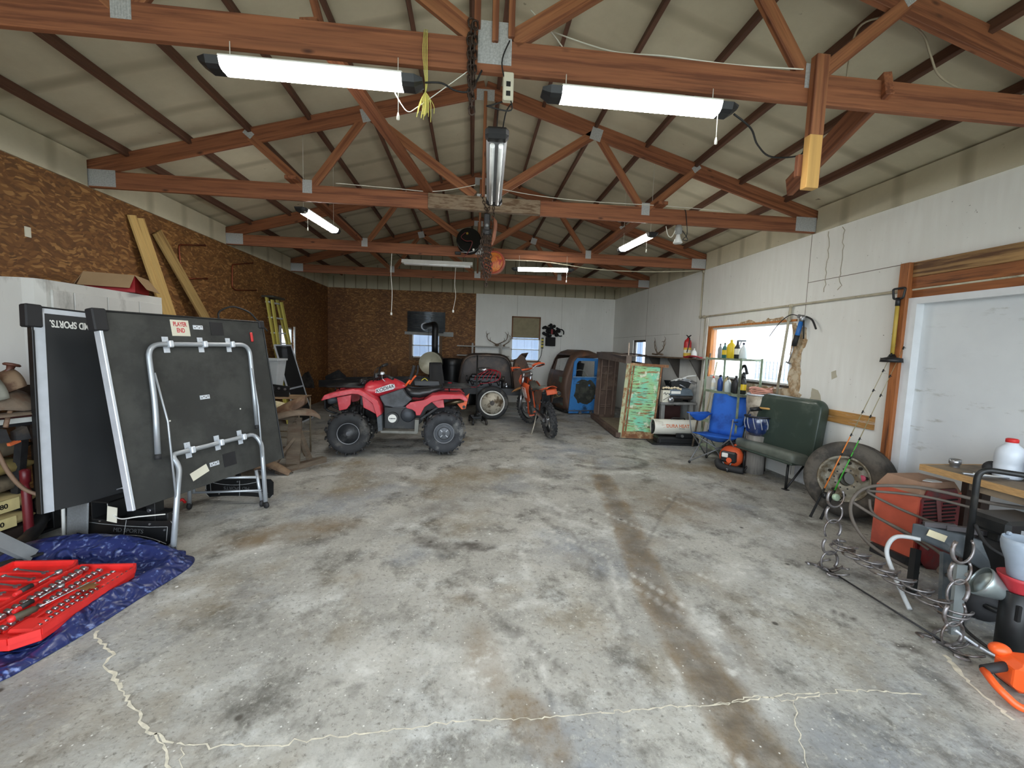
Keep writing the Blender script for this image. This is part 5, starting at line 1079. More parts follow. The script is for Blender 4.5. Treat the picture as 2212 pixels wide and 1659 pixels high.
MB().tube(spline([V((q_(1275, 290)[0], .2, q_(1275, 290)[1])), V((q_(1310, 190)[0], .2, q_(1310, 190)[1])), V((q_(1335, 80)[0], .2, q_(1335, 80)[1]))], 4), .024, 8).tube(spline([V((q_(1355, 235)[0], .26, q_(1355, 235)[1])), V((q_(1385, 170)[0], .26, q_(1385, 170)[1])), V((q_(1385, 75)[0], .26, q_(1385, 75)[1]))], 4), .012, 8).build('fork_pad', RUB, o)
o = side('battery_box', [(1320, 330), (1700, 320), (1720, 400), (1330, 405)], .5, .72, BLK); MB().tube(spline([V((q_(1430, 330)[0], .55, q_(1430, 330)[1])), V((q_(1480, 300)[0], .56, q_(1480, 290)[1])), V((q_(1530, 330)[0], .57, q_(1530, 330)[1]))], 5), .006, 6).build('yellow_cable', mat('yellow_cable', (206, 196, 70), .5), o)
# black plastic seat back standing behind
t = thing('plastic_chair', 'black plastic bucket seat standing on the truck frame behind the quad bike', 'seat', (-.72, 8.9, .72), .3)
MB().grid(lambda u, v: V(((u-.5)*(.34-.08*v), .05*math.sin(PI*u)-.02+.18*v, .0+.52*v)), 8, 8).build('backrest', RUB, t, solid=.03); MB().bb(-.2, .2, -.38, .02, -.01, .05, .02).build('seat_pan', RUB, t)
# ---------------------------------------------------------------- truck chassis with engine
CH = mat('frame_black', (24, 24, 25), .4, .3, var=.25, scale=6, dirt=(60, 56, 52), damt=.2)
RUST = mat('rusted_brown', (84, 66, 56), .7, .1, var=.22, scale=4, dirt=(112, 78, 56), damt=.35, dscale=3)
RUSTD = mat('dark_rusted_shell', (56, 48, 44), .45, .3, var=.25, scale=3, dirt=(88, 72, 60), damt=.35, dscale=2.5)
REDW = mat('red_wire', (176, 36, 52), .45)
t = thing('truck_chassis', 'bare black truck frame with an engine mounted on it, behind the quad bike', 'truck chassis', (0, 9.6, 0))
for y in (-.22, .62):
    MB().bar((-3.3, y, .70), (-1.2, y, .78), .06, .15).bar((-1.2, y, .78), (-.2, y, .62), .06, .15).bar((-.2, y, .62), (1.15, y, .60), .06, .15).bar((1.15, y, .60), (1.75, y+.1, .42), .06, .14).bar((1.75, y+.1, .42), (2.15, y+.15, .42), .06, .13).build('frame_rail', CH, t)
for x, z_ in ((-3.05, .72), (-2.3, .75), (-1.5, .78), (-.5, .68), (1.2, .58)): MB().bar((x, -.22, z_), (x, .62, z_), .10, .10).build('cross_member', mat('cross_member_lit', (84, 84, 82), .5, .4), t)  # lit look of the black cross members painted as a paler grey
b = MB().prism([(0, 0), (.42, -.02), (.40, .12), (.30, .34), (.22, .30), (.12, .14), (.0, .12)], .05, Matrix.Translation((-3.82, -.2, .62)) @ Matrix.Rotation(PI/2, 4, 'X')); b.build('bumper_horn', CH, t)
b = MB().prism([(0, 0), (.5, -.02), (.46, .16), (.30, .30), (.0, .14)], .05, Matrix.Translation((-3.45, .65, .66)) @ Matrix.Rotation(PI/2, 4, 'X')); b.build('bumper_horn', CH, t)
MB().bb(-3.62, -3.56, -.21, -.19, .78, .84).build('reflector', WHITE, t)
for x in (-2.6, -.1): MB().cyl((x, -.2, .37), (x, .62, .37), .045).build('axle', CH, t)
for x in (-2.6, -.1):
    for y in (-.15, .55): MB().bb(x-.06, x+.06, y-.05, y+.05, .30, .72).build('spring_block', CH, t)
for (x, y) in ((-2.6, -.15), (-2.6, .60)): MB().cyl((x, y, 0), (x, y, .36), .08, .05, 10).build('axle_stand', CH, t)
WW = mat('cream_wheel', (206, 198, 180), .5, .1, var=.1, scale=6, dirt=(98, 82, 62), damt=.48, dscale=7)
def whitewall(x, y, lab):
    o = wheel(t, (x, y, .37), .37, .245, .19, TYRE, WW, 0, .05, bolts=6, lab=lab); MB().lathe([(.250, -.088), (.262, -.0935), (.274, -.0945), (.278, -.092)], (0, 0, 0), (0, 1, 0), 40, caps=False).build('white_ring', WHITE, o, solid=.002); MB().cyl((0, -.02, 0), (0, -.085, 0), .05, n=16).build('hub', DSTEEL, o)
    b = MB(); [b.lathe([(r, -.045-.01*k), (r+.006, -.052-.01*k), (r+.012, -.045-.01*k)], (0, 0, 0), (0, 1, 0), 36, caps=False) for k, r in enumerate((.14, .19))]; b.build('rim_rings', WW, o)
whitewall(.48, -.38, 'tyre with a thin white ring and cream steel wheel')
MB().cyl((.48, -.3, .37), (.48, .6, .37), .04).build('axle', CH, t); wheel(t, (.48, .8, .37), .37, .245, .19, TYRE, WW, 0, .05, side=1)
en = MB().bb(-.08, .72, -.12, .34, .62, .86, .03).bb(-.04, .66, -.16, -.02, .80, .92, .02).bb(-.04, .66, .24, .38, .80, .92, .02); en = en.build('engine_block', mat('gloss_black_engine', (20, 20, 22), .3, .4, var=.3, scale=12), t)
MB().bb(.0, .6, -.02, .24, .86, .98, .02).build('intake_manifold', MATS['gloss_black_engine'], en); MB().lathe([(.14, 0), (.15, .01), (.15, .07), (.12, .09), (.02, .095)], (.3, .1, 1.04), n=24).cyl((.3, .1, .98), (.3, .1, 1.05), .05).build('air_cleaner', STEEL, en, label='chrome air cleaner')
b = MB(); [b.cyl((-.0+.2*k, -.17, .84), (.05+.2*k, -.19, .74), .03, n=8) for k in range(4)]; b.cyl((.72, -.05, .74), (.80, -.05, .74), .09, n=18).cyl((.72, .1, .88), (.78, .1, .88), .06, n=16).cyl((-.12, .0, .88), (-.08, .0, .88), .07, n=16); b.build('pulleys_and_headers', DSTEEL, en)
b = MB(); [b.box((.78+.03*math.cos(k), -.08+.03*k, .72+.06*math.sin(k*2.1)), (.06, .05, .05), ch=.01) for k in range(5)]; b.build('alternator', STEEL, en)
b = MB()
for k in range(7): x = .1+.09*k; b.tube(spline([(.3, .05, 1.10), (x*.6+.25, -.1, 1.06+.02*(k % 2)), (x+.02, -.19, .96), (x-.02, -.2, .86)], 6), .008, 5)
b.tube(spline([(-.45, -.3, .74), (-.2, -.3, .72), (.1, -.26, .70), (.2, -.2, .76)], 6), .008, 5).tube(spline([(.45, .0, 1.08), (.62, -.1, 1.04), (.66, -.15, .92), (.5, -.2, .82), (.2, -.22, .78)], 6), .008, 5); b.build('spark_plug_leads', REDW, en, label='red spark plug wires')
MB().bb(-.52, -.42, -.35, -.25, .70, .80, .02).build('red_fitting', REDW, t)
# cowl / firewall shell
t = thing('rusted_cowl', 'dark rusted arched cab cowl standing behind the engine on the truck frame', 'body panel', (.36, 10.02, 0))
sh = []
for k, (w, zt_, y) in enumerate(((.60, 1.40, -.12), (.64, 1.46, -.06), (.62, 1.46, .25), (.56, 1.38, .42))):
    row = [(-w*1.06, y, .62)]
    for i in range(13):
        a = PI*(1-i/12); cx = math.copysign(abs(math.cos(a))**.45, math.cos(a)); sz = abs(math.sin(a))**.5; row.append((w*cx*(1-.10*sz), y, .95+(zt_-.95)*sz))
    row.append((w*1.06, y, .62)); sh.append(row)
MB().loft(sh, caps=False, closed=False).build('shell', RUSTD, t, solid=.012)
b = MB().prism([(p[0]*.98, p[2]) for p in sh[2]], .02, Matrix(((1, 0, 0, 0), (0, 0, 1, .18), (0, 1, 0, 0), (0, 0, 0, 1)))); b.build('firewall', RUSTD, t)
t = thing('rusted_fender_panel', 'tall curved rusty sheet panel standing right of the engine', 'body panel', (1.12, 9.95, 0))
sh = []
for y, s in ((0, 1), (.5, .9)): sh.append([(-.06, y, .5), (-.10, y, 1.0), (-.05, y, 1.32), (.08, y, 1.48*s+.14*(1-s)), (.24, y, 1.50*s+.1*(1-s))])
MB().loft(sh, caps=False, closed=False).build('panel', RUST, t, solid=.012); MB().prism([(-.08, .5), (-.12, 1.0), (-.06, 1.32), (.05, 1.46), (.16, 1.40), (.34, 1.0), (.42, .62), (.40, .48)], .015, Matrix(((1, 0, 0, 0), (0, 0, 1, .02), (0, 1, 0, 0), (0, 0, 0, 1)))).build('side_panel', RUST, t)
t = thing('rusted_front_fender', 'rusty curved fender lying behind the dirt bike', 'body panel', (1.95, 10.15, 0))
MB().loft([[(-.45+.25*s, y, .18), (-.42+.25*s, y, .50), (-.2, y, .66), (.2, y, .62), (.28, y, .30)] for s, y in ((0, 0), (.1, .3), (.3, .5))], caps=False, closed=False).build('shell', RUSTD, t, solid=.015)
b = MB().bar((.0, .45, 0), (.0, .45, .6), .06, .06).bar((-.3, .2, .0), (-.3, .2, .5), .05, .05); b.build('prop', CH, t)
# floor jack
t = thing('floor_jack', 'black trolley jack with its long handle upright in front of the cream wheel', 'jack', (.17, 8.63, 0), .15)
b = MB().bb(-.15, -.12, -.2, .35, .05, .13, .01).bb(.12, .15, -.2, .35, .05, .13, .01).bb(-.13, .13, .28, .35, .04, .14, .01); b.build('side_frame', BLKM, t); MB().bar((0, .3, .12), (0, -.08, .22), .10, .05).build('lift_arm', BLKM, t); MB().cyl((0, -.1, .22), (0, -.1, .25), .05, n=14).build('saddle', DSTEEL, t)
for x in (-.14, .14):
    for y in (-.17, .32): MB().cyl((x-.02, y, .045), (x+.02, y, .045), .045, n=14).build('wheel', DSTEEL, t)
MB().tube([(0, .25, .14), (.02, .42, .8), (.04, .55, 1.42)], .016, 8).build('handle', BLKM, t)
# ---- barrel stove
t = thing('barrel_stove', 'barrel wood stove with cream round front and black pipe at the back wall', 'stove', (-1.03, 10.6, 0))
CREAM = mat('cream_enamel', (186, 182, 160), .45, .2, var=.15, scale=3, dirt=(150, 142, 116), damt=.35, dscale=2)
b = MB().lathe([(.275, 0), (.285, .01), (.285, .25), (.29, .26), (.285, .27), (.285, .85), (.0, .85)], (0, 0, 1.16), (0, 1, 0), 32, caps=False); b.build('upper_barrel', mat('dull_barrel', (98, 96, 84), .5, .5, var=.2, dirt=(54, 52, 48), damt=.4), t)
MB().lathe([(.0, .012), (.272, .006), (.275, 0), (.287, -.004), (.287, .015)], (0, -.002, 1.16), (0, 1, 0), 32, caps=False).build('barrel_head', CREAM, t, label='cream round barrel end')
MB().lathe([(.27, 0), (.28, .01), (.28, .85), (0, .85)], (0, .0, .52), (0, 1, 0), 28).build('lower_barrel', BLKM, t); MB().cyl((0, .3, .78), (0, .3, .90), .08, n=14).cyl((0, .6, .78), (0, .6, .90), .08, n=14).build('saddle_bracket', BLKM, t)
for x in (-.2, .2):
    for y in (.1, .75): MB().bar((x*.8, y, .3), (x*1.15, y, 0), .04, .04).build('leg', BLKM, t)
PIPE = mat('stove_pipe_black', (34, 34, 35), .45, .3, var=.2)
MB().tube(rounded([(.06, .55, 1.42), (.05, .60, 1.8), (.06, .62, 2.17), (-.33, 1.585, 2.14)], .20, 8), .085, 16).build('stove_pipe', PIPE, t); MB().lathe([(.09, 0), (.115, .0), (.115, .02), (.09, .02)], (-.32, 1.54, 2.14), (-.37, .93, 0), 20).build('pipe_collar', ALU, t, label='bright pipe collar')
MB().tube([(-.10, .5, 1.44), (-.11, .55, 2.0)], .006, 5).build('damper_rod', BLKM, t)
o = MB(); 
n = 60
o.grid(lambda u, v: V((-1.85+1.07*u, YB-.035+.008*math.sin(v*2*PI*16), 2.565-.62*v)), 2, 130); o = o.build('corrugated_sheet', mat('galvanised_sheet', (138, 144, 150), .32, .75, var=.12), solid=.002); tag(o, 'corrugated galvanised sheet on the back wall round the stove pipe', 'metal sheet')
b = MB().bar((-1.92, YB-.05, 1.945), (-.80, YB-.05, 1.925), .02, .08).box((-.68, YB-.06, 1.94), (.28, .01, .13)); o = b.build('flashing_strip', mat('pale_flashing', (150, 150, 146), .6)); tag(o, 'grey flashing strip over the small rear window', 'flashing')
for k, (x, y) in enumerate(((-.52, 11.45), (-.02, 11.62))):
    b = MB(); pr = [(.28, 0), (.29, .02)]
    for i in range(12): pr += [(.282, .1+i*.085), (.292, .14+i*.085)]
    b.lathe(pr+[(.29, 1.24), (.28, 1.25), (.27, 1.22)], (x, y, .02), n=26); o = b.build('black_drum', mat('black_drum_plastic', (22, 22, 23), .4)); tag(o, ('black ribbed drum standing right beside the barrel stove', 'second black drum, half hidden behind the cowl')[k], 'drum', 'black drums at the back wall')
# ---- shelves and antlers
SHW = mat('grey_white_shelf', (170, 168, 162), .7, var=.1)
t = thing('wall_shelves', 'thin white two-tier plank shelf on the back wall with antlers on top', 'shelf', (.34, 12.05, 0))
for z_ in (1.375, 1.64): MB().bb(-.76, .74, -.14, .15, z_-.03, z_, .002).build('board', SHW, t)
MB().bb(-.76, .3, -.1, .15, 1.10, 1.125).build('board', SHW, t)
for x in (-.32, .50): MB().bb(x-.025, x+.025, -.145, -.12, 1.08, 1.70).bb(x-.02, x+.02, .12, .16, 1.0, 1.72).build('upright', SHW, t)
BONE = mat('antler', (112, 96, 80), .7, var=.25, scale=12)
def antler(b, o_, s, h, fl=1):
    main = spline([o_, o_+V((s*.10, -.02, .05)), o_+V((s*.24, -.03, .13)), o_+V((s*.27, -.02, .26)), o_+V((s*.20, .0, h))], 5)
    b.tube(main, [.017-.012*i/(len(main)-1) for i in range(len(main))], 7)
    for f_, l in ((.35, .12), (.55, .16), (.75, .12)):
        p = main[int(f_*(len(main)-1))]; b.tube(spline([p, p+V((s*.03, -.02, l*.5)), p+V((s*.01, 0, l))], 4), [.010, .009, .008, .007, .006, .005, .004, .003, .002], 6)
b = MB(); antler(b, V((.02, 0, .06)), 1, .36); antler(b, V((-.02, 0, .06)), -1, .32); b.sphere((0, 0, .04), .055, 8, (1.1, .9, .75)); o = b.build('deer_antlers', BONE, loc=(.72, 11.98, 1.64)); tag(o, 'pair of deer antlers on a skull cap on top of the white wall shelf', 'antlers')
b = MB(); antler(b, V((.0, 0, .05)), 1, .34); b.sphere((0, 0, .035), .05, 8, (1, 1, .7)); o = b.build('deer_antler', BONE, loc=(.92, 11.98, 1.64)); o.rotation_euler = (0, 0, .4); o.scale = (.7, .7, .9); tag(o, 'single curved antler at the right end of the white wall shelf', 'antler')
# ---- shaggy dark ornament, yellow level
t = thing('wall_mount', 'shaggy black trophy-like mount with a loop, hung on the white back wall', 'wall mount', (2.30, 12.13, 0)); BLK2 = mat('soot_black', (16, 16, 17), .8, var=.3)
r = random.Random(3); b = MB()
for k in range(60): a = r.uniform(0, 2*PI); q = r.uniform(.1, 1); b.sphere((.26*q*math.cos(a), r.uniform(-.06, .0), 2.14+.20*q*math.sin(a)*(1 if math.sin(a) > 0 else .8)), r.uniform(.03, .055), 4)
b.build('body', BLK2, t); MB().tube(arc((.29, -.02, 2.10), .10, -.5, 5.2, 16), .018, 8).build('loop', BLK2, t); MB().bb(-.14, .14, -.08, .05, 1.70, 1.96, .01).build('base_plate', BLK2, t); MB().box((.02, -.1, 2.12), (.05, .02, .14), ch=.01).build('red_tag', mat('dull_red_tag', (150, 60, 62), .6), t)
t = thing('yellow_level', 'short yellow and black tool handle hanging on the back wall right of the rear window', 'tool', (2.07, 12.16, 0)); MB().bb(-.03, .03, -.02, .03, 1.62, 1.93, .008).build('body', mat('yellow_paint', (206, 186, 60), .5), t); b = MB(); [b.bb(-.032, .032, -.022, .0, z_, z_+.04) for z_ in (1.62, 1.72, 1.80, 1.90)]; b.build('bands', BLKM, t)
MB().tube(spline([(0, 0, 1.62), (-.03, 0, 1.4), (-.14, 0, 1.2)], 5), .008, 5).build('cable', CORD, t)
# ---- lumber scraps behind the chassis
for k, (x, h, w) in enumerate(((-2.6, .95, .12), (-2.35, 1.08, .10), (-2.2, 1.0, .16), (-3.3, .9, .10))):
    o = MB().bar((x, YB-.12, 0), (x, YB-.02, h), w, .03, up=(0, 1, 0)).build('board_scrap', mat('brown_scrap', (110, 76, 50), .8, var=.3)); tag(o, ('short brown board scrap against the back wall, second from the left corner', 'narrow tallest board scrap against the back wall', 'widest board scrap against the back wall', 'board scrap nearest the back left corner')[k], 'board', 'board scraps against the back wall')
# ---------------------------------------------------------------- dirt bike
ORP = mat('orange_bike_plastic', (196, 84, 46), .45, var=.15, dirt=(128, 62, 42), damt=.35)
t = thing('dirt_bike', 'orange and black dirt bike on its kickstand, seen from behind with bars turned left', 'motorbike', (1.465, 7.35, 0), rot=(-.15, 0, 1.70))
def spoke_wheel(nm, par, c, R, w, n, rot=(0, 0, 0)):
    b = tyre_mb(R-.018, R-.10, w, 40, .45)
    for k in range(n):
        a = 2*PI*k/n; ca, sa = math.cos(a), math.sin(a); rad = V((ca, 0, sa)); tan = V((-sa, 0, ca))
        M3 = Matrix((tan, V((0, 1, 0)), rad)).transposed()
        for yy in ((-.26, .26) if k % 2 else (0,)): b.box(rad*(R-.012)+V((0, yy*w, 0)), (R*.11, w*.28, .026), M3, ch=.003)
        for s in (-1, 1): b.box(rad*(R-.035)+V((0, s*.45*w, 0)), (R*.10, .016, .04), M3, ch=.003)
    o = b.build(nm, TYRE, par, loc=c, fix=False, label='knobbly tyre'); o.rotation_euler = rot
    MB().lathe([(R-.10, -w*.28), (R-.085, -w*.3), (R-.095, 0), (R-.085, w*.3), (R-.10, w*.28), (R-.112, 0), (R-.10, -w*.28)], (0, 0, 0), (0, 1, 0), 36, caps=False).build('rim', BLKM, o)
    s_ = MB()
    for k in range(24): a = 2*PI*k/24; d = (-1)**k; s_.cyl((.03*math.cos(a), d*.03, .03*math.sin(a)), ((R-.11)*math.cos(a+.25*(1 if k % 4 < 2 else -1)), 0, (R-.11)*math.sin(a+.25*(1 if k % 4 < 2 else -1))), .002, n=4)
    s_.cyl((0, -.05, 0), (0, .05, 0), .032, n=14); s_.build('spokes', STEEL, o)
    MB().lathe([(.06, -.002), (.12, -.002), (.12, .002), (.06, .002), (.06, -.002)], (0, .06, 0), (0, 1, 0), 24, caps=False).build('disc', STEEL, o)
    return o
spoke_wheel('rear_tyre', t, (0, 0, .335), .335, .125, 30)
FW = V((1.44, 0, .35)); spoke_wheel('front_tyre', t, FW, .35, .09, 32, (0, 0, .42))
b = MB()
for s in (-1, 1): b.bar((0, s*.09, .335), (.52, s*.08, .42), .03, .07)
b.build('swing_arm', STEEL, t)
b = MB(); b.tube([(.5, 0, .42), (.42, 0, .85)], .02, 8)
for s in (-1, 1): b.tube(rounded([(.50, s*.10, .42), (.95, s*.12, .30), (1.10, s*.06, .60), (1.16, 0, .98)], .06), .018, 8).tube([(1.16, 0, 1.0), (.55, s*.09, .82), (.48, s*.1, .5)], .016, 8).tube([(.6, s*.09, .83), (-.05, s*.07, .88)], .012, 8)
b.build('frame', ORP, t)
b = MB().bb(.58, .92, -.10, .10, .34, .56, .03).tube([(.78, 0, .5), (.86, 0, .78)], [.09, .075], 12).cyl((.66, -.14, .42), (.66, .14, .42), .09, n=18); b.build('engine', mat('engine_cast', (96, 94, 92), .5, .5, var=.25), t)
MB().loft([[(-.10, -.05, .93), (-.10, .05, .93), (-.10, .07, .90), (-.10, -.07, .90)], [(.25, -.075, .93), (.25, .075, .93), (.25, .10, .87), (.25, -.10, .87)], [(.62, -.07, .88), (.62, .07, .88), (.62, .11, .80), (.62, -.11, .80)], [(.85, -.06, .98), (.85, .06, .98), (.85, .09, .90), (.85, -.09, .90)]]).build('seat', mat('grey_green_seat', (86, 88, 82), .6, var=.12), t)
def fend(u, v): a = (v-.5)*2; x = .32-.72*u; return V((x, a*(.115-.02*u), .87+.10*u-.04*a*a-.02*(1-u)+.02))
MB().grid(fend, 10, 8).build('rear_fender', ORP, t, solid=.006); MB().grid(lambda u, v: V((-.34+.0*u-.04*u, (v-.5)*.19, .93-.09*u)), 4, 6).build('tail_piece', ORP, t, solid=.006)
MB().grid(lambda u, v: V((-.05+.12*u, (v-.5)*(.17), .86-.32*u)), 6, 6).build('mud_flap', BLK, t, solid=.008)
for s in (-1, 1):
    MB().prism([(.0, .90), (-.20, .92), (-.12, .80), (.06, .62), (.22, .60), (.30, .82)], .012, Matrix(((1, 0, 0, 0), (0, 0, 1, s*.12), (0, 1, 0, 0), (0, 0, 0, 1)))).build('side_plate', mat('worn_orange_plate', (110, 76, 60), .5, var=.25, dirt=(70, 62, 56), damt=.4), t)
    MB().loft([[(.70, s*.10, .92), (.70, s*.13, .84), (.72, s*.12, .60)], [(.95, s*.13, .95), (.95, s*.17, .84), (.92, s*.14, .56)], [(1.18, s*.12, .92), (1.2, s*.16, .84), (1.10, s*.12, .60)]], caps=False, closed=False).build('radiator_shroud', ORP, t, solid=.006)
    b = MB(); [b.prism([(.75+.11*k, .66), (.79+.11*k, .66), (.87+.11*k, .86), (.83+.11*k, .86)], .004, Matrix(((1, 0, 0, 0), (0, 0, 1, s*.165), (0, 1, 0, 0), (0, 0, 0, 1)))) for k in range(3)]; b.build('shroud_stripes', WHITE if s > 0 else BLKM, t)
MB().tube([(.70, -.13, .56), (.45, -.16, .62), (.3, -.17, .70)], .024, 10).tube([(.32, -.17, .68), (.28, -.175, .71), (-.16, -.185, .80), (-.2, -.185, .81)], [.03, .055, .055, .04], 14).build('silencer', mat('tan_silencer', (132, 118, 92), .4, .7, var=.2), t, label='dull bronze exhaust silencer')
MB().lathe([(.03, 0), (.04, .0), (.03, .01)], (-.205, -.185, .812), (-1, 0, .2), 12).build('silencer_tip', BLKM, t)
# fork, bars, turned left
fk = bpy.data.objects.new('fork_assembly', None); COL.objects.link(fk); fk.parent = t; fk.location = (1.18, 0, .92); fk.rotation_euler = (0, 0, .42)
b = MB()
for s in (-1, 1): b.tube([(.26, s*.10, -.57), (.14, s*.10, -.25)], .027, 10).tube([(.15, s*.10, -.27), (-.02, s*.10, .20)], .024, 10)
b.box((.0, 0, .14), (.05, .26, .03), Matrix.Rotation(-.35, 3, 'Y')).box((.07, 0, -.05), (.05, .26, .03), Matrix.Rotation(-.35, 3, 'Y')); b.build('fork', STEEL, fk)
MB().tube(spline([(-.10, -.40, .32), (-.05, -.22, .31), (0, -.10, .23), (0, .10, .23), (-.05, .22, .31), (-.10, .40, .32)], 6), .013, 8).build('handlebar', STEEL, fk); MB().tube([(0, -.15, .27), (0, .15, .27)], .02, 8).build('bar_pad', ORP, fk)
for s in (-1, 1):
    MB().tube([(-.10, s*.40, .32), (-.06, s*.28, .315)], .018, 10).build('grip', GRIPB, fk)
    MB().loft([[(.0, s*.16, .34), (.0, s*.16, .30)], [(.05, s*.28, .36), (.05, s*.28, .28)], [(.02, s*.38, .37), (.02, s*.38, .27)], [(-.09, s*.43, .345), (-.09, s*.43, .30)]], caps=False, closed=False).build('hand_guard', ORP, fk, solid=.01)
MB().grid(lambda u, v: V((-.10+.66*u, (v-.5)*.15*(1-.4*u), -.10+.05*math.sin(u*PI)-.02*(v-.5)**2*8-.10*u)), 10, 6).build('front_fender', mat('amber_fender', (206, 148, 96), .45, var=.1), fk, solid=.006)
MB().loft([[(.10, -.10, .16), (.10, .10, .16)], [(.15, -.12, .05), (.15, .12, .05)], [(.16, -.07, -.10), (.16, .07, -.10)]], caps=False, closed=False).build('number_plate', ORP, fk, solid=.008)
b = MB(); [b.tube(spline([(-.02, s*.2, .31), (.10, s*.12, .36), (.12, s*.04, .2), (.06, 0, -.1)], 5), .006, 5) for s in (-1, 1)]; b.build('cables', CORD, fk)
b = MB(); [b.bar((.50, s*.12, .36), (.52, s*.22, .355), .05, .018) for s in (-1, 1)]; b.build('foot_pegs', ORP, t)
MB().tube([(.42, .10, .38), (.36, .18, .20), (.30, .27, .045)], .012, 8).build('kickstand', mat('pale_alloy', (190, 182, 166), .5, .4), t); MB().box((.30, .275, .04), (.07, .045, .012), Matrix.Rotation(.15, 3, 'X')).build('kickstand_foot', MATS['pale_alloy'], t)
b = MB(); b.tube(rounded([(0, .065, .40), (.6, .075, .47), (.66, .075, .38), (0, .065, .27)], .05, 5, True), .009, 6, True); b.build('chain', DSTEEL, t)
# ---------------------------------------------------------------- old truck cab
t = thing('truck_cab', 'rust-brown old truck cab shell with a blue door, standing on a wheeled dolly', 'truck cab', (2.34, 10.12, .07), .14)
CABR = mat('cab_rust_paint', (92, 70, 58), .6, .1, var=.2, scale=3, dirt=(124, 84, 58), damt=.35, dscale=2.5)
prof = [(.05, .0), (.03, .12), (-.04, .35), (-.06, .6), (-.02, .85), (.03, 1.0), (.08, 1.14), (.13, 1.28), (.2, 1.40), (.3, 1.48), (.48, 1.54), (.68, 1.53), (.86, 1.47), (.98, 1.38)]
def cabpt(i, v):
    x, z = prof[i]; y = 1.38*v; e = min(v, 1-v); rnd_ = max(0, .14-e)/.14
    return V((x+.10*rnd_**2+.02*(1-(2*v-1)**2)*-1, y, z-(.12*rnd_**2 if z > 1.35 else 0)))
b = MB(); nv = 20; vs = [cabpt(i, j/nv) for i in range(len(prof)) for j in range(nv+1)]
fs = [(i*(nv+1)+j, (i+1)*(nv+1)+j, (i+1)*(nv+1)+j+1, i*(nv+1)+j+1) for i in range(len(prof)-1) for j in range(nv) if not (5 <= i <= 7 and 3 <= j <= 16)]
b.add(vs, fs, True); b.build('body_shell', CABR, t, solid=.012)
side_b = MB()
P0 = [(x+.10, z-(.10 if z > 1.35 else 0)) for x, z in prof]
def flat(pts, y, th, name, m, lb=None, par=None): return MB().prism(pts, th, Matrix(((1, 0, 0, 0), (0, 0, 1, y), (0, 1, 0, 0), (0, 0, 0, 1)))).build(name, m, par or t, label=lb)
for y in (.0, 1.365):
    b = MB()
    for pts in ([P0[0], P0[1], P0[2], P0[3], P0[4], P0[5], P0[6], P0[7], P0[8], (.27, 1.28), (.19, .9), (.16, .0)], [P0[8], P0[9], P0[10], P0[11], P0[12], (.98, 1.3), (.90, 1.30), (.84, 1.36), (.30, 1.36), (.26, 1.28)], [(.86, .0), (.98, .0), (.98, 1.3), (.90, 1.30), (.86, .9)]):
        b.prism(pts, .015, Matrix(((1, 0, 0, 0), (0, 0, 1, y), (0, 1, 0, 0), (0, 0, 0, 1))))
    b.build('side_frame', CABR, t)
BLU = mat('blue_door_paint', (58, 128, 196), .45, var=.08, scale=3, dirt=(38, 62, 92), damt=.2)
dr = bpy.data.objects.new('door', None); COL.objects.link(dr); dr.parent = t; dr['label'] = 'blue door with a bare dark metal patch and open window'
b = MB(); D = ((1, 0, 0, 0), (0, 0, 1, -.045), (0, 1, 0, 0), (0, 0, 0, 1))
b.prism([(.10, -.05), (.84, -.05), (.84, .86), (.17, .86), (.13, .4)], .04, Matrix(D)); b.build('panel', BLU, dr, bev=.008)
b = MB()
for pts in ([(.17, .86), (.25, .86), (.27, 1.20), (.32, 1.27), (.28, 1.34), (.20, 1.24)], [(.28, 1.34), (.84, 1.34), (.84, 1.27), (.32, 1.27)], [(.76, .86), (.84, .86), (.84, 1.30), (.76, 1.27)]): b.prism(pts, .04, Matrix(D))
b.build('window_frame', BLU, dr)
ragp = []; r = random.Random(2)
for k in range(30): a = 2*PI*k/30; ragp.append((.53+.27*math.copysign(abs(math.cos(a))**.7, math.cos(a))+r.gauss(0, .012), .50+.31*math.copysign(abs(math.sin(a))**.7, math.sin(a))+r.gauss(0, .012)))
b = MB(); b.prism(ragp, .003, Matrix(((1, 0, 0, 0), (0, 0, 1, -.048), (0, 1, 0, 0), (0, 0, 0, 1)))); b.build('bare_patch', mat('bare_primer', (70, 72, 68), .35, .3, var=.3, scale=4, dirt=(96, 98, 88), damt=.4, dscale=5), dr, label='dark bare metal patch')
MB().bar((.20, -.06, .71), (.34, -.06, .71), .02, .018).build('handle', BLU, dr); MB().cyl((.62, -.05, .66), (.62, -.06, .66), .025, n=12).build('blue_spot', BLU, dr)
MB().bar((.18, -.055, .87), (.84, -.055, .87), .03, .02).build('sill', mat('pale_blue_sill', (136, 168, 196), .5), dr)
MB().tube(arc((.56, .45, .78), .24, .2, PI-.2, 14), .013, 8).build('steering_wheel', mat('pale_wheel', (146, 146, 140), .5), t, label='pale steering wheel rim')
MB().bar((.50, .6, .2), (.62, .5, 1.2), .10, .14).bar((.72, .7, .3), (.56, .7, 1.35), .07, .07).build('inner_pillar', BLKM, t); MB().bb(.16, .84, .3, 1.2, .60, .84, .04).build('dash', DSTEEL, t)
MB().grid(lambda u, v: cabpt(1, .10+.13*v).lerp(cabpt(4, .10+.13*v), u)*1.0+V((-.045*math.sin(PI*u)-.012, 0, 0)), 8, 4).build('green_primer_patch', mat('green_primer', (104, 118, 104), .7, var=.12), t, label='grey-green primer patch')
MB().bb(.02, .96, .04, 1.32, -.03, .02).build('floor_pan', BLKM, t)
d = thing('wheeled_dolly', 'low steel dolly on chrome casters under the blue door', 'dolly', (2.62, 10.08, 0), .14)
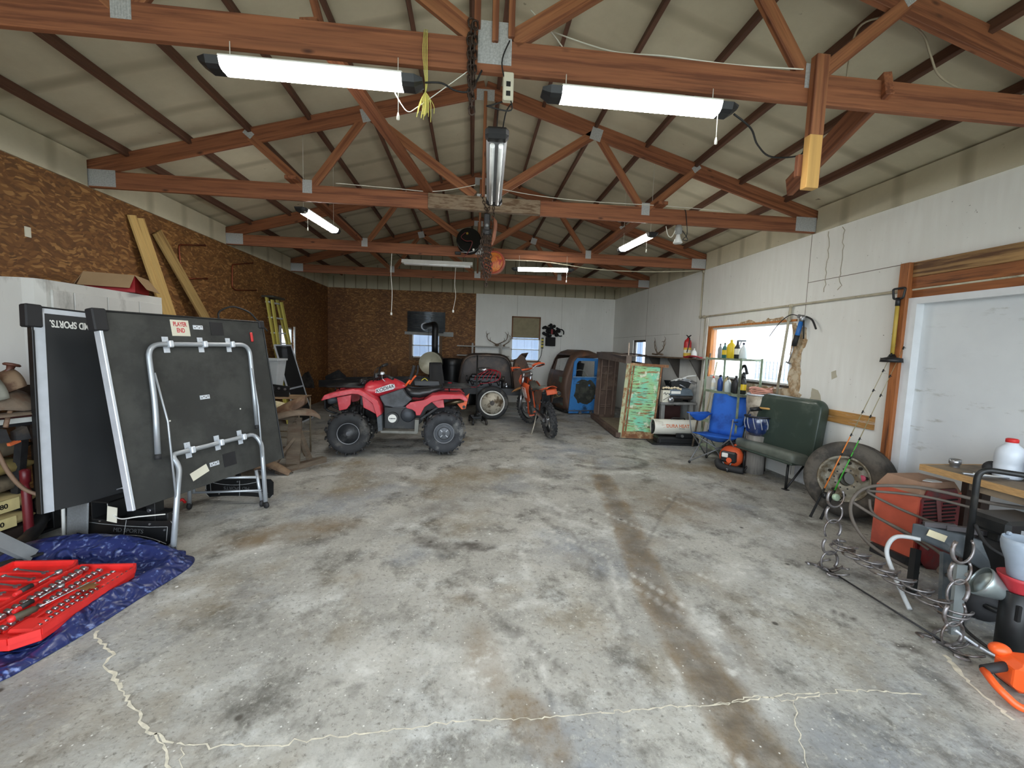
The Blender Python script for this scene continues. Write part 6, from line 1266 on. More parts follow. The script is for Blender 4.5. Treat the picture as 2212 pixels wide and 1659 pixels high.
MB().bar((-.2, 0, .095), (.6, 0, .095), .05, .02).build('rail', STEEL, d)
for x in (.12, .42): MB().cyl((x, -.02, .04), (x, .02, .04), .04, n=14).build('caster', STEEL, d)
# ---------------------------------------------------------------- truck bed on its side
BEDR = mat('bed_brown', (92, 74, 64), .7, .1, var=.2, scale=4, dirt=(126, 108, 92), damt=.25)
m, nt, bs = new_mat('turquoise_rusted', .6); Pc = coords(nt)
g = rgb_mix(nt, ramp(nt, tex(nt, 'ShaderNodeTexNoise', Pc, 0, Scale=4.0, Detail=4.0), .4, .6), (124, 204, 172), (150, 196, 138))
g = rgb_mix(nt, ramp(nt, tex(nt, 'ShaderNodeTexNoise', coords(nt, (1.3, 1, 7)), 0, Scale=2.6, Detail=7.0, Roughness=.65), .52, .60), g, (150, 104, 62))
g = rgb_mix(nt, ramp(nt, tex(nt, 'ShaderNodeTexNoise', coords(nt, (2.4, 1, 26)), 0, Scale=2.0, Detail=3.0), .60, .64), g, (84, 72, 48))
g = rgb_mix(nt, ramp(nt, tex(nt, 'ShaderNodeTexNoise', Pc, 0, Scale=9.0, Detail=6.0), .58, .66), g, (206, 214, 188))
nt.links.new(g, bs.inputs['Base Color']); TURQ = m
RUO = mat('orange_rust', (126, 84, 54), .8, var=.25, scale=8, dirt=(176, 150, 112), damt=.35, dscale=6)
t = thing('truck_bed', 'old pickup bed tipped on its side, rusty turquoise front panel towards the camera', 'truck bed', (0, 0, 0))
def quadp(name, pts, m, th=.012, lb=None): return MB().add([V(p) for p in pts], [(0, 1, 2, 3)]).build(name, m, t, solid=th, label=lb)
A0, A1 = V((2.80, 7.32, .02)), V((3.34, 7.24, .02)); T0_, T1 = V((2.92, 7.36, 1.40)), V((3.46, 7.28, 1.38))
pn = MB().add([A0, A1, T1, T0_], [(0, 1, 2, 3)]).build('front_panel', TURQ, t, solid=.012, label='turquoise panel streaked with rust')
L0, L1 = A0+V((-.07, .03, 0)), T0_+V((-.07, .03, .03)); quadp('flange', [L0, A0, T0_, L1], mat('pale_rust_flange', (178, 186, 150), .7, var=.15, scale=6, dirt=(140, 96, 58), damt=.4, dscale=6))
up = (T0_-A0).normalized(); rt = (A1-A0).normalized(); nrm = rt.cross(up)
b = MB()
for f in (0, 1): b.bar((A0).lerp(A1, f)-V((0, .012, 0)), T0_.lerp(T1, f)-V((0, .012, 0)), .03, .03, up=rt)
b.bar(A0+up*.06-V((0, .014, 0)), A1+up*.06-V((0, .014, 0)), .03, .12); b.bar(T0_-V((0, .014, .02)), T1+rt*.12-V((0, .014, .02)), .03, .05); b.bar(A0+V((.05, -.016, .03)), T0_+V((.05, -.016, -.02)), .02, .025, up=rt); b.build('rusty_edging', RUO, t, label='rust orange rolled edging')
B0, B1 = V((2.92, 9.55, .02)), V((3.62, 9.5, .02)); C0_, C1_ = V((2.98, 9.55, 1.47)), V((3.66, 9.5, 1.45))
quadp('lower_side_wall', [A0+V((-.05, 0, .0)), A1, B1, B0], mat('bed_floor_tan', (142, 132, 112), .75, var=.15), .02, 'tan dusty inner side lying on the floor')
b = MB().bar(A0+V((-.07, 0, .045)), B0+V((-.02, 0, .045)), .09, .09); b.build('lower_rail', BEDR, t)
quadp('end_wall', [B0, V((3.42, 9.52, .02)), V((3.48, 9.52, 1.46)), C0_], BEDR); b = MB()
for x in (3.02, 3.18, 3.34): b.bar((x, 9.50, .1), (x+.04, 9.50, 1.4), .03, .02, up=(0, 1, 0))
for z_ in (.3, .34, .7, 1.08, 1.25): b.bar((3.06, 9.49, z_), (3.30, 9.49, z_), .012, .014)
b.build('end_ribs', mat('worn_rib', (120, 100, 88), .6), t)
b = MB().bar(T0_+V((-.05, .0, .06)), C0_+V((0, 0, .04)), .10, .14); b.bar(T0_+V((-.05, .0, .13)), C0_+V((.2, 0, .11)), .3, .015); b.build('upper_rail', mat('upper_rail_brown', (104, 90, 80), .6, .2, var=.2), t)
b = MB(); [b.bar((3.60, 9.3, z_), (3.62, 8.2, z_), .03, .06) for z_ in (.28, .50, .72, .95)]; b.build('back_slats', mat('grey_slat', (104, 100, 94), .7), t); quadp('bed_floor', [V((3.66, 9.5, .02)), V((3.42, 7.3, .02)), V((3.50, 7.3, 1.36)), V((3.70, 9.5, 1.4))], mat('bed_back_dark', (44, 40, 38), .8))
MB().tube([L1+V((.02, 0, -.1)), L1+V((.02, 0, .34))], .012, 6).build('stake', mat('pale_stake', (176, 160, 146), .7), t)
# ---------------------------------------------------------------- torpedo heater
t = thing('torpedo_heater', 'white torpedo heater with orange lettering on a black fuel tank base', 'heater', (3.60, 6.95, 0), -.08)
CR = mat('heater_cream', (222, 220, 208), .4, var=.06, scale=4, dirt=(176, 172, 160), damt=.2)
MB().lathe([(.125, 0), (.132, .01), (.132, .76), (.125, .77)], (-.38, 0, .30), (1, 0, 0), 28, caps=False).build('barrel', CR, t, solid=.004)
MB().lathe([(.0, .03), (.06, .03), (.09, .02), (.12, .0), (.125, .0)], (-.36, 0, .30), (1, 0, 0), 24, caps=False).lathe([(.05, -.005), (.07, -.005), (.07, .02), (.05, .02)], (-.37, 0, .30), (1, 0, 0), 20, caps=False).build('nozzle_grille', DSTEEL, t)
MB().bb(-.32, .42, -.14, .14, .0, .14, .03).build('fuel_tank', BLK, t, bev=.01); MB().bb(-.42, .42, -.17, .17, .015, .03, .004).build('base_lip', BLK, t); MB().bb(.0, .34, -.13, -.10, .13, .21, .008).build('control_box', BLK, t)
MB().cyl((.10, -.13, .165), (.10, -.155, .165), .025, n=16).build('dial', STEEL, t); MB().tube(rounded([(-.06, 0, .42), (-.04, 0, .46), (.18, 0, .46), (.20, 0, .42)], .02), .01, 6).build('carry_handle', BLK, t)
b_ = 1.0; text('brand_lettering', 'DURA HEAT', .078, frame((.02, -.128, .335), (1, 0, 0), (0, .26, 1)), mat('orange_lettering', (206, 110, 58), .5), t, .001, .002, sx=.95)
text('brand_subline', 'KEROSENE', .022, frame((.09, -.1335, .292), (1, 0, 0), (0, .02, 1)), BLKM, t, .001)
b = MB(); [b.tube([(-.26+.01*k, -.125-.004*k, .345-.02*k), (-.18, -.12-.005*k, .36-.02*k)], .002, 4) for k in range(3)]; b.build('swoosh', MATS['orange_lettering'], t)
MB().tube([(-.38, 0, .30-.05), (-.38, 0, .17)], .02, 6).build('front_leg', BLK, t)
# ---------------------------------------------------------------- low grey bench with grill etc
GW = mat('grey_bench_wood', (128, 128, 126), .7, var=.15, dirt=(86, 84, 80), damt=.35)
t = thing('grey_work_bench', 'small grey bench carrying a table-top grill between truck bed and metal rack', 'bench', (3.47, 7.22, 0), .02)
MB().bb(0, .70, 0, .62, .66, .70, .004).build('top', GW, t)
for x in (.05, .60):
    for y in (.05, .55): MB().bb(x-.035, x+.035, y-.035, y+.035, 0, .66).build('leg', GW, t)
MB().bb(.1, .55, .30, .32, .05, .6).build('back_board', mat('dark_red_board', (62, 34, 30), .8), t)
t = thing('table_grill', 'grey lidded table-top grill with a round chrome knob on the grey bench', 'grill', (3.86, 7.42, .70))
MB().bb(-.24, .24, -.17, .17, .05, .13, .02).build('body', DSTEEL, t, bev=.01); MB().loft([[(-.24, -.17, .13), (.24, -.17, .13), (.24, .17, .13), (-.24, .17, .13)], [(-.22, -.15, .24), (.20, -.15, .24), (.20, .15, .24), (-.22, .15, .24)], [(-.15, -.1, .27), (.14, -.1, .27), (.14, .1, .27), (-.15, .1, .27)]], smooth=False).build('lid', mat('blue_grey_lid', (92, 104, 114), .35, .2), t)
MB().lathe([(.02, 0), (.055, .0), (.06, .02), (.04, .04), (.01, .045)], (-.20, -.17, .05), (0, -1, 0), 20).build('knob', STEEL, t); MB().bb(-.2, -.02, -.18, -.17, .16, .21).build('white_sticker', WHITE, t)
for x in (-.2, .2): MB().bb(x-.02, x+.02, -.1, .1, 0, .05).build('foot', BLKM, t)
t = thing('wire_basket', 'black wire basket full of white and grey tools on top of the grill', 'basket', (3.86, 7.42, .97)); MB().loft([[(-.16, -.11, 0), (.16, -.11, 0), (.16, .11, 0), (-.16, .11, 0)], [(-.20, -.14, .12), (.20, -.14, .12), (.20, .14, .12), (-.20, .14, .12)]], smooth=False, caps=False).build('mesh', mat('basket_mesh', (40, 42, 44), .5, var=.6, scale=60), t, solid=.006); MB().bb(-.15, .15, -.10, .10, .0, .05).build('base', BLKM, t)
r = random.Random(8)
for k in range(7):
    o = MB().tube([(0, 0, 0), (.16, .02, .02), (.30, .0, .0)], [.012, .009, .014], 7).build('hand_tool', WHITE if k % 2 else STEEL); o.location = (3.66+.04*k, 7.36+r.uniform(-.05, .08), 1.06+.012*k); o.rotation_euler = (0, r.uniform(-.3, .3), r.uniform(-.4, .4)); tag(o, ('lowest white', 'lowest silver', 'second white', 'middle silver', 'third white', 'upper silver', 'topmost white')[k]+' tool handle sticking out of the black wire basket', 'tool', 'tools in the wire basket')
t = thing('white_carton', 'white box with black script standing at the left end of the grey bench', 'box', (3.57, 7.30, .70), .1); MB().bb(-.075, .075, -.05, .05, 0, .22, .003).build('body', PAPER, t); MB().tube(spline([(-.06, -.052, .15), (-.03, -.052, .18), (-.01, -.052, .14), (.02, -.052, .17), (.06, -.052, .15)], 4), .005, 5).tube([(-.06, -.052, .04), (.06, -.052, .11)], .004, 5).build('script_marks', BLKM, t)
o = MB().bb(0, .10, 0, .1, 0, .16, .004).build('grey_box', mat('pale_grey_box', (150, 150, 150), .6)); o.location = (3.66, 7.42, .86); o.scale = (1, 1, .8); tag(o, 'small pale grey box behind the white box on the grey bench', 'box'); o2 = MB().bb(-.02, .12, -.02, .12, 0, .158).build('crate', BLKM); o2.location = (3.66, 7.42, .70); tag(o2, 'small black crate under the pale grey box on the grey bench', 'crate')
o = MB().tube(spline([(3.50, 7.28, .955), (3.58, 7.28, .97), (3.66, 7.27, .96), (3.76, 7.28, .97), (3.86, 7.27, .94)], 5), [.01+.008*(k % 3) for k in range(21)], 7).build('bone_branch', mat('bone_white', (222, 204, 170), .7)); tag(o, 'pale bone-like branch lying across the boxes on the grey bench', 'branch')
# ---------------------------------------------------------------- right wall: conduit, shelf, extinguisher, hung tools
COND = mat('painted_conduit', (186, 178, 156), .55, .2, var=.12, dirt=(120, 106, 84), damt=.2)
X_ = XR-.022
for P, r_, lb in (([(X_, 7.42, 3.12), (X_, 7.42, 2.29), (X_, 7.3, 2.285), (X_, 1.7, 2.285)], .013, 'long thin painted conduit running along the white right wall above the window and door'),
                  ([(X_-.01, 5.19, 2.28), (X_-.01, 5.21, 2.1), (X_-.03, 5.31, .9)], .017, 'thick upright conduit crossing in front of the wide window'),
                  ([(X_, 7.25, 2.28), (X_, 7.24, 1.2)], .011, 'upright conduit at the left edge of the wide window')):
    o = MB().tube(rounded(P, .05, 4), r_, 8).build('conduit', COND); tag(o, lb, 'pipe')
    q = MB(); [q.box(p, (.035, .05, .05), ch=.006) for p in P[1:-1]]; q.box(P[0], (.035, .05, .04), ch=.006); q.build('fitting', COND, o)
o = MB().bar((4.19, 7.18, .72), (4.21, 7.16, 2.25), .07, .02, up=(1, 0, 0)).build('white_batten', mat('white_batten', (214, 212, 202), .6)); tag(o, 'thin white batten standing at the left side of the wide window', 'batten')
t = thing('wall_shelf', 'long dark plank shelf on triangular brackets along the far right wall', 'shelf', (0, 0, 0))
SHD = mat('dark_shelf_wood', (78, 62, 48), .75, var=.3, scale=5, stretch=(2, .5, 2), dirt=(130, 108, 84), damt=.3)
MB().bb(3.93, 4.23, 6.95, 11.8, 1.50, 1.525, .003).build('plank', SHD, t)
for y in (7.25, 8.1, 9.0, 10.4): MB().prism([(0, 0), (-.26, 0), (-.03, -.38), (0, -.40)], .02, Matrix(((1, 0, 0, 4.235), (0, 0, 1, y), (0, 1, 0, 1.50), (0, 0, 0, 1)))).build('bracket', mat('dark_bracket', (64, 58, 52), .6), t)
t = thing('fire_extinguisher', 'red fire extinguisher with a yellow and white label on the dark wall shelf', 'fire extinguisher', (4.08, 7.55, 1.525))
MB().lathe([(.06, 0), (.068, .01), (.068, .28), (.055, .33), (.02, .36), (.018, .38)], n=20).build('body', mat('extinguisher_red', (176, 40, 44), .35, var=.06), t); MB().lathe([(.0695, .03), (.0695, .19)], n=20, caps=False).build('label_band', mat('yellow_label', (214, 176, 66), .6), t); MB().lathe([(.0705, .09), (.0705, .15)], n=20, caps=False).build('label_text_block', PAPER, t)
MB().bar((0, 0, .385), (-.02, -.13, .42), .02, .012).bar((0, 0, .40), (.01, .08, .43), .02, .01).build('lever', BLKM, t); MB().tube(spline([(0, -.03, .38), (-.02, -.10, .35), (-.03, -.09, .22), (-.05, -.08, .1)], 5), .010, 6).build('hose', BLKM, t)
def bottle(lb, loc, prof, m, cap=None, nm='bottle', cat='bottle', group=None, sc=1, label=None, capm=None, n=16, lab=None):
    t = thing(nm, lb, cat, loc, rnd.uniform(-.3, .3), group); MB().lathe([(a*sc, h*sc) for a, h in prof], n=n).build('body', m, t)
    R, H = max(p[0] for p in prof)*sc, prof[-1][1]*sc
    if cap: MB().lathe([(cap*sc, 0), (cap*sc, .022*sc), (cap*.7*sc, .028*sc)], (0, 0, H), n=12).build('cap', capm or BLK, t)
    if lab: MB().lathe([(R*1.01, H*.25), (R*1.01, H*.6)], n=n, caps=False).build('label', lab, t)
    return t
PB = [(.03, 0), (.036, .005), (.036, .14), (.03, .17), (.012, .20), (.012, .215)]
JUG = [(.05, 0), (.062, .008), (.064, .17), (.055, .21), (.02, .245), (.018, .26)]
CLEARP = mat('clear_plastic', (206, 214, 214), .25, var=.05); YEL = mat('yellow_plastic', (222, 190, 40), .4); TEAL = mat('teal_plastic', (44, 104, 104), .4); GREYP = mat('grey_plastic', (136, 140, 144), .4); BLUEP = mat('blue_plastic', (40, 76, 150), .4); TAN = mat('amber_plastic', (176, 160, 118), .4); NAVY = mat('navy_plastic', (30, 34, 62), .4)
bottle('small white bottle beside the fire extinguisher on the dark wall shelf', (4.06, 7.27, 1.525), [(.045, 0), (.05, .01), (.05, .10), (.03, .14), (.012, .15)], mat('white_plastic', (226, 228, 224), .4), .014, capm=WHITE)
b = MB(); antler(b, V((0, 0, .04)), 1, .30); antler(b, V((0, .0, .05)), -1, .26); b.tube(spline([(-.3, .0, .04), (-.1, .02, .05), (.1, 0, .04), (.25, .02, .05)], 5), .018, 7); o = b.build('shed_antlers', BONE, loc=(4.05, 8.75, 1.525)); o.rotation_euler = (0, 0, 1.5); tag(o, 'tangle of shed antlers lying on the dark wall shelf at far right', 'antlers')
b = MB().grid(lambda u, v: V((3.86+.14*v, 6.86+.34*u, 1.545+.05*u*(1-u)+.015*math.sin(v*6))), 8, 6); o = b.build('red_rag', mat('red_cloth', (150, 48, 54), .85, var=.2), solid=.012); tag(o, 'red cloth draped over the near end of the dark wall shelf', 'cloth')
b = MB(); [b.tube(spline([(4.12+.03*s, 10.2-.3*s, 1.53), (4.1, 10.4, 1.56), (4.1+.02*s, 10.9+.2*s, 1.54)], 4), .012, 6) for s in (0, 1, 2)]; o = b.build('scrap_rods', RUST); tag(o, 'bundle of rusty rods on the far end of the dark wall shelf', 'rods')
# grease gun
t = thing('grease_gun', 'blue and silver hand grease gun hanging right of the wide window', 'grease gun', (4.185, 4.96, 2.08), rot=(.28, 0, 0))
MB().tube([(0, 0, -.02), (0, 0, -.34)], .028, 14).build('barrel', mat('bright_blue', (36, 104, 178), .4), t); MB().tube([(0, 0, -.20), (0, 0, -.345)], .030, 14).build('rubber_sleeve', RUB, t); MB().lathe([(.03, 0), (.035, .02), (.03, .06), (.015, .08)], (0, 0, -.02), n=14).box((0, .02, .03), (.04, .12, .05), ch=.01).build('head', STEEL, t)
MB().tube([(0, 0, -.34), (0, 0, -.58)], .008, 8).box((0, 0, -.58), (.02, .09, .02), ch=.004).build('plunger_rod', STEEL, t); MB().tube(spline([(0, -.05, .05), (0, -.16, .03), (0, -.26, -.06)], 5), .011, 7).build('lever', BLKM, t); MB().tube(spline([(0, .05, .03), (-.01, .20, .02), (-.02, .34, -.12), (-.02, .46, -.34)], 6), .006, 6).build('hose', RUB, t); MB().tube([(0, -.03, .0), (0, -.12, -.22)], .009, 6).build('handle', BLKM, t)
t = thing('yellow_plunger_tool', 'yellow-handled tool with black D-grip and round black base hanging on the door post', 'tool', (4.13, 3.72, 1.58))
MB().tube(rounded([(0, -.045, .62), (0, -.06, .72), (0, .06, .72), (0, .045, .62)], .02, 4, True), .010, 8, True).build('d_grip', BLK, t); MB().tube([(0, 0, .06), (0, 0, .63)], .017, 10).build('shaft', mat('dark_yellow', (186, 158, 70), .5), t); MB().tube([(0, 0, .55), (0, 0, .63)], .02, 10).build('socket_collar', BLK, t); MB().lathe([(.02, .08), (.035, .05), (.085, .04), (.09, 0), (.0, .0)], n=24).build('rubber_base', BLK, t)
# ---------------------------------------------------------------- green metal rack and bottles
GR = mat('sage_rack', (150, 164, 142), .5, .2, var=.1, dirt=(92, 92, 78), damt=.35)
t = thing('metal_rack', 'sage green slotted metal rack of bottles standing in front of the wide window', 'rack', (0, 0, 0))
Xn, Xf, Y0, Y1 = 3.86, 4.18, 5.62, 6.50
for x in (Xn, Xf):
    for y in (Y0, Y1):
        MB().bb(x-.018, x+.018, y-.003, y+.003, 0, 1.56).bb(x-.003, x+.003, y-.018, y+.018, 0, 1.56).build('post', GR, t)
for z_ in (.12, .53, 1.03):
    b = MB().bb(Xn, Xf, Y0, Y1, z_-.005, z_); b.bb(Xn-.004, Xn+.004, Y0, Y1, z_-.035, z_).bb(Xf-.004, Xf+.004, Y0, Y1, z_-.035, z_).bb(Xn, Xf, Y0-.004, Y0+.004, z_-.035, z_).bb(Xn, Xf, Y1-.004, Y1+.004, z_-.035, z_); b.build('shelf', GR, t)
MB().bb(Xn, Xf, Y0, Y1, 1.545, 1.55).bb(Xn-.004, Xn+.004, Y0, Y1, 1.52, 1.55).bb(Xn, Xf, Y0-.004, Y0+.004, 1.52, 1.55).bb(Xf-.004, Xf+.004, Y0, Y1, 1.52, 1.55).build('top_shelf', GR, t)
MB().bar((Xf, Y0, .55), (Xf, Y1, 1.0), .004, .02).bar((Xf, Y1, .55), (Xf, Y0, 1.0), .004, .02).build('cross_brace', BLKM, t)
bottle('slim grey bottle at the left end of the rack top', (3.98, 6.34, 1.55), PB, GREYP, .012, sc=.95); bottle('teal bottle with a yellow-green base label on the rack top', (3.98, 6.22, 1.55), PB, TEAL, .012, lab=YEL)
bottle('large yellow jug in the middle of the rack top', (3.99, 6.07, 1.55), JUG, YEL, .02, sc=1.0, capm=YEL); bottle('black bottle with a white label on the rack top', (3.99, 5.92, 1.55), [(.036, 0), (.042, .01), (.042, .16), (.02, .21), (.014, .25)], BLK, .015, lab=PAPER)
t = bottle('clear spray bottle with a grey trigger at the right end of the rack top', (3.99, 5.78, 1.55), [(.05, 0), (.056, .01), (.05, .10), (.035, .16), (.014, .19), (.014, .21)], CLEARP, .016, capm=NAVY); MB().bb(-.09, .03, -.012, .012, .25, .28, .006).bar((-.04, 0, .25), (-.06, 0, .19), .012, .01).build('trigger', GREYP, t)
rowb = [('white bottle, leftmost on the middle rack shelf', PB, MATS['white_plastic'], .9), ('navy blue bottle on the middle rack shelf', PB, NAVY, 1.0), ('bright blue bottle on the middle rack shelf', PB, BLUEP, 1.05), ('amber jug with a black pump on the middle rack shelf', JUG, TAN, .85), ('second clear amber jug on the middle rack shelf', JUG, CLEARP, .75), ('black funnel-topped bottle on the middle rack shelf', JUG, BLK, .8), ('dark spray can on the middle rack shelf', PB, DSTEEL, 1.1), ('black and yellow can, rightmost on the middle rack shelf', PB, BLK, 1.15)]
for k, (lb, pr, m_, s) in enumerate(rowb): bottle(lb, (3.94+.05*(k % 2), 6.40-.097*k, 1.03), pr, m_, .016, sc=s, lab=YEL if k == 7 else (PAPER if k == 0 else None), capm=REDP if k == 0 else BLK)
b = MB().tube(spline([(0, 0, .2), (.0, .04, .34), (0, -.05, .42), (0, -.12, .30)], 5), .02, 8).tube([(0, -.02, .2), (0, -.06, .32)], [.05, .02], 10); o = b.build('black_pump', BLK, loc=(4.08, 5.9, 1.03)); tag(o, 'black hand pump with a curved spout behind the bottles on the rack', 'pump'); o = MB().cyl((0, 0, 0), (0, 0, .09), .06, n=18).build('tin_can', STEEL, loc=(4.08, 6.08, 1.03)); tag(o, 'short bare tin can on the middle rack shelf', 'can')
for k, (lb, m_, s, y) in enumerate((('tan jug with a dark handle on the lower rack shelf', TAN, 1.15, 6.3), ('brown bottle on the lower rack shelf', mat('brown_plastic', (92, 66, 46), .4), .8, 6.1), ('yellow bottle with a red label on the lower rack shelf', YEL, 1.2, 5.9))): bottle(lb, (3.97, y, .53), JUG, m_, .02, sc=s, lab=REDP if k == 2 else None)
t = bottle('white bucket on the bottom rack shelf', (4.02, 6.15, .12), [(.10, 0), (.13, .22), (.14, .23)], MATS['white_plastic'], None, 'bucket', 'bucket'); t = bottle('small clear jug on the bottom rack shelf by the leaf blower', (3.97, 5.85, .12), JUG, CLEARP, .02)
# tall stoneware can with pink rope, blue pot
t = thing('mottled_trash_can', 'tall mottled grey metal can with pink rope on its rim, under the window', 'can', (4.05, 5.42, 0)); MOT = mat('mottled_zinc', (150, 140, 124), .6, .3, var=.3, scale=9, dirt=(196, 186, 170), damt=.45, dscale=5)
MB().lathe([(.13, 0), (.135, .4), (.15, .75), (.17, .98), (.165, 1.06)], n=28, caps=False).lathe([(0, .9), (.155, .9)], n=28, caps=False).build('body', MOT, t, solid=.004); MB().lathe([(.165, 1.05), (.178, 1.055), (.178, 1.07), (.165, 1.075), (.165, 1.05)], n=28, caps=False).build('rim', ALU, t)
b = MB(); r = random.Random(4)
for k in range(4): b.tube([V((.14*math.cos(a)*r.uniform(.8, 1.1), .14*math.sin(a)*r.uniform(.8, 1.1), 1.085+.02*k+.012*math.sin(3*a+k))) for a in [2*PI*i/22 for i in range(22)]], .010, 6, True)
o = b.build('pink_rope', mat('pink_rope', (206, 150, 132), .8, var=.15), loc=(4.05, 5.42, 0)); tag(o, 'loose coil of faded pink rope on top of the mottled can', 'rope')
t = thing('blue_glazed_pot', 'dark blue glazed pot with pale drips in a black hoop, beside the green seat', 'pot', (3.91, 5.24, .52))
MB().lathe([(.07, 0), (.13, .06), (.16, .16), (.15, .25), (.14, .27)], n=26, caps=False).lathe([(0, .01), (.07, 0)], n=26, caps=False).build('body', mat('blue_glaze', (38, 54, 98), .15, var=.4, scale=12, dirt=(120, 128, 148), damt=.25, dscale=8, coat=.5), t, solid=.008)
b = MB(); 
for k in range(12): a = 2*PI*k/12; b.tube(spline([(.153*math.cos(a), .153*math.sin(a), .25), (.166*math.cos(a+.13), .166*math.sin(a+.13), .18), (.152*math.cos(a+.26), .152*math.sin(a+.26), .10)], 4), .006, 5)
b.build('pale_drips', mat('pale_glaze', (176, 180, 186), .3), t); MB().tube(arc((0, 0, .26), .165, 0, 2*PI, 24, w=(0, 1, 0))[:-1], .010, 6, True).tube(spline([(-.16, 0, .27), (-.1, 0, .36), (.08, 0, .34), (.16, 0, .27)], 5), .008, 6).build('hoop_handle', BLKM, t)
o = MB().lathe([(.12, 0), (.115, .2), (.12, .52)], n=18).build('stump', mat('grey_stump', (134, 130, 124), .9, var=.3, scale=4, stretch=(6, 6, .8)), loc=(3.91, 5.24, 0)); tag(o, 'grey weathered stump carrying the blue pot', 'stump'); t = thing('mallet', 'mallet with a pale wooden handle lying across the blue pot', 'mallet', (0, 0, 0)); MB().tube([(3.90, 5.22, .90), (4.06, 5.02, .90)], .014, 8).build('handle', FRESH, t); MB().tube([(3.80, 5.26, .87), (3.92, 5.22, .89)], .028, 10).build('head', BLKM, t)
for k, (a, c, lb) in enumerate((((3.84, 6.72, .0), (4.19, 6.95, 1.62), 'taller grey wooden tool handle leaning left of the metal rack'), ((3.90, 6.62, .0), (4.18, 6.72, 1.48), 'shorter pale tool handle leaning against the metal rack'))):
    o = MB().tube([a, V(a).lerp(V(c), .5), c], [.016, .015, .013], 8).build('tool_handle', (OLDW, mat('pale_handle', (196, 184, 156), .7))[k]); tag(o, lb, 'handle', 'handles leaning by the metal rack')
# ---------------------------------------------------------------- blue camp chair
CB = mat('blue_canvas', (34, 96, 190), .75, var=.08, scale=6, dirt=(28, 76, 156), damt=.3)
t = thing('camp_chair', 'bright blue folding camp chair between the heater and the green bench seat', 'chair', (3.60, 5.62, 0), math.atan2(-.55, -.83))
w = .27
def qd(name, P, m=CB, th=.006, n=8, sag=.0, lb=None):
    a, b_, c, d_ = [V(p) for p in P]; return MB().grid(lambda u, v: (a.lerp(b_, u)).lerp(d_.lerp(c, u), v)+V((0, 0, -sag*math.sin(PI*u)*math.sin(PI*v)*4*.25)), n, n).build(name, m, t, solid=th, label=lb)
qd('seat', [(.26, -w, .46), (.26, w, .46), (-.20, w, .42), (-.20, -w, .42)], sag=.10); qd('backrest', [(-.20, -w*.9, .42), (-.20, w*.9, .42), (-.34, w, 1.0), (-.34, -w, 1.0)])
qd('back_band', [(-.345, -w, .80), (-.345, w, .80), (-.355, w, 1.01), (-.355, -w, 1.01)])
for s in (-1, 1):
    qd('armrest', [(.30, s*(w+.08), .75), (-.28, s*(w+.04), .72), (-.28, s*(w-.04), .70), (.30, s*(w-.0), .73)], sag=.12)
    TB = mat('grey_powder_tube', (120, 122, 124), .4, .4)
    b = MB().tube([(.26, s*w, .46), (-.24, -s*w, .02)], .009, 8).tube([(.27, -s*w, .03), (-.20, s*w, .42)], .009, 8).tube([(.27, s*w, .03), (-.25, s*w, .44)], .009, 8).tube([(-.25, s*w, .03), (.27, s*w, .46), (.30, s*(w+.04), .74)], .009, 8).tube([(-.25, s*w, .03), (-.22, s*w, .44), (-.34, s*w, 1.0)], .009, 8); b.build('tube_frame', TB, t)
    [MB().sphere((x, s*w, .02), .02, 6).build('foot', BLK, t) for x in (.27, -.25)]
MB().tube(arc((.22, w+.03, .70), .035, 0, 2*PI, 16, w=(0, 1, 0))[:-1], .006, 6, True).build('cup_holder', BLK, t)
# leaf blower
t = thing('leaf_blower', 'orange and black leaf blower on the floor between the camp chair and green seat', 'leaf blower', (3.66, 5.38, 0), -.9)
HO = mat('blower_orange', (214, 90, 48), .45, var=.12)
MB().lathe([(.08, 0), (.14, .03), (.155, .09), (.14, .15), (.08, .18)], (0, -.09, .19), (0, 1, 0), 22).build('fan_housing', HO, t); MB().bb(-.10, .10, -.14, -.07, .12, .27, .02).build('engine_cover', BLK, t); MB().bb(-.08, -.0, -.155, -.13, .19, .25, .008).build('filter_cover', WHITE, t)
MB().cyl((.02, -.14, .16), (.02, -.16, .16), .035, n=14).build('primer', HO, t); MB().tube(rounded([(-.12, 0, .28), (-.10, 0, .37), (.06, 0, .39), (.12, 0, .30)], .04), .02, 10).build('handle', BLK, t); MB().tube([(.04, 0, .37), (.10, 0, .28)], .03, 10).build('handle_base', HO, t)
MB().tube(spline([(-.15, -.06, .10), (-.10, -.12, .05), (.05, -.14, .045), (.2, -.12, .045)], 5), [.05]*8+[.045]*8, 12).build('air_tube', RUB, t); MB().bb(-.16, -.06, -.13, -.05, .02, .08, .02).build('tube_collar', HO, t); MB().bb(-.08, .08, -.10, .08, 0.0, .05, .01).build('fuel_tank', mat('milky_tank', (196, 196, 190), .4), t)
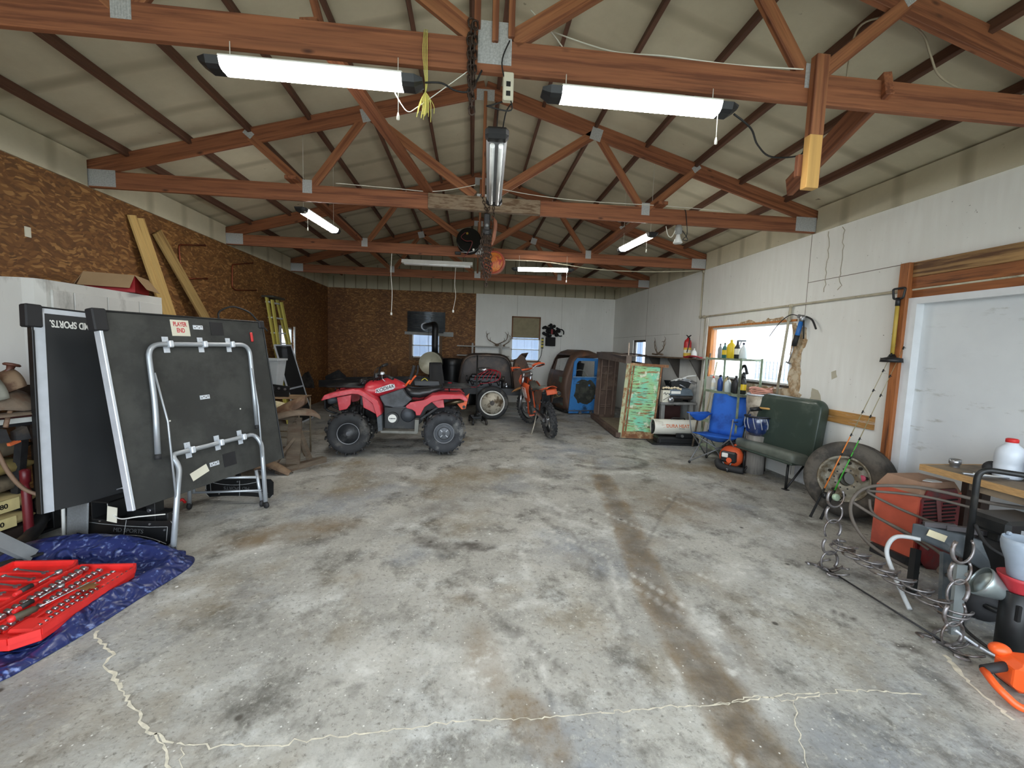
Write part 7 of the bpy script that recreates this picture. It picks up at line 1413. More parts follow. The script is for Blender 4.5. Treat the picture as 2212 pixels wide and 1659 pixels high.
# ---------------------------------------------------------------- green bench seat
GV = mat('dark_green_vinyl', (52, 66, 58), .42, var=.1, scale=3, dirt=(78, 88, 78), damt=.25, coat=.15)
GV2 = mat('worn_green_vinyl', (104, 110, 102), .5, var=.12, scale=4, dirt=(80, 88, 80), damt=.4)
t = thing('green_bench_seat', 'dark green vinyl truck bench seat on black steel legs against the right wall', 'bench seat', (3.74, 4.90, 0), -1.46)   # x along the bench (near end +), y towards the wall
def slab(name, L, sec, m, r=.05, lb=None):
    """upholstered slab: section polygon (y,z) swept over x with rounded ends"""
    cy = sum(p[0] for p in sec)/len(sec); cz = sum(p[1] for p in sec)/len(sec); S = []
    for k, x in enumerate([-L/2+r*(1-math.cos(a)) for a in [PI/2*i/5 for i in range(6)]]+[0]+[L/2-r*(1-math.cos(a)) for a in [PI/2*i/5 for i in range(6)]][::-1]):
        e = L/2-abs(x); f = 1-r/max(.12, abs(sec[0][1]-cz)+.1)*(1-math.sqrt(max(0, 1-(1-min(1, e/r))**2)))*1.0
        S.append([(x, cy+(y-cy)*(1-(1-f)*.5), cz+(z-cz)*f) for y, z in sec])
    return MB().loft(S).build(name, m, t, label=lb)
def rr(y0, y1, z0, z1, r, tilt=0, n=4):
    P = []
    for cy, cz, a0 in ((y1-r, z1-r, 0), (y0+r, z1-r, PI/2), (y0+r, z0+r, PI), (y1-r, z0+r, 3*PI/2)):
        for i in range(n+1): a = a0+PI/2*i/n; y, z = cy+r*math.cos(a), cz+r*math.sin(a); P.append((y+tilt*(z-z0), z))
    return P
slab('seat_cushion', .95, [(y, z-.12*max(0, y)) for y, z in rr(-.02, .44, .33, .47, .06)], GV2, .05, 'seat cushion of worn paler green vinyl')
MB().bb(-.47, .47, -.025, .42, .325, .355, .01).build('seat_base', GV, t)
o = slab('seat_back', .92, rr(.20, .33, .38, 1.10, .06, .10), GV, .10); o.location = (.06, 0, 0)
for x in (-.33, .36):
    MB().tube([(x, .05, .34), (x+.01, .03, .01)], .014, 8).build('leg', BLKM, t); MB().tube([(x, .36, .34), (x, .38, .01)], .014, 8).build('leg', BLKM, t); MB().tube([(x+.01, .04, .02), (x, .3, .31)], .012, 8).build('brace', DSTEEL, t); MB().box((x+.01, .03, .005), (.07, .05, .008)).build('foot_plate', DSTEEL, t)
for x, z_ in ((-.1, .9), (.24, .72)): MB().box((x, .25+.1*(z_-.4)*1.0, z_), (.012, .004, .03)).build('paint_fleck', WHITE, t)
# ---------------------------------------------------------------- truck wheels, fishing rods
def mk_tt(lb, c, nrm, inner):
    t = thing('truck_tyre', lb, 'truck wheel', c, 0, 'large truck wheels leaning on the right wall')
    R3 = ax(nrm, (0, 0, 1)); M = R3.to_4x4()      # local z = outward face
    t.rotation_euler = M.to_euler()
    R = .43; t.scale = (.87, .87, .87)
    pr = [(.245, .07), (.27, .105), (.33, .13), (.39, .115), (.415, .085), (.43, .05), (.43, -.05), (.415, -.085), (.39, -.115), (.33, -.13), (.27, -.105), (.245, -.07)]
    b = MB().lathe(pr, n=52, caps=False)
    o = b.build('tyre', TYRED, t)
    b = MB(); [b.lathe([(.4305, z_), (.424, z_+.004), (.424, z_+.008), (.4305, z_+.012)], n=52, caps=False) for z_ in (-.035, -.006, .023)]; b.build('tread_grooves', RUB, o)
    RG = mat('dirty_white_rim', (164, 160, 146), .6, .1, var=.2, scale=8, dirt=(112, 100, 80), damt=.45, dscale=6)
    b = MB().lathe([(.262, .10), (.250, .105), (.238, .085), (.232, .05), (.222, .0), (.20, -.02), (.15, .015), (.125, .03), (.085, .03), (.08, .02), (.08, -.03)], n=48, caps=False); b.build('rim', RG, t, solid=.004)
    b = MB(); [b.cyl((.185*math.cos(a), .185*math.sin(a), -.008), (.185*math.cos(a), .185*math.sin(a), .012), .018, n=12) for a in [2*PI*k/10 for k in range(10)]]; b.build('hand_hole', mat('dark_hole', (44, 40, 34), .9), t)
    b = MB(); [b.cyl((.112*math.cos(a), .112*math.sin(a), .028), (.112*math.cos(a), .112*math.sin(a), .037), .009, n=8) for a in [2*PI*(k+.5)/10 for k in range(10)]]; b.build('stud_hole', DSTEEL, t)
    if inner: b = MB().lathe([(.03, 0), (.035, .004), (.03, .008), (0, .009)], (.05, -.145, .012)); b.build('red_bobber', mat('red_white_bobber', (206, 80, 110), .4), t, label='small red and white float')
    return t
nn = V((-.9, -.42, .18)).normalized()
mk_tt('front truck wheel with a dirty white steel rim, fishing rods leaning on it', V((3.80, 3.74, .39)), nn, True)
mk_tt('rear truck wheel, mostly hidden behind the one with the white rim', V((3.80, 3.74, .39))-nn*.225+V((-.03, 0.03, .01)), nn, False)
def rod(lb, a, tip, m1, reel, off):
    t = thing('fishing_rod', lb, 'fishing rod', a, 0, 'fishing rods leaning on the truck wheels'); d = V(tip)-V(a); L = d.length; u = d.normalized()
    t.rotation_euler = ax(u, (1, 0, 0)).to_4x4().to_euler()
    MB().tube([(0, 0, 0), (0, 0, .02), (0, 0, .22), (0, 0, .24)], [.013, .012, .010, .009], 10).build('handle', mat('black_foam', (30, 30, 31), .85), t)
    MB().tube([(0, 0, .30), (0, 0, L*.46)], [.0065, .005], 8).build('butt_section', m1, t); MB().tube([(0, 0, L*.46), (0, 0, L)], [.0042, .0015], 8).build('tip_section', mat('rod_tip', (150, 140, 106), .5), t)
    b = MB(); [b.tube(arc((0, -.012, L*f), .008, 0, 2*PI, 8, w=(0, 1, 0))[:-1], .0015, 4, True).cyl((0, 0, L*f-.015), (0, 0, L*f+.015), .0065, n=8) for f in (.36, .47, .6, .72, .83, .92, .99)]; b.build('line_guide', BLKM, t)
    MB().tube([(0, 0, .24), (0, 0, .32)], .011, 10).build('reel_seat', BLKM, t)
    q = MB().lathe([(.015, -.02), (.034, -.015), (.034, .015), (.02, .022), (.0, .024)], (0, -.045, .26), (0, -1, .2), 18).build('reel', reel, t); MB().tube([(.0, -.045, .26), (.05, -.05, .25), (.06, -.05, .28)], .005, 6).sphere((.06, -.05, .285), .01, 6).build('crank', BLKM, q); MB().tube([(0, 0, .27), (0, -.03, .26)], .007, 6).build('stem', BLKM, q)
rod('left fishing rod with an orange lower section', (3.44, 3.74, .0), (4.17, 3.71, 1.80), mat('orange_rod', (232, 134, 58), .4), BLKM, 0)
rod('right fishing rod with a bright green lower section and green and white reel', (3.50, 3.68, .0), (4.185, 3.66, 1.74), mat('green_rod', (72, 178, 66), .4), mat('green_white_reel', (190, 216, 190), .35, var=.3, scale=30), 0)
# ---------------------------------------------------------------- horseshoe rack
HS = mat('brushed_horseshoe', (136, 132, 132), .4, .75, var=.25, scale=25, dirt=(98, 84, 74), damt=.35, dscale=12)
def shoe_pts(s=1.0):
    P = []
    for i in range(15):
        a = -PI*.5+(i/14-.5)*2*PI*.80; P.append(V((.060*math.cos(a+PI), 0, .066*math.sin(a)*1.0)))
    return [V((.066*math.sin(2*PI*.74*(i/14-.5)), 0, -.074*math.cos(2*PI*.74*(i/14-.5)))) for i in range(15)]
def shoe(b, M): 
    P = [M @ p for p in shoe_pts()]; b.tube(P, .0065, 8, flat=1.5)
    return b
t = thing('horseshoe_rack', 'boot rack of welded horseshoes with tall end posts, on the floor at the right', 'horseshoe rack', (0, 0, 0))
E1, E2 = V((2.70, 2.73, 0)), V((2.70, 1.93, 0))
for E in (E1, E2):
    for k in range(5):
        z_ = .09+k*.122; M = Matrix.Translation(E+V((0, 0, z_))) @ Matrix.Rotation(PI if k in (0, 2) else 0, 4, 'Y'); shoe(MB(), M).build('post_horseshoe', HS, t)
    for s, q in ((-1, 0), (1, 0), (-1, 1), (1, 1)):
        M = Matrix.Translation(E+V((s*.055, (.045 if q else -.045), .03))) @ Matrix.Rotation(s*1.2+(.4 if q else -.4), 4, 'Z') @ Matrix.Rotation(1.25*1, 4, 'X'); shoe(MB(), M).build('foot_horseshoe', HS, t)
b = MB().tube([E1+V((0, 0, .02)), E2+V((0, 0, .02))], .006, 8); b.build('floor_rod', DSTEEL, t)
for lev, dx in ((0, 0), (1, .02)):
    for k in range(8):
        c = E1.lerp(E2, (k+.5)/8); M = Matrix.Translation(c+V((.045+dx, 0, .215+.025*lev-.004*k))) @ Matrix.Rotation(PI/2, 4, 'Z') @ Matrix.Rotation(PI/2, 4, 'X'); shoe(MB(), M).build('shelf_horseshoe', HS, t)
# ---------------------------------------------------------------- red welder cabinet with cables
RO = mat('orange_red_enamel', (198, 92, 68), .6, var=.12, scale=5, dirt=(172, 80, 64), damt=.35); DR = mat('dark_red_enamel', (118, 36, 38), .5, var=.15, dirt=(84, 60, 60), damt=.35, dscale=4)
t = thing('red_welding_machine', 'old red welding machine with a louvred dark red grille and cables slung round it', 'welding machine', (3.42, 2.76, 0), .12)
# local x along the grille face, y away from the camera
b = MB().prism([(0, 0), (.44, 0), (.44, .30), (0, .30)], .5, Matrix.Translation((0, 0, .08))); b.build('cabinet_body', RO, t)
MB().loft([[(0, 0, .58), (.44, 0, .58), (.44, .30, .58), (0, .30, .58)], [(.06, .03, .67), (.40, .03, .66), (.40, .27, .66), (.06, .27, .67)]], smooth=False).build('top_cover', mat('dusty_top', (150, 118, 96), .8, var=.15), t)
MB().prism([(.02, .10), (.42, .10), (.42, .52), (.36, .62), (.08, .62), (.02, .54)], -.012, Matrix(((1, 0, 0, 0), (0, 0, 1, 0), (0, 1, 0, 0), (0, 0, 0, 1)))).build('front_panel', DR, t)
b = MB()
for k in range(9):
    z_ = .31+k*.028
    for x0, x1 in ((.04, .19), (.235, .38-.012*(k % 2))): b.bar((x0, -.014, z_), (x1, -.014, z_), .006, .012)
b.build('louvres', mat('louvre_slot', (16, 12, 12), .9), t); MB().bar((.17, -.017, .56), (.23, -.017, .31), .004, .04).build('louvre_divider', mat('grey_red_rib', (128, 74, 72), .5), t)
MB().lathe([(.15, 0), (.2, .02), (.16, .06), (.0, .07)], (.22, -.01, .17), (0, -1, 0), 20).build('lower_dome', DR, t)
MB().prism([(0, 0), (.09, .03), (.13, .0), (.12, -.05), (.04, -.04)], .004, Matrix.Translation((.05, .02, .685))).build('paper_tag', mat('grey_tag', (170, 172, 172), .6), t)
MB().bb(-.03, .47, .02, .28, 0, .08).build('skid', DSTEEL, t)
CABLE = mat('dusty_cable', (104, 96, 88), .7, var=.2, scale=12)
IM = t.matrix_basis.inverted() if False else None
def cable(pts, r_=.011, m=CABLE, lb=None, nm='welding_cable', n=8): o = MB().tube(spline(pts, n), r_, 7).build(nm, m); return tag(o, lb, 'cable')
cable([(3.92, 2.42, .60), (3.66, 2.5, .62), (3.5, 2.66, .64), (3.38, 2.78, .64), (3.22, 2.96, .58), (3.12, 3.0, .46), (3.08, 2.95, .32), (3.12, 2.85, .18), (3.20, 2.72, .10), (3.3, 2.6, .05)], .013, lb='thick dusty cable looping left of the red welding machine to the floor')
cable([(3.86, 2.42, .50), (3.62, 2.52, .56), (3.42, 2.72, .585), (3.26, 2.93, .55), (3.24, 2.98, .52), (3.36, 2.74, .44), (3.55, 2.56, .40), (3.8, 2.44, .52)], .010, lb='dusty cable wrapped across the upper front of the red welding machine')
cable([(3.12, 3.02, .44), (3.22, 2.88, .36), (3.34, 2.66, .28), (3.36, 2.5, .22), (3.14, 2.36, .20), (2.98, 2.14, .30), (2.90, 2.04, .37)], .012, lb='grey cable running down from the red machine toward the galvanised funnel')
cable([(3.27, 3.0, .46), (3.26, 2.94, .36), (3.34, 2.76, .28), (3.38, 2.62, .22)], .010, lb='short dusty cable hugging the orange side of the red welding machine')
cable([(3.05, 2.42, .40), (2.96, 2.50, .38), (2.90, 2.50, .28), (2.88, 2.42, .16), (2.84, 2.32, .08), (2.82, 2.25, .02)], .014, mat('white_hose', (196, 200, 202), .5), 'stiff whitish hose curving down behind the horseshoe rack', 'white_hose')
cable([(3.5, 2.3, .04), (3.3, 2.24, .02), (3.0, 2.1, .015), (2.9, 1.85, .02), (3.0, 1.78, .012)], .009, DSTEEL, 'dark cable lying on the floor under the engine bracket')
cable([(2.74, 1.95, .10), (2.86, 1.86, .02), (2.98, 1.72, .013)], .008, ALU, 'pale metal rod lying on the floor by the black pipe', 'steel_rod')
cable([(3.24, 1.95, .30), (3.12, 1.90, .36), (3.05, 1.84, .34), (3.1, 1.80, .20), (3.16, 1.79, .02)], .014, RUB, 'black rubber hose curling past the red funnel', 'rubber_hose')
# cast bracket / bell housing
t = thing('cast_engine_bracket', 'dark grey cast iron bell-shaped bracket with a paper label, in front of the welding machine', 'casting', (0, 0, 0))
CI = mat('cast_iron_grey', (74, 80, 84), .55, .4, var=.2, scale=10, dirt=(104, 106, 106), damt=.25)
b = MB().loft([[(3.02, 2.46, .50), (3.06, 2.40, .50), (3.06, 2.40, .40), (3.02, 2.46, .40)], [(3.18, 2.38, .50), (3.20, 2.28, .49), (3.18, 2.26, .34), (3.16, 2.38, .36)], [(3.42, 2.24, .46), (3.38, 2.12, .44), (3.30, 2.08, .24), (3.36, 2.2, .26)], [(3.56, 2.16, .44), (3.54, 2.10, .42), (3.52, 2.08, .28), (3.54, 2.14, .28)]], smooth=False); b.build('housing', CI, t, bev=.008)
b = MB(); [b.bar((3.06+.09*k, 2.42-.06*k, .51), (3.20+.09*k, 2.34-.06*k, .52), .03, .03) for k in range(4)]; b.build('top_ribs', mat('rib_grey', (88, 84, 86), .5, .4), t)
MB().bar((3.10, 2.30, .36), (2.98, 2.18, .02), .09, .02, up=(0, 1, .2)).build('support_leg', CI, t); MB().bar((3.10, 2.48, .30), (3.0, 2.40, .02), .04, .04, up=(1, 0, 0)).build('support_leg', BLKM, t); MB().bar((3.48, 2.2, .3), (3.5, 2.22, .0), .05, .05, up=(1, 0, 0)).build('support_leg', BLKM, t)
MB().box((3.085, 2.355, .455), (.09, .004, .045), Matrix.Rotation(-.7, 3, 'Z') @ Matrix.Rotation(.25, 3, 'Y')).build('paper_label', mat('cream_label', (206, 196, 164), .7), t, label='cream paper label'); b = MB(); [b.cyl((3.33, 2.07, z_), (3.325, 2.05, z_), .013, n=8) for z_ in (.30, .34)]; b.build('bolt', STEEL, t)
# galvanised funnel
GAL = mat('galvanised_funnel', (160, 170, 170), .35, .7, var=.2, scale=6)
t = thing('galvanised_funnel', 'galvanised metal funnel lying on its side behind the near horseshoe post', 'funnel', (2.93, 2.0, .36)); R3 = ax((.55, -.45, -.35))
t.rotation_euler = R3.to_4x4().to_euler(); MB().lathe([(.085, 0), (.088, .01), (.08, .03), (.035, .12), (.022, .13), (.012, .20)], n=26, caps=False).build('cone', GAL, t, solid=.003); MB().lathe([(0, .0), (.05, .004), (.07, .02)], n=20, caps=False).build('inner_dish', GAL, t)
o = MB().bar((2.88, 2.06, .42), (2.84, 2.02, .02), .07, .018, up=(0, 1, 0)).build('angle_iron', mat('zinc_angle', (150, 156, 156), .4, .6, var=.15)); tag(o, 'upright zinc plated angle iron behind the near horseshoe post', 'angle iron')
# black pipe, red funnel, grey funnel
t = thing('black_pipe', 'short fat black steel pipe standing at the right edge', 'pipe', (3.03, 1.90, 0)); MB().lathe([(.055, 0), (.06, .003), (.06, .35), (.052, .352), (.052, .02), (0, .02)], n=24, caps=False).build('body', BLKM, t); MB().box((-.045, -.045, .25), (.02, .02, .09), ch=.004).build('slot', mat('slot_black', (4, 4, 4), .9), t)
t = thing('red_funnel', 'red plastic funnel sitting on the black pipe', 'funnel', (3.04, 1.90, .30)); MB().lathe([(.02, -.06), (.022, .0), (.085, .12), (.09, .14), (.087, .14), (.02, .0)], n=24, caps=False).build('cone', mat('red_funnel_plastic', (176, 50, 58), .45), t, solid=.002)
t = thing('grey_funnel', 'grey plastic spouted funnel nested on the red funnel', 'funnel', (3.02, 1.89, .40)); MB().lathe([(.03, .02), (.05, .04), (.062, .12), (.082, .18), (.088, .22), (.085, .25), (.083, .25), (.06, .12)], n=26, caps=False).build('body', mat('grey_blue_plastic', (150, 162, 176), .4), t, solid=.002); MB().box((0, .07, .255), (.02, .02, .02), ch=.005).build('hanging_tab', MATS['grey_blue_plastic'], t)
# pressure washer / compressor
t = thing('black_pressure_washer', 'black pressure washer with a looped tube handle at the right edge', 'pressure washer', (0, 0, 0))
MB().tube(rounded([(3.14, 2.22, .30), (3.14, 2.22, .95), (3.46, 2.02, .93), (3.62, 1.92, .92), (3.62, 1.92, .25)], .07, 7), .017, 10).build('tube_handle', BLKM, t); MB().tube(rounded([(3.28, 2.40, .10), (3.70, 2.14, .10), (3.66, 1.84, .10), (3.20, 2.10, .10)], .05, 5, True), .016, 8, True).build('base_frame', BLKM, t)
MB().bb(3.25, 3.62, 2.02, 2.3, .12, .50, .03).build('engine', BLK, t, bev=.01); MB().bb(3.2, 3.55, 2.08, 2.30, .56, .66, .02).build('top_panel', BLKM, t); MB().bar((3.26, 2.10, .60), (3.6, 1.98, .56), .02, .03).build('grey_bar', GPAINT, t); MB().bar((3.3, 2.2, .50), (3.3, 2.2, .58), .05, .05).build('panel_post', BLKM, t)
for c in ((3.22, 2.16, .09), (3.60, 1.9, .09)): MB().lathe([(.03, -.02), (.09, -.02), (.09, .02), (.03, .02)], c, (.55, .8, 0), 20).build('wheel', RUB, t)
MB().tube(spline([(3.14, 2.20, .60), (3.12, 2.10, .50), (3.24, 1.98, .44), (3.44, 1.88, .44)], 6), .010, 7).build('hose', RUB, t)
t = thing('pink_clamp', 'pinkish red forked clamp hanging on the black pressure washer frame', 'clamp', (3.34, 1.98, .50)); PK = mat('pink_red_paint', (206, 74, 88), .45); MB().bar((-.02, 0, .0), (-.025, 0, .16), .02, .022, up=(1, 0, 0)).bar((.03, 0, .0), (.035, 0, .14), .02, .022, up=(1, 0, 0)).bar((-.03, 0, .0), (.04, 0, .0), .022, .045).build('fork', PK, t); MB().cyl((0, -.012, -.03), (0, .012, -.03), .02, n=10).build('boss', PK, t)
# orange saw at the right edge
t = thing('orange_hedge_saw', 'orange power saw handle with a black grip at the bottom right edge', 'power saw', (2.66, 1.62, 0), -.25); ORS = mat('saw_orange', (236, 92, 34), .4, var=.06)
MB().tube(rounded([(-.14, -.03, .09), (-.13, -.11, .03), (.02, -.13, .03), (.14, -.12, .03)], .03, 5), [.020]*9+[.014]*(3), 10).build('loop_handle', ORS, t) if False else MB().tube(rounded([(-.13, .02, .10), (-.145, -.06, .08), (-.10, -.12, .03), (.14, -.13, .03)], .03, 5), .017, 10).build('loop_handle', ORS, t)
MB().tube([(-.13, .02, .10), (-.02, .04, .12)], .021, 12).build('rubber_grip', RUB, t, label='black rubber grip'); MB().bb(-.03, .16, -.04, .12, .02, .17, .03).build('motor_body', ORS, t, bev=.01); MB().sphere((.0, .10, .165), .045, 10, (1, .8, .7)).build('top_knob', ORS, t); MB().bb(.02, .2, .06, .14, .0, .04, .008).build('base', BLK, t)
# ---------------------------------------------------------------- bench by the door and its clutter
t = thing('plywood_bench', 'rough plywood work bench with a raw edge in front of the grey door', 'work bench', (0, 0, 0))
WPLY = mat('dirty_plywood', (128, 112, 92), .75, var=.25, scale=5, dirt=(84, 74, 64), damt=.45, dscale=3); WEDG = mat('ply_edge', (178, 140, 92), .7, var=.25, scale=20, stretch=(1, 1, 12))
MB().bb(3.60, 4.16, 1.75, 2.90, .755, .78).build('top', WPLY, t); MB().bb(3.585, 3.60, 1.75, 2.90, .735, .782).bb(3.585, 4.16, 2.90, 2.915, .735, .782).build('edge_strip', WEDG, t); MB().bb(3.62, 3.66, 1.8, 2.60, .68, .735).build('apron', WPLY, t)
for x, y in ((3.98, 2.86), (4.12, 2.86), (3.66, 1.85), (4.1, 1.85)): MB().bb(x-.04, x+.04, y-.02, y+.02, 0, .755).build('leg', mat('dark_leg', (60, 46, 38), .8), t)
t = thing('steel_cup', 'short shiny steel cup near the corner of the plywood bench', 'cup', (3.80, 2.84, .78)); MB().lathe([(.028, 0), (.028, .02), (.036, .028), (.036, .062), (.033, .062), (.032, .03)], n=24, caps=False).build('body', STEEL, t)
t = thing('black_tape_roll', 'black round lid-like roll standing on the plywood bench', 'roll', (3.86, 2.66, .78)); MB().lathe([(.01, 0), (.045, .0), (.05, .03), (.03, .05), (0, .052)], (0, 0, .045), (-.6, -.8, .3), 22).build('body', RUB, t)
t = bottle('large white translucent jug with a red cap on the plywood bench', (3.88, 2.57, .78), [(.07, 0), (.078, .01), (.078, .09), (.075, .10), (.078, .11), (.078, .17), (.07, .21), (.035, .245), (.03, .26)], mat('milky_jug', (214, 222, 232), .35, var=.04), .034, 'plastic_jug', 'jug', capm=REDP)
t = bottle('blue and white spray can with a lettered label on the plywood bench', (3.86, 2.40, .78), [(.032, 0), (.034, .004), (.034, .15), (.028, .165), (.014, .17), (.014, .185)], mat('blue_can', (40, 84, 168), .35), .015, 'solvent_can', 'can', capm=STEEL, lab=mat('can_label', (86, 130, 196), .4, var=.5, scale=60)); MB().lathe([(.0345, .125), (.0345, .15)], n=16, caps=False).build('white_band', WHITE, t)
t = thing('yellow_black_case', 'black case with a yellow front on the plywood bench beside the spray can', 'case', (3.88, 2.26, .78), -.6); MB().bb(-.08, .08, -.04, .04, 0, .075, .006).build('front', YEL, t); MB().bb(-.08, .08, -.035, .05, .075, .15, .01).build('lid', BLK, t); MB().bb(-.04, .04, -.0415, -.04, .015, .06).build('label', PAPER, t)
o = MB().bb(0, .26, 0, .10, 0, .06, .01).build('clear_tub', mat('cloudy_tub', (176, 180, 176), .4)); o.location = (3.90, 2.34, .925+.005); o.rotation_euler = (0, 0, -.9); o.location = (4.02, 2.42, .78); o.scale = (1, 1, 2.6); tag(o, 'cloudy plastic tub behind the spray can on the plywood bench', 'tub')
o = MB().bb(0, .20, 0, .05, 0, .02, .006).build('teal_strap', mat('teal_cloth', (44, 150, 168), .7)); o.location = (4.02, 2.42, .94); o.rotation_euler = (0, 0, -.9); tag(o, 'teal object on top of the cloudy tub', 'cloth')
for k, (x, y, a) in enumerate(((3.72, 2.62, .5), (3.76, 2.58, .3), (3.70, 2.52, .8))):
    o = MB().bb(-.09, .09, -.008, .008, 0, .006).build('paint_stir_stick', (ALU, WHITE, STEEL)[k]); o.location = (x, y, .781+.007*k); o.rotation_euler = (0, 0, a-1); tag(o, ('flat metal strip nearest the jug on the plywood bench', 'white flat strip lying over the metal strip on the plywood bench', 'small steel blade nearest the bench edge')[k], 'strip')
# ---------------------------------------------------------------- overhead things
# unlit work light running front to back
t = thing('hanging_work_light', 'unlit silver work light with two white tubes hanging on the centre line', 'work light', (.15, 3.35, 2.935), rot=(0, 0, -.037))
HOU = mat('silver_housing', (168, 174, 180), .35, .5, var=.1)
MB().loft([[(-.068, y, .015), (-.05, y, -.012), (.05, y, -.012), (.068, y, .015), (.05, y, .04), (-.05, y, .04)] for y in (-.56, .56)], smooth=False).build('housing', HOU, t)
for x in (-.028, .028): MB().cyl((x, -.54, -.030), (x, .54, -.030), .017, n=12).build('tube', mat('unlit_tube', (226, 228, 228), .3), t)
for s in (-1, 1): MB().box((0, s*.60, .01), (.15, .09, .07), ch=.02).build('end_cap', BLK, t)
MB().tube([(0, -.5, .04), (0, -.5, .21)], .003, 5).tube([(0, .5, .04), (0, .5, .24)], .003, 5).build('hanger', CORD, t)
o = MB().tube(spline([(.16, 2.78, 2.96), (.17, 2.60, 3.0), (.20, 2.52, 3.03), (.08, 2.50, 2.98), (.06, 2.46, 2.95), (.19, 2.46, 2.94), (.17, 2.46, 3.04), (.13, 2.45, 3.18), (.17, 2.45, 3.30)], 6), .004, 6).build('power_cord', CORD); tag(o, 'tangled black cord between the outlet and the unlit work light', 'cord')
t = thing('outlet_box', 'cream outlet box hanging under the nearest truss beside its centre plate', 'outlet', (.17, 2.47, 3.04)); MB().bb(-.03, .03, -.02, .02, -.05, .10, .006).build('body', mat('cream_plastic', (206, 200, 180), .5), t); b = MB(); [b.bb(-.012, .012, -.024, -.018, z_, z_+.025) for z_ in (-.03, .02)]; b.build('socket', BLKM, t)
# chains
IRON = mat('rusty_chain', (74, 60, 52), .6, .6, var=.3, scale=20)
def chain(b, a, c, L=.045, r_=.004, w=.013, sag=0):
    a, c = V(a), V(c); n = max(2, int((c-a).length/(L*.72))); d = (c-a).normalized()
    for k in range(n):
        p = a.lerp(c, (k+.5)/n)+V((0, 0, -sag*math.sin(PI*(k+.5)/n))); M = ax(d).to_4x4(); M.translation = p; M = M @ Matrix.Rotation(PI/2*(k % 2), 4, 'Z')
        P = [M @ V((w*math.cos(t_), 0, (L/2-w)*(1 if math.sin(t_) > 0 else -1)+w*math.sin(t_))) for t_ in [2*PI*i/8+.01 for i in range(8)]]; b.tube(P, r_, 4, True)
    return b
b = MB(); chain(b, (-.045, 2.465, 3.40), (-.04, 2.465, 2.96), .05, .006, .016); chain(b, (-.022, 2.45, 3.38), (-.028, 2.45, 3.0), .05, .006, .016); chain(b, (-.05, 2.455, 3.30), (-.03, 2.455, 2.90), .05, .006, .016)
tag(b.build('wrapped_chain', IRON), 'rusty chain wrapped over the nearest truss beside its centre plate', 'chain')
t = thing('chain_hoist', 'rusty chain hoist with bundled chains hanging from the spliced second truss', 'chain hoist', (.14, 4.90, 0))
b = MB(); chain(b, (-.07, 0, 3.33), (.0, -.03, 3.12)); chain(b, (.06, 0, 3.33), (-.0, -.03, 3.12)); chain(b, (.07, -.02, 3.2), (.07, -.02, 2.95)); b.build('sling_chain', IRON, t)
MB().bb(-.035, .035, -.04, .02, 2.88, 3.12, .012).cyl((-.05, -.01, 2.92), (.05, -.01, 2.92), .035, n=14).build('hoist_body', DSTEEL, t); MB().sphere((0, -.05, 2.98), .022, 8).build('shackle', GPAINT, t)
b = MB(); r = random.Random(2)
for k in range(6): chain(b, (-.05+.018*k, -.02+r.uniform(-.02, .02), 2.90), (-.05+.022*k, -.02+r.uniform(-.02, .02), 2.52-r.uniform(0, .16)), .05, .0055, .015)
chain(b, (.0, -.02, 2.5), (.01, -.02, 2.30), .05, .0055, .015); chain(b, (-.04, 0, 2.9), (-.09, 0, 2.66)); chain(b, (-.09, 0, 2.66), (-.02, 0, 2.5)); b.build('bundled_chain', IRON, t)
o = MB().tube(spline([(.20, 4.9, 3.10), (.235, 4.88, 3.02), (.22, 4.88, 2.86), (.20, 4.9, 2.78)], 5), [.012]*4+[.022]*8+[.012]*4, 8).build('wooden_grab', mat('dull_red_wood', (134, 84, 62), .6, var=.2)); tag(o, 'reddish curved wooden handle hanging beside the chain hoist', 'handle')
# hose reel
t = thing('hose_reel', 'large black hose reel mounted on the third truss left of the chain hoist', 'hose reel', (-.09, 7.20, 3.38)); MB().lathe([(.0, -.02), (.19, -.03), (.205, -.03), (.21, -.01), (.205, .0), (.14, .0), (.14, .10), (.205, .10), (.205, .13), (0, .13)], (0, 0, 0), (0, 1, 0), 36).build('drum', mat('gloss_black_reel', (16, 17, 18), .2, .2), t)
MB().tube(spline([(-.06, -.05, .12), (-.13, -.06, .04), (-.05, -.06, -.02), (.05, -.06, -.02), (.04, -.06, -.1), (-.02, -.07, -.22), (-.10, -.07, -.30)], 6), .007, 6).build('red_hose_end', mat('dull_red_hose', (110, 40, 44), .5), t); MB().box((-.18, -.03, -.22), (.10, .05, .05), ch=.01).build('guide_arm', BLK, t); MB().tube([(-.17, -.03, -.2), (.0, -.04, -.20), (.10, -.04, -.17)], .008, 6).build('guide_rod', STEEL, t); b = MB(); b.cyl((.08, -.035, -.15), (.08, -.04, -.15), .018, n=12); b.build('white_sticker', WHITE, t); MB().cyl((-.03, -.035, .11), (-.03, -.04, .11), .02, n=8).build('brass_fitting', mat('brass', (190, 160, 80), .3, .8), t)
MB().bb(-.05, .05, .12, .20, -.06, .06).build('mount', BLKM, t)
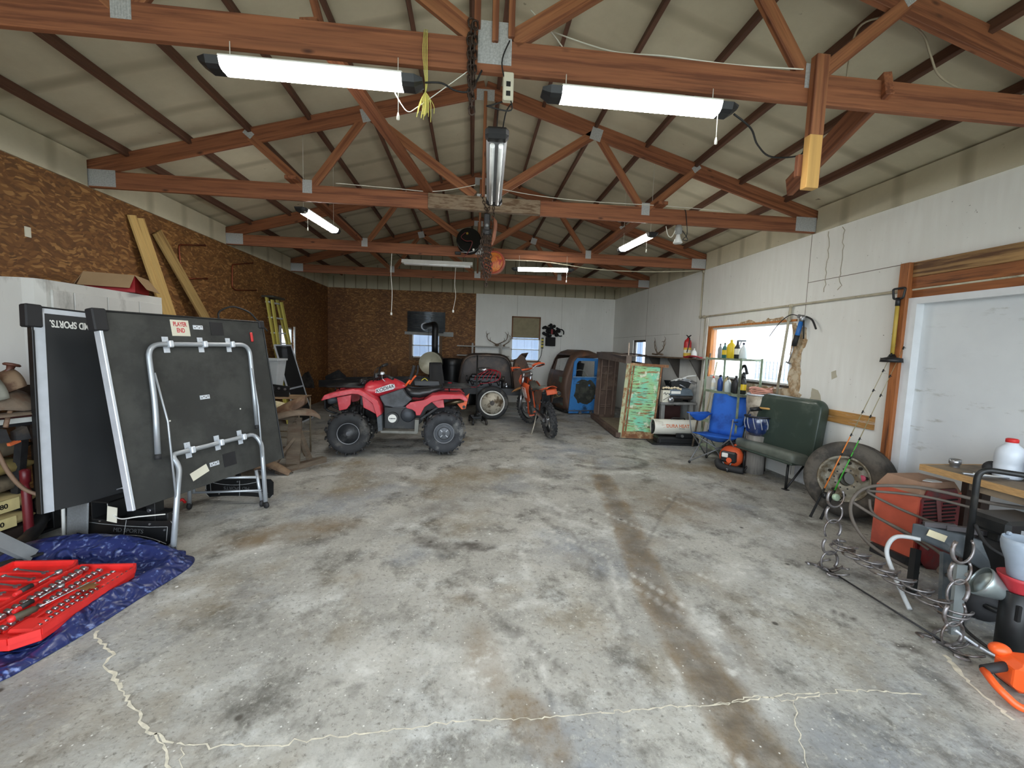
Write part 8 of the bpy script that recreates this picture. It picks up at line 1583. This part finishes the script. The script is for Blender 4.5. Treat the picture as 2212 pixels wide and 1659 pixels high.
# orange round tin
t = thing('round_orange_tin', 'round orange and red patterned tin hanging behind the chains', 'round tin', (.33, 7.15, 3.04)); OT = mat('orange_pattern', (214, 128, 58), .45, var=.4, scale=14, dirt=(176, 60, 52), damt=.42, dscale=12)
MB().lathe([(0, .0), (.19, .0), (.195, .02), (.195, .09), (0, .10)], (0, 0, 0), (.25, 1, 0), 32).build('body', mat('pale_tin_side', (190, 130, 110), .5), t); MB().lathe([(0, -.006), (.155, -.006), (.16, 0)], (0, 0, 0), (.25, 1, 0), 32, caps=False).build('patterned_face', OT, t); MB().lathe([(.16, -.004), (.19, -.004), (.19, .0), (.16, .0), (.16, -.004)], (0, 0, 0), (.25, 1, 0), 32, caps=False).build('red_ring', mat('brick_red_ring', (168, 74, 54), .5), t)
MB().tube([(-.02, .05, .18), (0, .16, .26), (0, .235, .27)], .004, 5).build('hanging_wire', CORD, t)
# unlit strip fixture
t = thing('unlit_strip_light', 'unlit white two-tube strip light hanging crosswise left of the hose reel', 'strip light', (-.64, 7.60, 3.07), -.02)
MB().loft([[(x, -.07, -.03), (x, -.03, .03), (x, .03, .03), (x, .07, -.03), (x, .065, -.035), (x, -.065, -.035)] for x in (-.62, .62)], smooth=False).build('reflector', WHITE, t)
for y in (-.035, .035): MB().cyl((-.58, y, -.045), (.58, y, -.045), .016, n=10).build('tube', MATS['unlit_tube'], t)
MB().tube([(-.6, 0, .03), (-.78, -.19, .16)], .006, 5).tube([(.5, 0, .03), (.5, -.19, .14)], .004, 5).build('hanger', CORD, t)
for P, lb in (([(-1.40, 7.42, 3.16), (-1.41, 7.42, 2.8), (-1.39, 7.42, 2.5), (-1.40, 7.42, 2.16)], 'long white cord with a plug hanging left in front of the back OSB wall'), ([(-.32, 7.60, 3.0), (-.33, 7.6, 2.7), (-.31, 7.6, 2.5), (-.35, 7.6, 2.26)], 'thin cord with a white pull hanging right of the corrugated sheet')):
    o = MB().tube(spline(P, 6), .006 if P[0][0] < -1 else .004, 6).build('extension_cable', STR); tag(o, lb, 'cord'); MB().box(V(P[-1])+V((0, 0, -.03)), (.03, .03, .05), ch=.008).build('plug', WHITE, o)
# flood bulb
t = thing('floodlight_bulb', 'unlit white floodlight bulb in a clamp socket under the second truss', 'bulb', (2.45, 4.93, 2.98)); MB().lathe([(.0, -.055), (.045, -.055), (.055, -.045), (.03, .01), (.022, .04), (.02, .06)], n=24, caps=False).build('bulb', mat('pearl_glass', (222, 222, 220), .3), t); MB().lathe([(.022, .05), (.04, .06), (.045, .12), (.03, .16)], n=16).build('socket', mat('grey_socket', (146, 146, 144), .5), t)
MB().tube(spline([(.03, 0, .12), (.10, 0, .04), (.12, 0, -.01), (.06, 0, .0), (.10, -.02, .06), (.07, -.02, .3), (.05, -.02, .34)], 6), .005, 5).build('clamp_cord', CORD, t); MB().tube(spline([(-.03, 0, .12), (-.08, 0, .02), (-.13, 0, .04), (-.16, 0, .14)], 5), .005, 5).build('white_cord', STR, t)
# strings, twine, wires
YT = mat('yellow_twine', (206, 196, 108), .85); r = random.Random(6); b = MB()
for k in range(4): b.tube(spline([(-.30+.006*k, 2.475, 3.33), (-.305+.008*k, 2.46, 3.2), (-.29+.004*k, 2.465, 3.05), (-.29, 2.465, 2.99)], 4), .0022, 4)
for k in range(22): x = r.gauss(0, .03); b.tube(spline([(-.29, 2.465, 3.0), (-.29+x*.8+.01, 2.465+r.gauss(0, .01), 2.94), (-.285+x, 2.465, 2.86+r.uniform(-.02, .04))], 4), .0022, 4)
tag(b.build('yellow_twine', YT), 'bunch of frayed yellow twine hanging over the nearest truss', 'twine')
for k, (P, rr_, m_, lb) in enumerate((
    ([(2.351, 2.6, 3.30), (2.36, 2.6, 3.55), (2.42, 2.6, 3.72), (2.635, 2.6, 3.783), (2.841, 2.6, 3.715), (2.926, 2.6, 3.583), (3.0, 2.6, 3.47), (3.154, 2.6, 3.403), (3.30, 2.56, 3.34)], .006, mat('tan_cable', (168, 156, 136), .7), 'tan cable looping above the nearest truss at upper right'),
    ([(.30, 2.62, 3.60), (.41, 2.6, 3.49), (.47, 2.6, 3.43), (.53, 2.58, 3.34)], .004, STR, 'short white string behind the nearest truss right of the centre'),
    ([(.45, 2.7, 3.55), (.8, 2.62, 3.42), (1.1, 2.5, 3.34), (1.5, 2.49, 3.325), (1.95, 2.475, 3.33)], .004, STR, 'white wire stretched along the top of the nearest truss'),
    ([(-.46, 2.50, 3.0), (-.42, 2.48, 2.93), (-.38, 2.47, 2.89), (-.33, 2.47, 2.92), (-.2, 2.47, 3.02), (-.06, 2.47, 3.13)], .0025, STR, 'thin string slanting from the yellow twine up to the nearest truss'),
    ([(-.29, 2.46, 3.045), (-.2, 2.46, 3.05), (-.12, 2.465, 3.02), (-.04, 2.465, 3.03), (.02, 2.465, 3.14)], .005, CORD, 'black cord joining the left shop light to the nearest truss'),
    ([(1.52, 2.46, 3.03), (1.66, 2.5, 2.98), (1.85, 2.7, 2.99), (2.1, 2.9, 3.02), (2.4, 3.0, 3.10), (2.42, 3.0, 3.2)], .006, CORD, 'black cord sagging from the right shop light to the roof brace'),
    ([(.26, 7.34, 3.12), (1.2, 7.34, 3.13), (2.2, 7.36, 2.95+.1), (3.2, 7.38, 3.06), (4.15, 7.4, 3.13)], .009, COND, 'sagging white conduit under the third truss at right'),
    ([(-1.55, 4.96, 3.37), (-.9, 4.93, 3.345), (-.45, 4.92, 3.34), (0, 4.92, 3.44)], .004, STR, 'white wire lying on the second truss left of the work light'),
    ([(.25, 4.92, 3.42), (.7, 4.92, 3.37), (1.3, 4.92, 3.345), (2.3, 4.92, 3.35), (3.0, 4.93, 3.34)], .004, STR, 'white wire lying on the second truss right of the work light'))):
    o = MB().tube(spline(P, 6), rr_, 6).build('loose_wire', m_); tag(o, lb, 'wire', 'loose wires and strings overhead')
